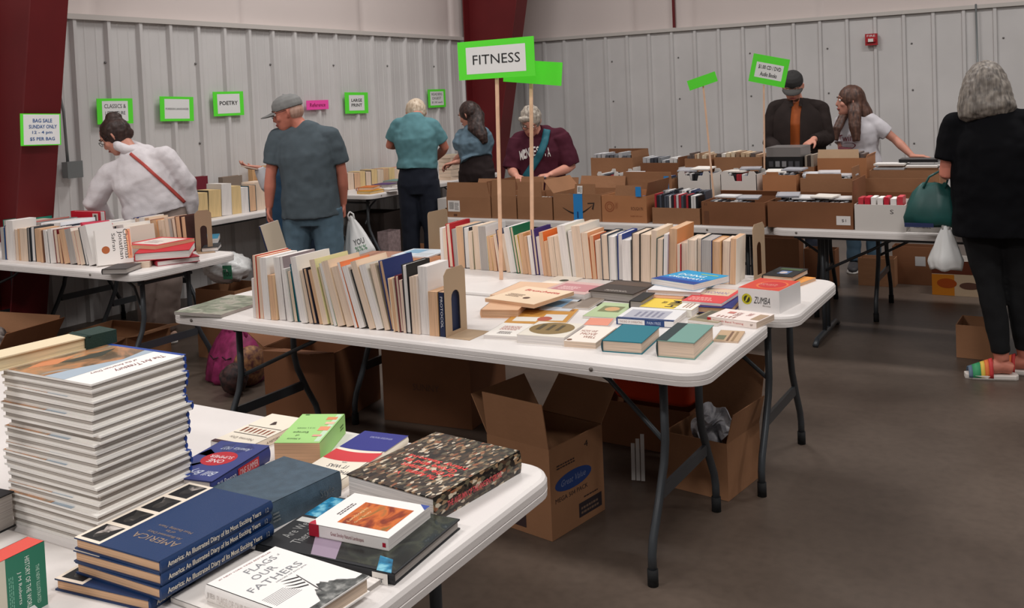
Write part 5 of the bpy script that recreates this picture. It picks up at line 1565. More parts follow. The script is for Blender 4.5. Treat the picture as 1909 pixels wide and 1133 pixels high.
# under the far tables
for i, (u, v, z_, w_, d_, h_, m_, lb) in enumerate((
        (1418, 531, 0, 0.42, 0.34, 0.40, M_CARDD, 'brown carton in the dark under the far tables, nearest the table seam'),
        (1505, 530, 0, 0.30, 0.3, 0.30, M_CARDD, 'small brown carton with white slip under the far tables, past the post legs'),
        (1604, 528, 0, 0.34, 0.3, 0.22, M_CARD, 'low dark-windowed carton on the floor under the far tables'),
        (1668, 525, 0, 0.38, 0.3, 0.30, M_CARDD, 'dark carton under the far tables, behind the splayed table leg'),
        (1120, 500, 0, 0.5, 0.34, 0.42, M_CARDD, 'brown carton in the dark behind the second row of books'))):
    p = at(u, v, 0)
    carton(lb, Matrix.Translation((p.x, p.y - 0.08, 0.001)), w_ * 0.8, 0.15, h_, m=m_, prints=(('white_slip', 'f', lambda mb, w, h: patch(mb, w * 0.55, w * 0.8, h * 0.5, h * 0.75, cm((190, 188, 188)), 0.0004)),) if i in (1, 3) else None)
p = at(1738, 549, 0)
carton('snack carton printed in orange and white, under the table beside the black-clad woman', Matrix.Translation((p.x, p.y, 0.001)), 0.34, 0.25, 0.26, m=M_WCARD,
       prints=(('cover_print', 'f', lambda mb, w, h: (patch(mb, 0, w, 0, h * 0.62, cm((240, 214, 180)), 0.0003), patch(mb, 0, w * 0.45, 0, h * 0.6, cm((240, 150, 40)), 0.0005), poly(mb, disc(w * 0.3, h * 0.35, w * 0.2, h * 0.14), cm((200, 90, 30)), 0.0007), poly(mb, disc(w * 0.75, h * 0.3, w * 0.2, h * 0.1), cm((120, 84, 70)), 0.0007), patch(mb, 0, w, h * 0.62, h, cm((120, 60, 40)), 0.0005))),))
Mq, Lq = quad_frame((1783, 666), (1842, 672))
carton('small open brown carton on the floor beside the black-clad woman', Mq, 0.23, 0.26, 0.19, m=M_CARD)
# under the bright book table
carton('pinkish grey printed carton standing under the bright book table', Matrix.Translation((-5.93, 7.44, 0.001)), 0.13, 0.2, 0.34, m=mat('pink_grey_card', (156, 136, 136), 0.7, noise=0.2, scale=30))
M_DK = mat('very_dark_card', (58, 48, 44), 0.8)  # card of one even, very dark colour
carton('brown carton lying under the bright book table near the teal-shirt shopper', Matrix.Translation((-5.76, 7.62, 0.001)), 0.30, 0.3, 0.16, m=M_CARD)
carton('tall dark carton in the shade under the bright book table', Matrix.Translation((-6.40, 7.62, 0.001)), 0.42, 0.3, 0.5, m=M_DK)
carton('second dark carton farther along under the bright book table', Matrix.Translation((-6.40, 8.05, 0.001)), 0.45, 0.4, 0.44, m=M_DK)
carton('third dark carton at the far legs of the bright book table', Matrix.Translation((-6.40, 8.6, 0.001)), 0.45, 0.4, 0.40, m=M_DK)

# ---------------------------------------------------------------- book tables on the left
def quick(spec_s, pages='c'):
    return spec_s


G6 = at(2, 484)
ROWA = [
    (.016, .20, .14, 0, (70, 110, 150), 'g', 'soft', 'dusty blue paperback'),
    (.014, .21, .14, 0, (34, 58, 120), Cc, 'hard', 'royal blue hardback'),
    (.030, .245, .16, 0, (226, 222, 218), Ww, 'soft', 'thick white paperback'),
    (.014, .19, .13, 0, (160, 104, 92), Cc, 'soft', 'reddish brown paperback'),
    (.012, .195, .13, 0, (118, 62, 50), T, 'soft', 'dark russet paperback'),
    (.034, .20, .13, 0, (214, 196, 180), Cc, 'soft', 'thick cream paperback'),
    (.010, .205, .14, 0, (40, 42, 46), 'g', 'hard', 'thin black hardback'),
    (.016, .21, .14, 0, (58, 64, 70), Ww, 'hard', 'slate grey hardback'),
    (.026, .20, .13, 1, (206, 168, 134), T, 'soft', 'tan paperback'),
    (.012, .195, .13, 2, (120, 82, 62), T, 'soft', 'brown paperback'),
    (.014, .195, .14, 3, (226, 222, 218), Ww, 'soft', 'small white paperback'),
    (.010, .19, .14, 4, (76, 84, 86), Ww, 'soft', 'grey-green paperback'),
    (.018, .205, .14, 5, (232, 226, 220), Ww, 'soft', 'white softcover'),
    (.016, .20, .14, 5, (110, 26, 34), Cc, 'hard', 'crimson-black hardback'),
    (.010, .175, .12, 6, (150, 120, 96), T, 'soft', 'short khaki paperback'),
    (.024, .205, .14, 10, (206, 84, 66), T, 'soft', 'salmon red softcover'),
    (.026, .21, .15, 11, (222, 216, 208), 'g', 'soft', 'pale grey softcover'),
    (.012, .20, .14, 12, (206, 120, 100), Cc, 'soft', 'coral paperback'),
    (.018, .205, .15, 12, (224, 214, 206), Cc, 'soft', 'blush white softcover'),
    (.012, .225, .17, 13, (30, 32, 36), Ww, 'hard', 'black-spined hardback'),
    (.022, .235, .18, 15, (230, 226, 222), Ww, 'soft', 'large white softcover'),
]
LEN6 = (at(176, 497) - G6).length
row(G6.x, G6.y, 0.03, fit_row(ROWA, LEN6), 'book of the front row on the tan bookend table', 'front row of books on the tan bookend table')
# white children's book leaning at the end, its cover turned to the viewer
a = at(180, 498); b = at(246, 490)
dx = (b - a); dx.normalize()
M = frame(a + Vector((0, 0, 0.004)), (dx.x, dx.y, 0.0), (-0.25 * 1, 0.12, 1))
book("white book with orange disc and hand-drawn letters leaning at the row's end", Matrix.Translation((0.0, -0.0, 0)) @ M, 0.20, 0.205, 0.014, (234, 228, 222), 'c', 'hard',
     art=lambda mb, w, h: (poly(mb, disc(w * 0.28, h * 0.42, 0.022, 0.022), cm((176, 96, 50)), 0.0003), patch(mb, w * 0.86, w * 0.99, h * 0.12, h * 0.96, cm((236, 168, 128)), 0.0003), patch(mb, w * 0.93, w * 0.95, h * 0.2, h * 0.9, cm((206, 90, 80)), 0.0005),
                           setattr(mb, 'M', mb.M @ Matrix.Translation((w * 0.62, h * 0.97, 0)) @ Matrix.Rotation(-pi / 2, 4, 'Z')), mb.text('Jonathan', 0.01, 0.0, h * 0.8, 0.030, 0, cm((40, 36, 36)), 0.0004), mb.text('Safran', 0.02, -0.03, h * 0.5, 0.02, 0, cm((40, 36, 36)), 0.0004), mb.text('Christmas', 0.0, 0.034, h * 0.84, 0.026, 0, cm((40, 36, 36)), 0.0004)))
flat('pale grey thick book lying in front of the leaning disc-cover book', [(203, 500), (240, 501), (250, 492), (214, 490)], 0.03, cover=(70, 66, 66), pages='g')
flat('cream book lying beneath the red hardback pile, by the disc-cover book', [(260, 489), (279, 487), (284, 482), (262, 482)], 0.034, cover=(220, 206, 186), pages='c', kind='soft')
flat('white-edged magenta hardback, lowest of the red pile', [(283, 491), (356, 476), (352, 466), (284, 474)], 0.030, cover=(160, 40, 56), pages='w')
flat('thick scarlet-spined hardback in the middle of the red pile', [(255, 472), (354, 465), (362, 450), (262, 456)], 0.045, Z + 0.0365, cover=(196, 40, 52), pages='w')
flat('red and white picture paperback topping the red pile', [(262, 452), (285, 462), (336, 445), (296, 440)], 0.022, Z + 0.082, cover=(206, 60, 66), pages='t', kind='soft', art=plain(('p', 0.15, 0.9, 0.15, 0.9, (226, 214, 204)), ('l', 0.3, 0.3, 0.4, 0.3, 3, (150, 130, 130))))
# second rank: taller books lying across behind the front row
ROWB = [
    (.030, .24, .20, 0, (60, 130, 176), 'w', 'soft', 'sky blue picture book'),
    (.016, .25, .20, 0, (226, 224, 222), 'w', 'hard', 'white hardback'),
    (.012, .235, .20, 2, (70, 74, 78), 'g', 'hard', 'long grey hardback'),
    (.018, .245, .20, 4, (232, 230, 226), 'w', 'soft', 'broad white softcover'),
    (.014, .225, .17, 5, (206, 190, 180), 'c', 'soft', 'pale pink-grey softcover'),
    (.010, .23, .20, 5, (48, 52, 56), 'w', 'hard', 'black hardback'),
    (.022, .24, .20, 6, (236, 232, 226), 'w', 'soft', 'long white softcover'),
    (.018, .225, .18, 6, (222, 210, 196), 'c', 'soft', 'ivory softcover'),
]
B0 = at(30, 440, Z + 0.10)
ROWB = [(q[0], q[1] * 0.80) + tuple(q[2:]) for q in ROWB]
row(-5.36, 3.80, 0.02, fit_row(ROWB, 0.50), 'book of the second rank on the tan bookend table', 'second rank of books on the tan bookend table')
bookend('square tan bookend among the ranks, beside the sky blue picture book', frame((-5.40, 3.78, Z), (cos(0.3), sin(0.3), 0), (0, 0, 1)) if 0 else rotz(0.1, (-5.12, 3.62 + 0.20, Z)), h=0.255, w=0.12, slot=False, foot=0.001) if 0 else None
ROWD = [
    (.018, .20, .15, 4, (48, 58, 110), 'c', 'hard', 'navy hardback'),
    (.016, .195, .15, 4, (200, 70, 80), 'c', 'soft', 'rose paperback'),
    (.022, .205, .16, 5, (224, 218, 210), 'w', 'soft', 'white paperback'),
    (.020, .20, .15, 6, (226, 204, 180), 't', 'soft', 'buff softcover'),
    (.014, .19, .15, 6, (118, 50, 54), 't', 'soft', 'wine red paperback'),
    (.026, .19, .14, 7, (214, 160, 116), 't', 'soft', 'caramel softcover'),
    (.018, .19, .14, 7, (222, 206, 180), 'c', 'soft', 'cream softcover'),
    (.018, .19, .14, 8, (214, 196, 170), 'c', 'soft', 'sandy softcover'),
    (.020, .21, .15, 8, (226, 190, 166), 'c', 'soft', 'peach softcover'),
    (.014, .205, .15, 8, (160, 140, 126), 'g', 'soft', 'taupe paperback'),
    (.014, .205, .15, 8, (120, 104, 92), 'c', 'soft', 'grey-brown paperback'),
    (.024, .22, .15, 6, (92, 52, 44), 't', 'hard', 'broad dark brown hardback'),
    (.022, .22, .16, 4, (70, 44, 40), 't', 'hard', 'broadest chocolate hardback'),
]
row(-5.21, 4.06, 0.0, fit_row(ROWD, 0.50), 'book of the short row behind the red pile', 'short row of books behind the red pile')
bookend('tall tan slotted bookend near the corner of its table, blue books behind it', frame((at(366, 470).x, at(366, 470).y, Z), (0.55, 0.835, 0), (-0.835, 0.55, 0)), h=0.255, w=0.10, c=(160, 132, 106))
flat('white-edged black hardback lying behind the tall tan bookend', [(382, 461), (414, 460), (404, 453), (376, 454)], 0.026, cover=(40, 40, 42), pages='w')
flat('turquoise-backed book lying on the black one behind the tan bookend', [(370, 446), (413, 444), (402, 436), (366, 438)], 0.03, Z + 0.0265, cover=(30, 120, 150), pages='w', kind='soft')
# rank on the table behind: green, white, red binder
ROWC = [
    (.05, .185, .27, 0, (24, 132, 112), 'g', 'hard', 'broad green binder'),
    (.03, .175, .20, 0, (226, 200, 150), 'c', 'soft', 'cream thick book'),
    (.025, .175, .22, 0, (70, 44, 40), 'c', 'soft', 'dark brown book'),
    (.02, .185, .26, 2, (206, 110, 100), 'g', 'soft', 'dull coral softcover'),
    (.02, .18, .27, 3, (140, 138, 136), 'g', 'hard', 'long grey hardback'),
    (.07, .178, .26, 3, (230, 230, 234), 'w', 'hard', 'bulky white binder'),
    (.02, .165, .26, 4, (34, 36, 52), 'w', 'hard', 'dark navy book'),
    (.03, .16, .24, 4, (226, 222, 214), 'w', 'soft', 'long white softcover'),
]
row(-6.28, 3.84, 0.0, fit_row(ROWC, 0.80), 'volume of the rank behind, beside the red column', 'rank of volumes on the table beside the red column')
book('upright scarlet binder with small picture label, cover above the book ranks', frame((-5.98, 4.19, Z + 0.001), (1, 0.05, 0), (0, 0, 1)), 0.30, 0.215, 0.04, (196, 24, 46), 'w', 'hard', art=plain(('p', 0.74, 0.92, 0.62, 0.94, (214, 200, 190)), ('p', 0.79, 0.87, 0.68, 0.9, (90, 90, 84))))
flat('magenta-red flat hardback lying on the ranks by the hooded shopper', [(146, 424), (198, 417), (212, 409), (160, 414)], 0.018, Z + 0.200, cover=(196, 44, 74), pages='c')
# ---- wall table behind the hooded shopper: books in two ranks and some upright titles
P7 = [(-6.05, 5.22), (-6.10, 6.3)]
ROWW = [
    (.06, .20, .14, 0, (224, 214, 200), 'y', 'soft', 'open-fanned yellowed paperback'),
    (.05, .21, .15, 0, (70, 80, 60), 'y', 'soft', 'olive yellow-paged paperback'),
    (.05, .22, .16, -2, (60, 54, 50), 'y', 'soft', 'dark leaning paperback'),
    (.04, .26, .18, -2, (196, 190, 186), 'w', 'soft', 'grey-white leaning softcover'),
    (.04, .23, .17, 0, (226, 220, 214), 'y', 'soft', 'white-covered amber-paged book'),
    (.03, .21, .15, 0, (226, 222, 218), 'w', 'soft', 'white softcover'),
    (.03, .22, .15, 0, (30, 70, 84), 't', 'hard', 'dark teal hardback'),
    (.06, .24, .16, 0, (230, 214, 196), 'c', 'soft', 'thick cream paperback'),
    (.02, .19, .15, 0, (120, 110, 100), 'c', 'soft', 'slim taupe paperback'),
    (.03, .24, .15, 0, (206, 196, 186), 'c', 'soft', 'pale putty softcover'),
    (.02, .22, .15, 0, (54, 44, 40), 't', 'hard', 'black-brown hardback'),
    (.03, .22, .15, 0, (210, 184, 150), 'c', 'soft', 'straw-coloured paperback'),
    (.02, .21, .15, 0, (70, 64, 58), 'c', 'soft', 'charcoal paperback'),
    (.03, .22, .15, 0, (190, 160, 120), 't', 'soft', 'ochre paperback'),
    (.03, .215, .15, 0, (196, 176, 150), 'c', 'soft', 'drab tan paperback'),
]
row(-6.02, 5.12, rad(88), fit_row(ROWW, 1.42), 'book of the rank on the wall table behind the hooded shopper', 'rank of books on the wall table behind the hooded shopper')
for i, (y, h, c_, lb) in enumerate(((5.25, .26, (120, 150, 170), 'pale blue flat-topped book standing at the wall behind the yellowed paperbacks'), (5.62, .30, (110, 30, 44), 'dark red tall book leaning at the wall above the yellowed paperbacks'),
                                     (6.02, .27, (130, 116, 104), 'brown flat-topped volume at the wall above the teal hardback'), (6.38, .33, (206, 166, 120), 'tan upright card-backed book near the wall by the grey-capped man'), (6.42, .28, (214, 140, 70), 'orange and black boxed volume at the wall by the grey-capped man'))):
    book(lb, frame((-6.56 + 0.1 * (i == 4), y, Z + 0.001), (0.0, 1, 0), (0, 0, 1)), 0.24, h, 0.05, c_, 't', 'hard')
# ---- bright heap on the second wall table
HEAP = [(( -5.98, 7.22), 0.0, .16, .22, .03, (226, 170, 40), 'y', 'yellow book lowest in the corner heap beside the man'), ((-5.98, 7.24), 0.3, .15, .2, .03, (206, 110, 40), 'c', 'orange book atop the yellow one beside the man'),
        ((-5.74 - .2, 7.46), -0.2, .2, .16, .025, (224, 222, 220), 'w', 'white paperback at the front edge of the bright heap'), ((-6.2, 7.47), 0.05, .18, .2, .03, (120, 40, 50), 'c', 'dark red book in the bright heap'),
        ((-5.92, 7.7), 0.1, .16, .22, .03, (226, 224, 222), 'w', 'second white paperback in the bright heap'), ((-6.2, 7.72), 0.1, .2, .2, .04, (80, 50, 110), 'g', 'purple hardback in the bright heap'),
        ((-6.27, 8.0), 0.1, .2, .22, .05, (110, 150, 146), 'g', 'large sea-green hardback in the bright heap'), ((-5.98, 8.1), -0.1, .18, .22, .09, (110, 104, 100), 'g', 'grey upright bundle by the teal-shirt shopper'),
        ((-6.52, 7.22), 0.0, .17, .2, .12, (120, 112, 104), 'c', 'grey-brown boxed volume at the wall side of the heap'), ((-6.55, 8.42), 0.0, .2, .18, .15, (214, 140, 110), 'c', 'salmon-topped volume at the wall by the teal-shirt shopper')]
for (x, y), a, w_, h_, t_, c_, pg, lb in HEAP:
    zz = Z + 0.001 + (0.031 if 'atop' in lb else 0)
    book(lb, rotz(a, (x, y, zz)), w_, h_, t_, c_, pg, 'hard')
ROW8 = [(.03, .17, .16, 0, (120, 104, 90), 'c', 'soft', 'drab brown paperback'), (.03, .16, .16, 0, (70, 62, 54), 't', 'soft', 'dark-covered paperback'), (.03, .17, .16, 0, (196, 180, 150), 'y', 'soft', 'yellow-paged paperback'),
        (.03, .16, .16, 0, (40, 38, 38), 'c', 'hard', 'black hardback'), (.03, .175, .16, 0, (150, 136, 110), 'y', 'soft', 'khaki paperback'), (.03, .165, .16, 0, (206, 196, 180), 'c', 'soft', 'ivory paperback'),
        (.03, .17, .16, 0, (110, 96, 84), 't', 'soft', 'umber paperback'), (.03, .17, .16, 0, (214, 196, 160), 'y', 'soft', 'straw paperback'), (.03, .16, .16, 0, (90, 84, 80), 'c', 'soft', 'charcoal paperback')]
row(-6.36, 7.55, rad(86), fit_row(ROW8, 0.80), 'book standing at the wall behind the bright heap', 'books standing at the wall behind the bright heap')
# stacks beyond the teal-shirt shopper
r9 = random.Random(9)
for s_, (x, y, n, lb) in enumerate(((-5.98, 8.62, 7, 'stack by the teal-shirt shopper'), (-5.96, 9.02, 6, 'stack under the denim-bloused woman\'s hand'))):
    z = Z + 0.0006
    for k in range(n):
        t_ = r9.uniform(0.03, 0.05)
        c_ = r9.choice([(190, 176, 150), (150, 136, 116), (206, 196, 180), (110, 100, 90), (96, 84, 74), (214, 206, 190)])
        book('drab paperback, %s up in the %s' % (ORD[k] if k else 'first', lb), rotz(r9.uniform(-0.15, 0.15), (x, y, z)), 0.17, 0.22, t_, c_, 'c', 'soft', group='drab paperbacks of the ' + lb)
        z += t_ + 0.0004
# white notched boxes on the floor-level shelf past the carton table end
for i, (x, y, z_, lb) in enumerate(((-4.62, 6.62, 0.001, 'white archive box on the floor beyond the carton table end'), (-4.62, 6.62, 0.262, 'white archive box with dark holes stacked on another past the carton table'), (-4.62, 6.62, 0.523, 'topmost white archive box with dark holes past the carton table end'))):
    carton(lb, rotz(0.02, (x, y, z_)), 0.34, 0.26, 0.26, m=M_WCARD, prints=(('hand_holes', 'f', lambda mb, w, h: [poly(mb, disc(w * q, h * 0.62, 0.018, 0.024), cm((30, 28, 28)), 0.0004) for q in (0.25, 0.5, 0.78)]),))

# ---------------------------------------------------------------- people
M_SKIN = mat('skin', (200, 140, 120), 0.5, 0.35, noise=0.06, scale=9)
M_SKINR = mat('ruddy_skin', (196, 122, 102), 0.5, 0.35, noise=0.08, scale=9)
M_LIP = cm((150, 78, 74))
M_EYE = cm((232, 228, 222), 0.2)
M_IRIS = cm((40, 30, 26), 0.2)


def hair_mat(name, a, b, s=(60, 60, 4)):
    return ramp_mat(name, [(0.3, a), (0.7, b)], 1.0, 0.5, detail=3, stretch=s)


def V(*a):
    return Vector(a)


def ell(p, L, T, rx, ry, n=20, e=2.0):
    """ring about p, lateral axis L, running along T"""
    T = T.normalized()
    L = (L - L.dot(T) * T).normalized()
    D = T.cross(L)
    out = []
    for k in range(n):
        c, s = cos(2 * pi * k / n), sin(2 * pi * k / n)
        f = (abs(c) ** e + abs(s) ** e) ** (-1 / e) if e != 2 else 1
        out.append(p + L * rx * c * f + D * ry * s * f)
    return out


def trunk(mb, st, m, e=2.3, n=24):
    """st: (point, lateral, rx, ry)"""
    P = [s[0] for s in st]
    rings = []
    for i, s in enumerate(st):
        T = P[min(i + 1, len(P) - 1)] - P[max(i - 1, 0)]
        rings.append(ell(s[0], s[1], T, s[2], s[3], n, e))
    mb.loft(rings, m)


def limb(mb, pts, rs, m, n=14):
    """limb with smooth bends"""
    P, R = [], []
    for i in range(len(pts) - 1):
        for t in (0, 0.5) if 0 < i else (0, 0.33, 0.66):
            P.append(pts[i].lerp(pts[i + 1], t)); R.append(rs[i] + (rs[i + 1] - rs[i]) * t)
    P.append(pts[-1]); R.append(rs[-1])
    mb.tube(P, R, m, n)


def soften(o, voxel=0.008, smooth=4, wrinkle=0.0, size=0.12):
    r = o.modifiers.new('remesh', 'REMESH'); r.mode = 'VOXEL'; r.voxel_size = voxel; r.use_smooth_shade = True
    s = o.modifiers.new('smooth', 'SMOOTH'); s.iterations = smooth; s.factor = 0.6
    if wrinkle:
        t = bpy.data.textures.new('cloth_folds', 'CLOUDS'); t.noise_scale = size; t.noise_depth = 1
        d = o.modifiers.new('folds', 'DISPLACE'); d.texture = t; d.strength = wrinkle; d.mid_level = 0.55; d.texture_coords = 'LOCAL'
    return o


def hand(mb, w, d, n, m, side=1, curl=30, thumb=1.0, s=1.0):
    """w wrist, d towards the fingers, n out of the palm"""
    d = d.normalized(); n = (n - n.dot(d) * d).normalized(); L = d.cross(n)
    rings = []
    for t, rx, ry in ((-0.02, .026, .019), (0.01, .028, .018), (0.04, .037, .016), (0.075, .041, .014), (0.092, .038, .012)):
        rings.append(ell(w + d * t * s, L, d, rx * s, ry * s, 14))
    mb.loft(rings, m)
    for off, ln, rr, dc in ((-.031, .060, .0078, 6), (-.0105, .072, .0085, 0), (.0105, .076, .0086, 0), (.031, .070, .0084, 4)):
        b = w + (d * 0.086 + L * off * side) * s
        a = 0.0
        pts, rs = [b - d * 0.012 * s, b], [rr * s, rr * s]
        dr = (d + L * off * side * 3.0).normalized()
        for q, f in ((.45, 1), (.3, 1.1), (.25, .8)):
            a += rad((curl + dc) * f)
            b = b + (dr * cos(a) + n * sin(a)) * ln * q * s
            pts.append(b); rs.append(rr * s * (0.93 if q > .26 else 0.78))
        mb.tube(pts, rs, m, 9)
    b = w + (d * 0.022 + L * 0.026 * side) * s
    u = (d * 0.62 + L * 0.72 * side + n * 0.35 * thumb).normalized()
    mb.tube([b, b + u * 0.034 * s, b + u * 0.034 * s + (d * 0.85 + n * 0.45 * thumb + L * 0.2 * side).normalized() * 0.027 * s, b + u * 0.034 * s + (d * 0.85 + n * 0.6 * thumb).normalized() * 0.05 * s], [.0135 * s, .011 * s, .010 * s, .0075 * s], m, 9)


def head_frame(c, yaw, pitch, roll=0.0):
    """yaw 0 faces away from the viewer (+y), 90 faces to the viewer's left (-x)"""
    M = Matrix.Rotation(rad(yaw), 4, 'Z') @ Matrix.Rotation(-rad(pitch), 4, 'X') @ Matrix.Rotation(rad(roll), 4, 'Y')
    M.translation = c
    return M


def head(mb, M, m, s=1.0):
    rings = []
    for z, rx, ry, cy_ in ((-.116, .022, .016, .060), (-.108, .036, .032, .052), (-.088, .050, .056, .036), (-.055, .062, .078, .018), (-.02, .069, .090, .005), (.02, .0735, .097, -.003), (.055, .073, .095, -.007), (.085, .062, .080, -.010), (.106, .040, .052, -.012), (.115, .014, .02, -.012)):
        rings.append([M @ (V(rx * cos(2 * pi * k / 22), cy_ + ry * sin(2 * pi * k / 22), z) * s) for k in range(22)])
    mb.loft(rings, m)
    mb.tube([M @ (V(0, .086, .022) * s), M @ (V(0, .103, -.008) * s), M @ (V(0, .108, -.024) * s), M @ (V(0, .094, -.034) * s)], [.007 * s, .010 * s, .0125 * s, .009 * s], m, 9)
    for q in (-1, 1):
        mb.tube([M @ (V(q * .070, -.005, .018) * s), M @ (V(q * .083, -.014, .012) * s), M @ (V(q * .084, -.012, -.012) * s), M @ (V(q * .073, -.004, -.034) * s)], [.009 * s, .010 * s, .009 * s, .007 * s], m, 8)
        mb.tube([M @ (V(q * .012, .088, .030) * s), M @ (V(q * .034, .084, .036) * s), M @ (V(q * .054, .066, .028) * s)], [.008 * s, .009 * s, .007 * s], m, 8)
        mb.ball(M @ (V(q * .040, .062, -.022) * s), .024 * s, m)
    mb.ball(M @ (V(0, .084, -.062) * s), .020 * s, m, (1.2, .7, .9))
    mb.ball(M @ (V(0, .076, -.098) * s), .018 * s, m, (1.3, .8, .8))


def face_bits(root, M, s=1.0, brow=(90, 70, 60)):
    for q in (-1, 1):
        mb = MB()
        mb.ball(M @ (V(q * .031, .083, .014) * s), .0115 * s, M_EYE)
        mb.ball(M @ (V(q * .031, .0905, .014) * s), .0058 * s, M_IRIS)
        mb.build('eye', root)
        mb = MB(); mb.tube([M @ (V(q * .014, .099, .036) * s), M @ (V(q * .034, .095, .043) * s), M @ (V(q * .052, .077, .036) * s)], .0035 * s, cm(brow), 6); mb.build('eyebrow', root)
    mb = MB(); mb.tube([M @ (V(-.024, .090, -.062) * s), M @ (V(-.010, .101, -.057) * s), M @ (V(.010, .101, -.057) * s), M @ (V(.024, .090, -.062) * s)], [.004 * s, .006 * s, .006 * s, .004 * s], M_LIP, 7)
    mb.build('lips', root)


def glasses(root, M, s=1.0):
    mb = MB(); k = cm((40, 38, 40), 0.3)
    for q in (-1, 1):
        ring = [M @ (V(q * .033 + .022 * cos(2 * pi * i / 16), .106, .012 + .018 * sin(2 * pi * i / 16)) * s) for i in range(17)]
        mb.tube(ring, .0018, k, 6, caps=False)
        mb.tube([M @ (V(q * .055, .105, .018) * s), M @ (V(q * .078, .06, .018) * s), M @ (V(q * .08, -.005, .02) * s)], .0018, k, 6)
    mb.tube([M @ (V(-.012, .108, .016) * s), M @ (V(.012, .108, .016) * s)], .0018, k, 6)
    mb.build('glasses_frame', root)


def wrap(o, target, off=0.005, thick=0.0):
    """lay a flat print or strap, drawn square to local y, on the cloth behind it"""
    w_ = o.modifiers.new('lie_on', 'SHRINKWRAP'); w_.target = target; w_.offset = off; w_.wrap_method = 'PROJECT'
    w_.use_project_y = True; w_.use_positive_direction = True; w_.use_negative_direction = False; w_.project_limit = 0.0
    if thick:
        sd_ = o.modifiers.new('thick', 'SOLIDIFY'); sd_.thickness = thick; sd_.offset = 0
    return o


def band(pts, w, m, seg=14, y=-0.6):
    """flat strap through x, z points, width w"""
    mb = MB()
    P = []
    for i in range(len(pts) - 1):
        for t in range(seg):
            P.append((pts[i][0] + (pts[i + 1][0] - pts[i][0]) * t / seg, pts[i][1] + (pts[i + 1][1] - pts[i][1]) * t / seg))
    P.append(pts[-1])
    vs = []
    for i, p in enumerate(P):
        a, b = P[max(i - 1, 0)], P[min(i + 1, len(P) - 1)]
        dx, dz = b[0] - a[0], b[1] - a[1]
        l = math.hypot(dx, dz)
        for q in (-.5, -.17, .17, .5):
            vs.append((p[0] - dz / l * w * q, y, p[1] + dx / l * w * q))
    mb.add(vs, [(4 * i + k, 4 * i + k + 1, 4 * i + k + 5, 4 * i + k + 4) for i in range(len(P) - 1) for k in range(3)], m, True)
    return mb


def figure(label, x, y, J, skin, s=1.0):
    """body in a view-aligned frame: x to the viewer's right, y away, z up. J holds joint points"""
    d = V(x, y, 0).normalized()
    a = math.atan2(y, x) - pi / 2
    root = thing('person', label, 'person', rotz(a, (x, y, 0)))
    mb = MB()
    Ls = (J['sB'] - J['sA']).normalized()
    Lh = (J['hB'] - J['hA']).normalized()
    pel = (J['hA'] + J['hB']) / 2
    ch = (J['sA'] + J['sB']) / 2
    nb = J['neck']
    wst = pel.lerp(ch, 0.40)
    up = (ch - pel).normalized()
    trunk(mb, [(pel - up * .08, Lh, .10 * s, .09 * s), (pel, Lh, .155 * s, .105 * s), (wst, (Ls + Lh) / 2, .13 * s, .095 * s), (pel.lerp(ch, .75), Ls, .155 * s, .11 * s), (ch - up * .02, Ls, .15 * s, .085 * s), (ch + up * .045, Ls, .08 * s, .06 * s), (nb, Ls, .055, .055)], skin)
    M = head_frame(J['head'], *J['look'])
    mb.tube([nb - up * .02, nb.lerp(M @ V(0, -.02, -.06), .5), M @ V(0, -.02, -.05)], [.058, .053, .052], skin, 14)
    head(mb, M, skin)
    for q in 'AB':
        S_, E_, W_ = J['s' + q], J['e' + q], J['w' + q]
        mb.ball(S_, .046 * s, skin)
        limb(mb, [S_, S_.lerp(E_, .5), E_, E_.lerp(W_, .35), W_], [.050 * s, .046 * s, .036 * s, .040 * s, .025 * s], skin)
        hd = J.get('hd' + q)
        if hd:
            hand(mb, W_, hd[0], hd[1], skin, hd[2], hd[3])
        H_, K_, A_ = J['h' + q], J['k' + q], J['a' + q]
        limb(mb, [H_, H_.lerp(K_, .5), K_, K_.lerp(A_, .3), A_], [.085 * s, .075 * s, .052 * s, .055 * s, .036 * s], skin)
        t = J['t' + q]
        mb.tube([A_ - t * .05 - V(0, 0, .045), A_ + V(0, 0, -.03), A_ + t * .08 - V(0, 0, .048), A_ + t * .165 - V(0, 0, .062)], [.030, .040, .034, .022], skin, 12)
    b = soften(mb.build('body', root), 0.0065, 3)
    return root, M, dict(Ls=Ls, Lh=Lh, pel=pel, ch=ch, nb=nb, wst=wst, up=up)


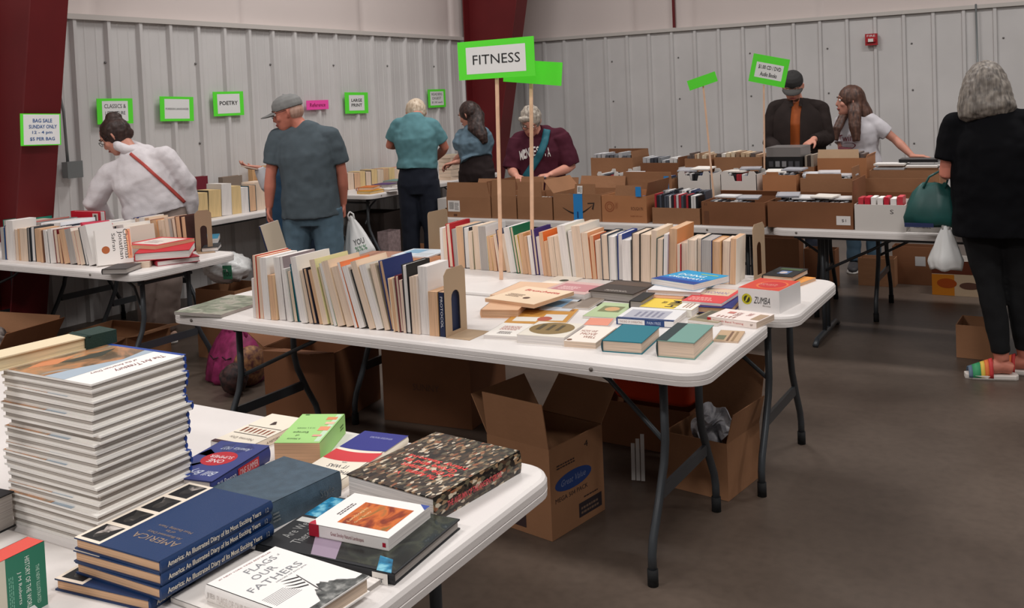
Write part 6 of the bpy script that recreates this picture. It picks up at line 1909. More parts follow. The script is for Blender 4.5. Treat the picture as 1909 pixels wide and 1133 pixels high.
def top(root, J, I, m, hem, s=1.0, sl='short', wr=0.02, name='shirt', belly=0.0, cuff=None, neck=.075, hemr=None, skirt_r=0.0):
    mb = MB()
    up = I['up']
    hp, hl = hem
    hr = hemr or (.185 * s, .135 * s)
    trunk(mb, [(hp, hl, hr[0], hr[1]), (hp.lerp(I['wst'], .5), (hl + I['Lh']) / 2, hr[0] * .98, hr[1]), (I['wst'], (I['Ls'] + I['Lh']) / 2, (.168 + belly) * s, (.128 + belly) * s), (I['pel'].lerp(I['ch'], .75), I['Ls'], .19 * s, .142 * s),
               (I['ch'] - up * .04, I['Ls'], .185 * s, .115 * s), (I['ch'] + up * .02, I['Ls'], .14 * s, .088 * s), (I['ch'] + up * .045, I['Ls'], .105 * s, .078 * s), (I['nb'] - up * .012, I['Ls'], neck, .07)], m)
    for q in 'AB':
        S_, E_, W_ = J['s' + q], J['e' + q], J['w' + q]
        mb.ball(S_, .062 * s, m)
        limb(mb, [I['nb'].lerp(I['ch'], .55), S_.lerp(I['ch'], .5) + up * .012, S_], [.062 * s, .062 * s, .064 * s], m)
        if sl == 'short':
            c = S_.lerp(E_, .72)
            limb(mb, [S_, S_.lerp(c, .4), c], [.064 * s, .070 * s, .068 * s], m)
        elif sl == 'half':
            c = S_.lerp(E_, .98)
            limb(mb, [S_, c], [.078 * s, .078 * s], m)
        elif sl == 'puff':
            c = S_.lerp(E_, .75)
            limb(mb, [S_, S_.lerp(E_, .4), c], [.075 * s, .105 * s, .070 * s], m)
        else:
            limb(mb, [S_, S_.lerp(E_, .4), E_, E_.lerp(W_, .5), W_], [.066 * s, .072 * s, .064 * s, .054 * s, .040 * s], m)
    return soften(mb.build(name, root), 0.008, 5, wr, 0.09)


def trousers(root, J, I, m, s=1.0, name='trousers', rs=(.108, .095, .074, .066, .062), waist=0.03, low=1.0, wr=0.014):
    mb = MB()
    up = V(0, 0, 1)
    trunk(mb, [(I['pel'] - up * .11, I['Lh'], .12 * s, .115 * s), (I['pel'] - up * .03, I['Lh'], .178 * s, .128 * s), (I['pel'] + up * waist, I['Lh'], .172 * s, .12 * s), (I['pel'] + up * (waist + .10), I['Lh'], .15 * s, .11 * s)], m)
    for q in 'AB':
        H_, K_, A_ = J['h' + q], J['k' + q], J['a' + q]
        E_ = K_.lerp(A_, low)
        limb(mb, [H_, H_.lerp(K_, .5), K_, K_.lerp(E_, .5), E_], [r * s for r in rs], m)
    return soften(mb.build(name, root), 0.0085, 4, wr, 0.1)


def shoes(root, J, m, sole):
    for q in 'AB':
        A_, t = J['a' + q], J['t' + q]
        g = V(A_.x, A_.y, 0)
        mb = MB()
        L = V(-t.y, t.x, 0)
        rings = []
        for f, w_, h_ in ((-.085, .030, .07), (-.06, .040, .085), (0, .042, .09), (.06, .046, .07), (.12, .046, .05), (.165, .034, .04), (.18, .015, .03)):
            c = g + t * f
            rings.append([c + L * w_ * cos(2 * pi * k / 12) + V(0, 0, .014 + h_ * (0.5 + 0.5 * sin(2 * pi * k / 12))) for k in range(12)])
        mb.loft(rings, m); sh = mb.build('shoe', root)
        mb = MB()
        P = [(-.09, .0)] ; out = [g + t * f + L * w_ for f, w_ in ((-.088, .02), (-.06, .044), (.06, .05), (.13, .048), (.18, .02))] + [g + t * f - L * w_ for f, w_ in ((.18, .02), (.13, .048), (.06, .05), (-.06, .044), (-.088, .02))]
        mb.loft([[p + V(0, 0, z) for p in out] for z in (0.001, .018)], sole); mb.build('sole', sh)


def hair_cap(mb, M, m, grow=0.0, back=0.0):
    mb.ball(M @ V(0, -.020 - back, .022), 1.0, m, (.083 + grow, .100 + grow, .104 + grow), 22, 14, M.to_3x3().to_4x4())


def cap(root, M, m, brim_m=None, label=None):
    c = MB()
    rings = []
    for z, r, ry in ((.028, .083, .106), (.05, .085, .108), (.08, .080, .102), (.105, .062, .082), (.122, .035, .048), (.128, .008, .01)):
        rings.append([M @ V(r * cos(2 * pi * k / 24), -.008 + ry * sin(2 * pi * k / 24), z) for k in range(24)])
    c.loft(rings, m)
    c.ball(M @ V(0, -.008, .13), .007, m)
    o = soften(c.build('baseball_cap', root), 0.005, 2)
    b = MB()
    top_, bot = [], []
    for i in range(13):
        a = pi * (0.10 + 0.80 * i / 12)
        top_.append((.080 * cos(a), .055 + .055 * sin(a)))
    out = [(.083 * cos(pi * (0.06 + 0.88 * i / 12)), .06 + .128 * sin(pi * (0.06 + 0.88 * i / 12))) for i in range(13)]
    vs = []
    for (x0, y0), (x1, y1) in zip(top_, out):
        for x_, y_, dz in ((x0, y0, 0), (x1, y1, -.012)):
            vs.append(M @ V(x_, y_, .036 + dz - abs(x_) * 0.12))
    n = len(top_)
    fs = [(2 * i, 2 * i + 1, 2 * i + 3, 2 * i + 2) for i in range(n - 1)]
    b.add(vs, fs, brim_m or m, True)
    bo = b.build('brim', o)
    sd = bo.modifiers.new('thick', 'SOLIDIFY'); sd.thickness = 0.004
    return o


DOWN = V(0, 0, -1)
SH = cm((60, 58, 60)); SOLE = cm((200, 196, 190))

# ---- man with grey cap, seen from behind, book in one hand and carrier bag in the other
J = dict(hA=V(-.085, .02, .90), hB=V(.095, -.02, .90), sA=V(-.205, .05, 1.40), sB=V(.155, -.05, 1.40), neck=V(-.045, 0.01, 1.475), head=V(-.125, .02, 1.565), look=(82, 16),
         eA=V(-.265, .03, 1.14), wA=V(-.285, .04, .925), eB=V(.215, -.02, 1.13), wB=V(.215, .04, .915), hdA=(V(-.02, .05, -1), V(.6, -.2, 0), 1, 34), hdB=(V(0.02, .0, -1), V(-1, 0, 0), -1, 62),
         kA=V(-.13, .06, .49), aA=V(-.15, .04, .08), tA=V(-.75, .66, 0), kB=V(.115, -.01, .49), aB=V(.13, -.04, .08), tB=V(-.3, .95, 0))
r, M, I = figure('man in grey cap, slate T-shirt and jeans, holding a book and white bag', -4.53, 4.98, J, M_SKINR, 1.04)
face_bits(r, M); glasses(r, M)
tee = top(r, J, I, mat('slate_blue_jersey', (82, 92, 98), 0.85, 0.1, noise=0.07, scale=14), (V(-.0, .0, .845), I['Lh']), 1.06, 'short', .016, 't_shirt', 0.01, hemr=(.205, .15))
trousers(r, J, I, mat('faded_denim', (92, 114, 128), 0.85, 0.1, noise=0.14, scale=9, bump=0.2, bscale=300), 1.03, 'jeans', (.112, .10, .085, .08, .078), 0.0)
shoes(r, J, SH, SOLE)
mb = MB(); mb.ball(M @ V(0, -.030, .0), 1.0, hair_mat('short_grey_hair', (168, 128, 110), (190, 156, 140)), (.0745, .080, .070), 18, 10, M.to_3x3().to_4x4()); soften(mb.build('hair', r), 0.006, 2)
cap(r, M, mat('grey_cap_cloth', (128, 128, 126), 0.85, noise=0.08, scale=30))
RM = r.matrix_world.copy()
hb_ = RM @ Matrix.Translation(V(-.245, -0.02, .63)) @ Matrix.Rotation(rad(-14), 4, 'Y') @ Matrix.Rotation(rad(20), 4, 'Z')
book('cream-covered novel held downward in the hand of the grey-capped man', hb_ @ frame((-.07, 0, 0), (1, 0, 0), (0, 0, 1)), 0.13, 0.20, 0.032, (206, 190, 168), 'w', 'soft', spine=(60, 70, 110))
book('tan thin paperback held beneath the cream novel by the grey-capped man', hb_ @ frame((-.035, 0.05, -.075), (1, 0, -.3), (.3, 0, 1)), 0.10, 0.16, 0.012, (196, 164, 120), 't', 'soft')


def carrier(label, Mx, w, h, d, m, printed=None, gather=0.3, seed=1):
    """hanging film bag: gathered loops at the top, full below; origin at the hand"""
    t = thing('carrier_bag', label, 'bag', Mx)
    rr = random.Random(seed)
    mb = MB()
    rings = []
    n = 30
    ph = [rr.uniform(0, 6) for _ in range(5)]
    for i in range(18):
        f = i / 17
        z = -h * (0.02 + 0.98 * f)
        ww = w / 2 * (gather * 0.15 + (1 - gather * 0.15) * min(1, f * 1.25) ** 0.8) * (1 - 0.12 * max(0, f - .85) / .15)
        dd = d / 2 * (0.12 + 0.88 * min(1, f * 1.3) ** 1.1) * (1 - 0.2 * max(0, f - .85) / .15)
        ring = []
        for k in range(n):
            a = 2 * pi * k / n
            q = 1 + 0.10 * sin(5 * a + ph[0] + f * 2) + 0.07 * sin(9 * a + ph[1] - f * 4) + 0.05 * sin(3 * a + ph[2] + f * 7)
            ring.append((ww * q * cos(a), dd * q * sin(a), z + 0.008 * sin(4 * a + ph[3]) * f))
        rings.append(ring)
    mb.loft(rings, m)
    bd = mb.build('bag_body', t)
    mb = MB()
    for q in (-1, 1):
        mb.tube([(q * .012, 0, -.05), (q * .02, 0, 0.0), (0, 0, .022)], [.012, .006, .005], m, 8)
    mb.build('handles', t)
    if printed:
        o = printed(t)
        o.parent = bd
        wrap(o, bd, 0.004)
    return t


def green_print(t):
    mb = MB(); mb.M = frame((-.03, -.4, -.255), (1, 0, 0), (0, 0, 1))
    mb.text('YOU', 0, .045, .075, .04, 0, cm((44, 48, 50)))
    for i in range(3):
        mb.text('%', .0 + .028 * i, .0, .026, .035, 0, cm((36, 120, 66)))
    return mb.build('bag_print')


bag_pt = RM @ V(.262, 0.05, .835)
carrier('white carrier bag with black and green print hanging from the hand of the grey-capped man', Matrix.Translation(bag_pt) @ RM.to_3x3().to_4x4() @ Matrix.Rotation(rad(-12), 4, 'Y'), .22, .34, .14, M_BAGW, green_print, seed=5)

# ---- person mostly hidden behind him
J = dict(hA=V(-.10, 0, .84), hB=V(.06, 0, .84), sA=V(-.12, .10, 1.17), sB=V(.13, -.02, 1.18), neck=V(-.01, .0, 1.23), head=V(-.02, .02, 1.31), look=(80, 25),
         eA=V(-.16, .05, .98), wA=V(-.235, .05, 1.165), eB=V(.12, .1, .95), wB=V(-.05, .2, .95), hdA=(V(-1, 0, .15), V(0, .3, 1), 1, 20), hdB=(V(-1, 0, 0), V(0, 0, -1), 1, 30),
         kA=V(.0, .0, .46), aA=V(-.02, .02, .08), tA=V(-.9, .3, 0), kB=V(.10, 0, .46), aB=V(.10, .0, .08), tB=V(-.9, .3, 0))
r, M, I = figure('person mostly hidden behind the grey-capped man, in blue vest, raising a dark red book', -5.0, 5.3, J, M_SKIN, .95)
face_bits(r, M)
mb = MB(); hair_cap(mb, M, hair_mat('white_hair', (206, 200, 192), (232, 228, 222)), .004); soften(mb.build('hair', r), .007, 2, .01, .05)
top(r, J, I, mat('pale_grey_sleeve', (206, 204, 206), 0.85), (V(-.02, 0, .80), I['Lh']), .95, 'long', .012, 'shirt')
top(r, J, I, mat('teal_blue_vest', (34, 66, 92), 0.8), (V(-.02, 0, .68), I['Lh']), 1.02, 'short', .014, 'vest', .01)
trousers(r, J, I, mat('navy_shorts_cloth', (30, 46, 66), 0.85), .96, 'shorts', (.108, .10, .09, .088, .088), 0.0, .05)
shoes(r, J, SH, SOLE)
RM = r.matrix_world.copy()
book('dark red slim book held up beyond the grey-capped man', RM @ frame((-.36, 0.0, 1.185), (1, 0, -.28), (0, 1, 0)), 0.12, 0.15, 0.012, (110, 40, 44), 'c', 'soft')

# ---- shopper in the white hooded sweatshirt, bending over the books
J = dict(hA=V(-.20, .02, .86), hB=V(-.03, -.02, .88), sA=V(-.44, .08, 1.20), sB=V(-.07, -.06, 1.305), neck=V(-.30, .06, 1.35), head=V(-.385, .10, 1.455), look=(72, 38),
         eA=V(-.55, .14, 1.00), wA=V(-.47, .26, .86), eB=V(.065, -.03, 1.09), wB=V(.085, .0, .875), hdA=(V(.4, .6, -.5), V(0, 0, -1), 1, 30), hdB=(V(0, .05, -1), V(-1, 0, 0), -1, 30),
         kA=V(-.22, .0, .47), aA=V(-.23, .03, .09), tA=V(-.8, .5, 0), kB=V(-.08, -.02, .48), aB=V(-.12, -.03, .09), tB=V(-.6, .75, 0))
r, M, I = figure('person in white hooded sweatshirt with thin red cross-body strap, bending over books by the wall', -5.42, 4.60, J, M_SKIN, 1.04)
face_bits(r, M); glasses(r, M)
HD = mat('white_fleece', (216, 210, 212), 0.9, 0.1, noise=0.03, scale=10, bump=0.1, bscale=60)
hoodie = top(r, J, I, HD, (V(-.15, 0, .905), V(1, -.1, .50).normalized()), 1.12, 'long', .020, 'hooded_sweatshirt', .012, hemr=(.215, .16))
mb = MB()
nb = J['neck']
ring = [nb + V(.095 * cos(a) + .02, .085 * sin(a), .015 + .035 * cos(a - 2.6)) for a in [2 * pi * i / 16 for i in range(17)]]
mb.tube(ring, .036, HD, 10, caps=False)
mb.ball(nb + V(.09, -.05, -.015), .075, HD, (1.2, .9, .75))
soften(mb.build('hood', r), .008, 4, .018, .06)
trousers(r, J, I, mat('taupe_trouser_cloth', (142, 126, 118), 0.85, noise=0.05), 1.06, 'trousers', (.118, .105, .085, .078, .076), 0.02)
shoes(r, J, cm((196, 160, 140)), SOLE)
DH = hair_mat('dark_brown_hair', (34, 24, 22), (66, 46, 40))
mb = MB(); hair_cap(mb, M, DH, .006); mb.ball(M @ V(0, -.075, .105), .048, DH, (1.2, 1, .9))
mb.ball(M @ V(0, -.05, -.02), .07, DH, (1.05, .75, .8))
soften(mb.build('hair', r), .007, 2, .010, .03)
mb = band([(-.29, 1.335), (-.19, 1.24), (-.06, 1.10), (.045, .975)], .020, cm((176, 70, 62)))
wrap(mb.build('red_strap', r), hoodie, .006, .004)

# ---- shopper in the teal shirt
J = dict(hA=V(-.03, .02, .93), hB=V(.125, -.02, .93), sA=V(-.105, .06, 1.41), sB=V(.185, -.01, 1.40), neck=V(.05, .06, 1.465), head=V(.055, .17, 1.50), look=(8, 62),
         eA=V(-.185, .12, 1.235), wA=V(-.06, .30, 1.245), eB=V(.285, .05, 1.20), wB=V(.21, .24, 1.10), hdA=(V(.7, .6, -.1), V(0, .2, 1), 1, 40), hdB=(V(-.6, .6, -.3), V(0, .2, 1), -1, 40),
         kA=V(-.035, .02, .50), aA=V(-.05, .02, .09), tA=V(-.35, .93, 0), kB=V(.145, -.02, .50), aB=V(.15, -.02, .09), tB=V(.1, .99, 0))
r, M, I = figure('blond person in teal T-shirt and dark navy trousers, seen from behind, head bent', -4.85, 6.6, J, M_SKINR, 1.0)
face_bits(r, M)
top(r, J, I, mat('teal_jersey', (94, 136, 142), 0.85, 0.1, noise=0.05, scale=12), (V(.04, 0, 1.03), V(1, 0, .12).normalized()), 1.0, 'short', .022, 't_shirt', .0, hemr=(.178, .14))
trousers(r, J, I, mat('midnight_navy_cloth', (20, 26, 40), 0.85), 1.0, 'trousers', (.105, .095, .08, .078, .076), .05)
shoes(r, J, SH, SOLE)
mb = MB(); BL = hair_mat('grey_blond_hair', (176, 154, 130), (222, 206, 184)); hair_cap(mb, M, BL, .008); soften(mb.build('hair', r), .007, 2, .012, .03)

# ---- woman in the puff-sleeved denim blouse
J = dict(hA=V(.09, .05, .92), hB=V(.24, .0, .92), sA=V(.05, .10, 1.27), sB=V(.25, -.04, 1.28), neck=V(.155, .03, 1.345), head=V(.115, .06, 1.455), look=(58, 22),
         eA=V(.02, .12, 1.06), wA=V(-.06, .30, .985), eB=V(.26, .08, 1.05), wB=V(-.05, .05, 1.00), hdA=(V(-.8, .3, -.3), V(0, 0, -1), 1, 30), hdB=(V(-1, .2, -.2), V(0, 0, -1), -1, 30),
         kA=V(.10, .05, .48), aA=V(.10, .05, .09), tA=V(-.7, .7, 0), kB=V(.24, .0, .48), aB=V(.24, 0, .09), tB=V(-.7, .7, 0))
r, M, I = figure('woman with long dark hair in puff-sleeved denim blouse, reaching to a book stack', -5.1, 7.7, J, M_SKIN, .93)
face_bits(r, M)
top(r, J, I, mat('soft_denim_blue', (100, 122, 136), 0.85, 0.1, noise=0.12, scale=14), (V(.17, .0, 1.01), V(1, 0, .12).normalized()), .95, 'puff', .024, 'blouse', .0, hemr=(.165, .13))
trousers(r, J, I, mat('deep_brown_cloth', (40, 28, 28), 0.85), .98, 'trousers', (.11, .105, .095, .095, .095), .05)
shoes(r, J, SH, SOLE)
BH = hair_mat('near_black_brown_hair', (28, 20, 20), (70, 50, 44))
mb = MB(); hair_cap(mb, M, BH, .008)
trunk(mb, [(M @ V(0, -.05, .05), V(1, -.3, 0), .075, .06), (M @ V(0, -.07, -.04), V(1, -.3, 0), .085, .06), (V(.175, -.06, 1.34), V(1, -.3, 0), .085, .045), (V(.235, -.11, 1.25), V(1, -.3, 0), .055, .035), (V(.255, -.12, 1.18), V(1, -.3, 0), .03, .02)], BH)
soften(mb.build('hair', r), .007, 4, .009, .03)

# ---- person in the maroon sweatshirt facing the viewer across the cartons
J = dict(hA=V(-.09, .05, .88), hB=V(.11, .05, .88), sA=V(-.165, .02, 1.24), sB=V(.18, -.03, 1.265), neck=V(-.01, -.03, 1.315), head=V(-.055, -.09, 1.40), look=(168, 40, -4),
         eA=V(-.235, -.04, .99), wA=V(-.19, -.24, .955), eB=V(.275, -.06, 1.0), wB=V(.09, -.25, .955), hdA=(V(.5, -.6, -.2), V(.2, 0, -1), -1, 45), hdB=(V(-.9, -.2, -.05), V(0, 0, -1), 1, 30),
         kA=V(-.10, .05, .47), aA=V(-.10, .06, .09), tA=V(-.1, -1, 0), kB=V(.12, .05, .47), aB=V(.12, .06, .09), tB=V(.1, -1, 0))
r, M, I = figure('grey-haired person in maroon lettered sweatshirt with teal strap, looking down over cartons', -3.93, 7.16, J, M_SKIN, 1.05)
face_bits(r, M); glasses(r, M)
MR = mat('maroon_fleece', (74, 34, 46), 0.9, 0.1, noise=0.06, scale=12)
sw = top(r, J, I, MR, (V(.01, .03, .82), V(1, 0, 0)), 1.12, 'half', .022, 'sweatshirt', .02, hemr=(.22, .17))
trousers(r, J, I, mat('black_trouser_cloth', (28, 28, 32), 0.85), 1.05, 'trousers')
shoes(r, J, SH, SOLE)
GH = hair_mat('short_silver_hair', (120, 110, 100), (190, 180, 166))
mb = MB(); hair_cap(mb, M, GH, .009); mb.ball(M @ V(.03, .06, .075), .045, GH, (1.4, .8, .6)); soften(mb.build('hair', r), .006, 2, .014, .03)
mb = MB(); mb.M = frame((-.155, -.6, 1.075), (1, 0, .10), (0, 0, 1))
for i, ch_ in enumerate('MINNESOTA'):
    mb.text('*' + ch_, .029 * i, .022 * sin(pi * i / 8), .026, .078, 0, cm((222, 218, 214)))
wrap(mb.build('lettering', r), sw, .006)
mb = band([(.080, 1.325), (.055, 1.22), (.0, 1.10), (-.07, 1.0), (-.12, .93)], .060, cm((28, 96, 110)))
wrap(mb.build('teal_strap', r), sw, .010, .004)
mb = MB(); mb.box(-.08, .08, -.06, .06, 0, .012, cm((60, 60, 64), 0.3)); mb.box(-.078, .078, -.058, .058, .012, .0126, cm((150, 150, 154)))
o = mb.build('disc_case'); o.matrix_world = r.matrix_world @ Matrix.Translation(V(-.03, -.33, .935)) @ Matrix.Rotation(.1, 4, 'Z')
tag(o, 'dark disc case held in both hands of the maroon-clad person', 'disc case')

# ---- man in the dark jacket
J = dict(hA=V(.06, .05, .94), hB=V(.24, .05, .94), sA=V(-.035, .03, 1.42), sB=V(.325, .0, 1.41), neck=V(.14, .01, 1.49), head=V(.115, -.035, 1.60), look=(176, 30),
         eA=V(-.075, .0, 1.14), wA=V(-.02, -.24, 1.08), eB=V(.365, -.03, 1.16), wB=V(.255, -.26, 1.17), hdA=(V(.2, -.8, -.3), V(0, 0, -1), -1, 25), hdB=(V(-.55, -.6, -.35), V(0, 0, -1), 1, 38),
         kA=V(.06, .05, .5), aA=V(.06, .05, .09), tA=V(-.1, -1, 0), kB=V(.24, .05, .5), aB=V(.24, .05, .09), tB=V(.1, -1, 0))
r, M, I = figure('man in dark cap and black jacket over an orange shirt, behind the price sign', -2.10, 8.0, J, M_SKIN, 1.06)
face_bits(r, M)
JK = mat('black_brown_jacket_cloth', (44, 36, 34), 0.8, 0.15, noise=0.12, scale=12)
shirt = top(r, J, I, cm((196, 100, 44)), (V(.15, .0, .90), V(1, 0, 0)), .88, 'short', .004, 'orange_shirt')
mb = MB()
up = I['up']
st = [(V(.15, .01, .98), V(1, 0, 0), .20, .155), (V(.15, .0, 1.15), V(1, 0, 0), .205, .16), (V(.15, .0, 1.30), I['Ls'], .21, .15), (I['ch'] - up * .03, I['Ls'], .195, .13), (I['ch'] + up * .03, I['Ls'], .13, .10), (I['nb'] + V(0, .01, -.002), I['Ls'], .078, .075)]
# the jacket stands open down the front: rings with a gap
P = [q[0] for q in st]
rings = []
for i, q in enumerate(st):
    T = P[min(i + 1, len(P) - 1)] - P[max(i - 1, 0)]
    L_ = q[1]; D_ = T.normalized().cross(L_).normalized()
    cxs = -1.57 - .0
    ring = []
    gap = .17 if i < 4 else .3
    off = .22 - .07 * i
    for k in range(29):
        a = -pi / 2 - off + gap + (2 * pi - 2 * gap) * k / 28
        ring.append(q[0] + L_ * q[2] * cos(a) + D_ * q[3] * sin(a))
    rings.append(ring)
mb.loft(rings, JK, caps=False, closed=False)
jk = mb.build('jacket_shell', r)
sd = jk.modifiers.new('thick', 'SOLIDIFY'); sd.thickness = .012; sd.offset = 1
sb_ = jk.modifiers.new('sub', 'SUBSURF'); sb_.levels = sb_.render_levels = 2
mb = MB()
for q in 'AB':
    S_, E_, W_ = J['s' + q], J['e' + q], J['w' + q]
    mb.ball(S_, .066, JK)
    limb(mb, [I['nb'].lerp(I['ch'], .5) + V(0, .01, 0), S_.lerp(I['ch'], .5) + V(0, 0, .016), S_], [.062, .068, .070], JK)
    limb(mb, [S_, S_.lerp(E_, .4), E_, E_.lerp(W_, .5), E_.lerp(W_, .93)], [.068, .075, .068, .060, .050], JK)
soften(mb.build('jacket_sleeves', r), .008, 4, .016, .08)
mb = MB()
for sx, e in ((-1, .055), (1, .075)):
    c = V(.135, -.075, 1.475)
    mb.hexa([c + V(sx * .02, -.03, -.035), c + V(sx * (.02 + e), -.02, -.055), c + V(sx * (.025 + e), -.01, -.055), c + V(sx * .03, -.02, -.035), c + V(sx * .03, .0, .03), c + V(sx * (.03 + e * .6), .03, .02), c + V(sx * (.035 + e * .6), .04, .02), c + V(sx * .04, .01, .03)], JK)
mb.build('jacket_collar', r)
trousers(r, J, I, cm((50, 54, 66)), 1.04, 'trousers')
shoes(r, J, SH, SOLE)
cap(r, M, mat('black_cap_cloth', (40, 38, 38), 0.85), mat('grey_brim_cloth', (66, 64, 62), 0.85))
mb = MB(); mb.ball(M @ V(0, -.03, .0), 1.0, DH, (.078, .088, .07), 18, 10, M.to_3x3().to_4x4()); soften(mb.build('hair', r), 0.006, 2)
mb = MB(); mb.ball(M @ V(0, .060, -.085), .04, hair_mat('brown_beard', (70, 46, 38), (110, 76, 60)), (1.25, .9, .7)); soften(mb.build('beard', r), 0.005, 1)

# ---- long-haired woman in the white shirt
J = dict(hA=V(.04, .05, .90), hB=V(.19, .02, .90), sA=V(-.035, .05, 1.275), sB=V(.195, -.03, 1.29), neck=V(.07, .01, 1.345), head=V(.04, -.01, 1.455), look=(100, 2),
         eA=V(-.03, -.03, 1.03), wA=V(.02, -.22, .98), eB=V(.385, -.02, 1.125), wB=V(.515, -.10, .985), hdA=(V(-.1, -1, 0), V(0, 0, -1), -1, 25), hdB=(V(.9, -.1, -.02), V(0, 0, -1), 1, 12),
         kA=V(.04, .05, .47), aA=V(.04, .05, .09), tA=V(-.1, -1, 0), kB=V(.20, .05, .47), aB=V(.20, .05, .09), tB=V(.1, -1, 0))
r, M, I = figure('long brown-haired woman in white printed shirt, leaning one hand on the cartons, face in profile', -1.665, 8.46, J, M_SKIN, .95)
face_bits(r, M)
tw = top(r, J, I, mat('white_jersey', (200, 196, 200), 0.85, 0.1), (V(.115, .03, .91), V(1, 0, 0)), .97, 'short', .02, 't_shirt', -.005, hemr=(.17, .135))
trousers(r, J, I, cm((66, 88, 104)), .97, 'jeans')
shoes(r, J, SH, SOLE)
LH = hair_mat('long_brown_hair', (48, 32, 28), (104, 72, 58))
mb = MB(); hair_cap(mb, M, LH, .012)
trunk(mb, [(M @ V(0, -.05, .06), V(0, 1, 0), .07, .07), (M @ V(0, -.07, -.04), V(0, 1, 0), .075, .075), (V(.15, -.0, 1.34), V(0, 1, 0), .08, .075), (V(.185, -.03, 1.27), V(.3, 1, 0), .05, .06)], LH)
trunk(mb, [(M @ V(-.045, -.03, .05), V(1, 0, 0), .06, .045), (M @ V(-.055, -.03, -.03), V(1, 0, 0), .058, .04), (V(.075, -.105, 1.36), V(1, 0, 0), .055, .038), (V(.075, -.14, 1.24), V(1, 0, 0), .05, .030), (V(.085, -.145, 1.12), V(1, 0, 0), .03, .02)], LH)
trunk(mb, [(V(.03, .03, 1.36), V(1, 0, 0), .035, .03), (V(-.02, -.05, 1.32), V(1, 0, 0), .038, .03), (V(-.065, -.11, 1.23), V(1, 0, 0), .036, .026), (V(-.085, -.12, 1.13), V(1, 0, 0), .025, .016)], LH)
soften(mb.build('hair', r), .007, 6, .006, .03)
mb = MB(); mb.M = frame((-.06, -.6, 1.06), (1, 0, .12), (0, 0, 1))
mb.text('Twins', 0, .05, .15, .06, 0, cm((120, 52, 62)), shear=.2); poly(mb, disc(.07, .01, .07, .028), cm((110, 52, 62)), .0002); mb.text('Base', .02, -.01, .09, .03, 0, cm((214, 206, 206)), .001)
wrap(mb.build('shirt_print', r), tw, .005)

# ---- grey-haired woman all in black, from behind, at the frame's edge
J = dict(hA=V(-.085, .02, .90), hB=V(.105, .02, .90), sA=V(-.185, .03, 1.355), sB=V(.205, .0, 1.36), neck=V(.01, .02, 1.445), head=V(-.035, .05, 1.545), look=(6, 18),
         eA=V(-.235, .0, 1.09), wA=V(-.225, .215, 1.125), eB=V(.255, .05, 1.09), wB=V(.15, .25, 1.02), hdA=(V(.1, 1, .1), V(1, 0, -.1), 1, 55), hdB=(V(-.5, .8, 0), V(0, 0, -1), -1, 30),
         kA=V(-.035, .02, .50), aA=V(.015, .0, .10), tA=V(-.98, -.17, 0), kB=V(.10, .06, .50), aB=V(.125, .12, .10), tB=V(-.9, .1, 0))
r, M, I = figure('woman with grey shoulder-length hair all in black, seen from behind with a green handbag', -.36, 5.66, J, M_SKINR, 1.03)
face_bits(r, M)
BK = mat('black_jersey', (13, 13, 16), 0.9, 0.1)
top(r, J, I, BK, (V(.01, .0, .76), V(1, 0, 0)), 1.15, 'short', .018, 'tunic', .03, hemr=(.225, .17))
trousers(r, J, I, mat('black_leggings', (11, 11, 14), 0.9), 1.0, 'leggings', (.115, .098, .068, .062, .048), .0, .90)
SG = hair_mat('long_silver_brown_hair', (80, 74, 70), (150, 141, 131), (70, 70, 2.5))
mb = MB(); hair_cap(mb, M, SG, .022)
trunk(mb, [(M @ V(0, -.02, .08), V(1, 0, 0), .095, .10), (M @ V(0, -.02, .0), V(1, 0, 0), .122, .115), (V(-.035, -.0, 1.46), V(1, 0, 0), .140, .105), (V(-.025, -.02, 1.415), V(1, 0, 0), .145, .095), (V(-.02, -.03, 1.385), V(1, 0, 0), .11, .06)], SG)
soften(mb.build('hair', r), .008, 4, .012, .03)
# rainbow slides
for q in 'AB':
    A_, t = J['a' + q], J['t' + q]
    g = V(A_.x, A_.y, 0); L_ = V(-t.y, t.x, 0)
    def outline(k):
        return [g + t * f + L_ * w_ * k for f, w_ in ((-.075, .018), (-.06, .036), (.0, .038), (.08, .046), (.15, .044), (.185, .022))] + [g + t * f - L_ * w_ * k for f, w_ in ((.185, .022), (.15, .044), (.08, .046), (.0, .038), (-.06, .036), (-.075, .018))]
    mb = MB(); mb.loft([[p + V(0, 0, z) for p in outline(k)] for z, k in ((.001, .96), (.008, 1.04), (.022, 1.06), (.026, 1.0))], cm((222, 214, 206)), smooth=False)
    sl = mb.build('slide_sole', r)
    for c_, f0, f1 in (((200, 60, 60), .05, .07), ((226, 120, 60), .07, .09), ((222, 190, 80), .09, .11), ((60, 150, 100), .11, .15), ((90, 110, 130), .15, .17)):
        mb = MB()
        rg = []
        for f in (f0, f1):
            hh = .098 - (f - .05) * .42
            rg.append([g + t * f + L_ * .048 * cos(a) + V(0, 0, .012 + hh * sin(a)) for a in [pi * i / 12 for i in range(13)]])
        mb.loft(rg, cm(c_), caps=False, closed=False)
        s_ = mb.build('slide_band', sl)
        sd = s_.modifiers.new('thick', 'SOLIDIFY'); sd.thickness = .004
RM = r.matrix_world.copy()
hb = thing('handbag', 'dark green leather handbag hanging from the forearm of the woman in black', 'handbag', RM @ Matrix.Translation(V(-.305, .10, .80)))
GB = mat('dark_green_leather', (24, 78, 74), 0.4, 0.5, noise=0.15, scale=9)
mb = MB()
rings = []
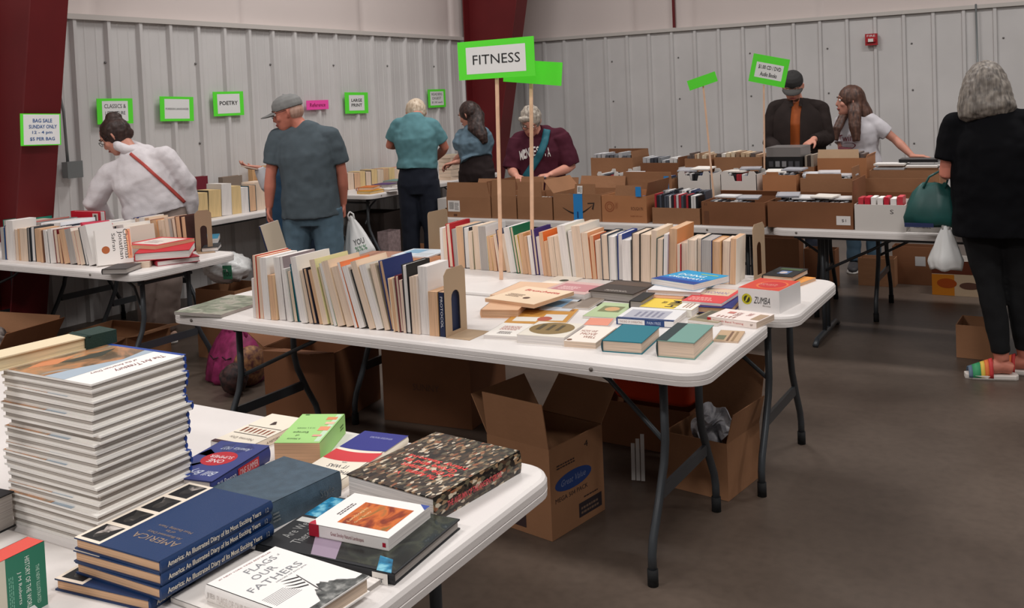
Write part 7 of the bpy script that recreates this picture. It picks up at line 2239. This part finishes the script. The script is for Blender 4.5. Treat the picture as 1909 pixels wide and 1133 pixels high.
for z, w_, d_ in ((0, .125, .05), (.01, .150, .065), (.05, .158, .07), (.12, .140, .06), (.19, .105, .035), (.225, .075, .018), (.235, .06, .01)):
    rings.append([V(w_ * cos(2 * pi * k / 26) * (1 + .04 * sin(5 * k + z * 30)), d_ * sin(2 * pi * k / 26) * (1 + .10 * cos(4 * k + z * 20)), z + .006 * sin(k * 1.3)) for k in range(26)])
mb.loft(rings, GB); hbb = mb.build('bag_body', hb)
mb = MB()
for yy in (-.025, .025):
    mb.tube([(-.05, yy, .21), (-.02, yy * .7, .27), (.04, yy * .6, .305), (.075, yy * .7, .26), (.06, yy, .21)], .006, GB, 8)
mb.build('bag_handle', hb)
mb = MB(); mb.box(-.148, .0, -.071, -.060, -.002, .02, cm((40, 50, 90))); mb.build('blue_trim', hb)
carrier('white carrier bag hanging below the green handbag', RM @ Matrix.Translation(V(-.245, .06, .835)), .17, .27, .09, M_BAGW, None, gather=0.1, seed=9)

# ---------------------------------------------------------------- signs
M_NEON = mat('neon_green_card', (98, 236, 62), 0.6, 0.2)
M_HOT = mat('hot_pink_card', (250, 86, 176), 0.6, 0.2)
M_PAPER = mat('sign_paper', (232, 232, 230), 0.7, 0.2)
M_STICK = mat('pale_pine_stick', (226, 186, 156), 0.6, 0.2, noise=0.08, scale=20)


def board(parent, M, w, h, card, paper, texts, th=0.003):
    """card with a sheet of print facing local -y"""
    mb = MB(); mb.M = M; mb.box(0, w, 0, th, 0, h, card); c = mb.build('sign_card', parent)
    if paper:
        mb = MB(); mb.M = M @ frame((0, -.0006, 0), (1, 0, 0), (0, 0, 1)); patch(mb, paper[0] * w, paper[1] * w, paper[2] * h, paper[3] * h, M_PAPER, 0); mb.build('paper_sheet', parent)
    if texts:
        mb = MB(); mb.M = M @ frame((0, -.0012, 0), (1, 0, 0), (0, 0, 1))
        for s, x, y, ww, hh, col in texts:
            mb.text(s, x * w, y * h, ww * w, hh * h, 0, cm(col))
        mb.build('lettering', parent)
    return c


BLK = (40, 40, 42)
cr, sr = cos(.53), sin(.53)


def stick_sign(label, base, topz, corners, card, paper, texts, sw=0.009):
    """corners: photographed lower left, lower right, upper left of the card in the plane y of the base"""
    y = base.y
    a, b, c = [aty(u, v, y - 0.012) for u, v in corners]
    t = thing('sign', label, 'sign', Matrix.Translation(base))
    inv = t.matrix_world.inverted()
    M = frame(a, b - a, Vector((-(b - a).z, 0, (b - a).x)))
    # card face towards -y: x along a->b, z up
    ex = (b - a).normalized(); ez = Vector((-ex.z, 0, ex.x)); ey = ez.cross(ex)
    M = Matrix((ex, ey, ez)).transposed().to_4x4(); M.translation = a
    board(t, inv @ M, (b - a).length, (c - a).length, card, paper, texts)
    tp = aty(topz[0], topz[1], y + 0.004)
    mb = MB(); p0 = Vector((0, 0.0, 0)); p1 = inv @ tp
    p0 = Vector((0, .004, 0))
    d = (p1 - p0).normalized()
    sx = Vector((1, 0, 0)) * sw
    sy = Vector((0, 1, 0)) * .003
    mb.hexa([p0 - sx - sy, p0 + sx - sy, p0 + sx + sy, p0 - sx + sy, p1 - sx - sy, p1 + sx - sy, p1 + sx + sy, p1 - sx + sy], M_STICK)
    mb.build('wooden_stick', t)
    return t


b1 = aty(935, 557, 3.90); b1.z = 0.772; b1.x = aty(935, 550, 3.9).x
stick_sign('neon green sign reading FITNESS on a wooden stick', Vector((aty(935, 550, 3.90).x, 3.90, 0.738)), (926, 132), [(856, 150), (998, 141), (848, 80)], M_NEON, (.11, .89, .14, .84), [('FITNESS', .2, .38, .62, .25, BLK)])
stick_sign('blank neon green sign partly behind the fitness one, on its own wooden stick', Vector((aty(992, 521, 4.06).x, 4.06, 0.738)), (990, 143), [(938, 152), (1046, 160), (941, 110)], M_NEON, None, None)
for lb, uv, y, cs, tx, pp, ztop in (('small blank neon green sign tilted on a thin stick above the cartons', (1330, 290), 6.32, [(1286, 169), (1338, 151), (1281, 151)], None, None, (1311, 160)),
                                    ('neon green sign reading prices of discs, on a stick before the dark-capped man', (1422, 290), 6.70, [(1395, 151), (1462, 164), (1404, 99)], [('*$1.00 CD / DVD', .2, .5, .62, .16, BLK), ('*Audio Books', .28, .27, .46, .15, BLK)], (.13, .88, .2, .74), (1424, 158))):
    p = aty(uv[0], uv[1], y); 
    stick_sign(lb, Vector((p.x, y, 0.738)), ztop, cs, M_NEON, pp, tx, 0.0055)


def wall_sign(label, u0, v0, u1, v1, card, paper, texts, roll=0.0):
    x = XL + 0.045
    a = atx(u0, v1, x); b = atx(u1, v0, x)
    w_, h_ = b.y - a.y, b.z - a.z
    t = thing('wall_sign', label, 'sign', Matrix.Translation((x, a.y, a.z)) @ Matrix.Rotation(-pi / 2 + pi, 4, 'Z') @ Matrix.Identity(4))
    # local x runs along +y of the hall, face towards +x
    t.matrix_world = Matrix((Vector((0, 1, 0)), Vector((-1, 0, 0)), Vector((0, 0, 1)))).transposed().to_4x4()
    t.matrix_world.translation = Vector((x, a.y, a.z))
    Mx = Matrix((Vector((0, 1, 0)), Vector((-1, 0, 0)), Vector((0, 0, 1)))).transposed().to_4x4()
    Mx.translation = Vector((x, a.y, a.z))
    t.matrix_world = Mx @ Matrix.Rotation(rad(roll), 4, 'Y')
    board(t, Matrix.Identity(4), w_, h_, card, paper, texts)
    return t


wall_sign('neon green wall sign for classics, behind the dark-haired shopper', 182, 182, 246, 232, M_NEON, (.14, .86, .1, .9), [('CLASSICS &', .2, .62, .6, .16, BLK), ('LITERATURE', .22, .36, .56, .14, BLK)], 1)
wall_sign('neon green wall sign with one thin line of print, second from the red column', 299, 178, 359, 226, M_NEON, (.13, .87, .1, .9), [('FOREIGN LANGUAGES', .16, .46, .68, .08, BLK)], 2)
wall_sign('neon green wall sign reading POETRY', 399, 170, 453, 217, M_NEON, (.13, .87, .1, .9), [('*POETRY', .2, .44, .6, .17, BLK)], 0)
wall_sign('neon green wall sign reading LARGE PRINT', 644, 171, 685, 212, M_NEON, (.17, .83, .14, .87), [('*LARGE', .27, .55, .46, .15, BLK), ('*PRINT', .27, .32, .46, .15, BLK)], 1)
wall_sign('small neon green wall sign of three lines, nearest the red corner column', 799, 166, 830, 201, M_NEON, (.12, .88, .12, .88), [('READERS', .2, .66, .6, .14, BLK), ('DIGEST', .24, .44, .5, .14, BLK), ('$1.00 each', .2, .22, .6, .12, BLK)], 0)
wall_sign('hot pink wall sign with handwriting, behind the grey-capped man', 572, 186, 612, 205, M_HOT, None, [('Reference', .15, .3, .7, .4, (120, 20, 60))], 0)
# bag sale notice on the red column
y_ = 3.86
t = thing('notice', 'white notice with green edge and blue bag sale lettering, on the red steel column', 'sign')
xx_ = -5.955
a, b, c = atx(39, 272, xx_), atx(114, 270, xx_), atx(44, 212, xx_)
ex = (b - a).normalized(); ez = (c - a - (c - a).dot(ex) * ex).normalized(); ey = ez.cross(ex)
Mx = Matrix((ex, ey, ez)).transposed().to_4x4(); Mx.translation = a
t.matrix_world = Mx
BLU = (50, 92, 150)
board(t, Matrix.Identity(4), (b - a).length, (c - a).length, M_NEON, (.07, .97, .03, .97), [('*BAG SALE', .3, .72, .48, .12, BLU), ('*SUNDAY ONLY', .2, .53, .7, .12, BLU), ('*12 - 4 pm', .28, .34, .5, .12, BLU), ('*$5 PER BAG', .22, .14, .62, .12, BLU)])
mb = MB(); mb.tube([(0.05, .0035, .13), (.05, .3, .13)], .004, M_GALV, 6); mb.build('hanging_wire', t) if 0 else None
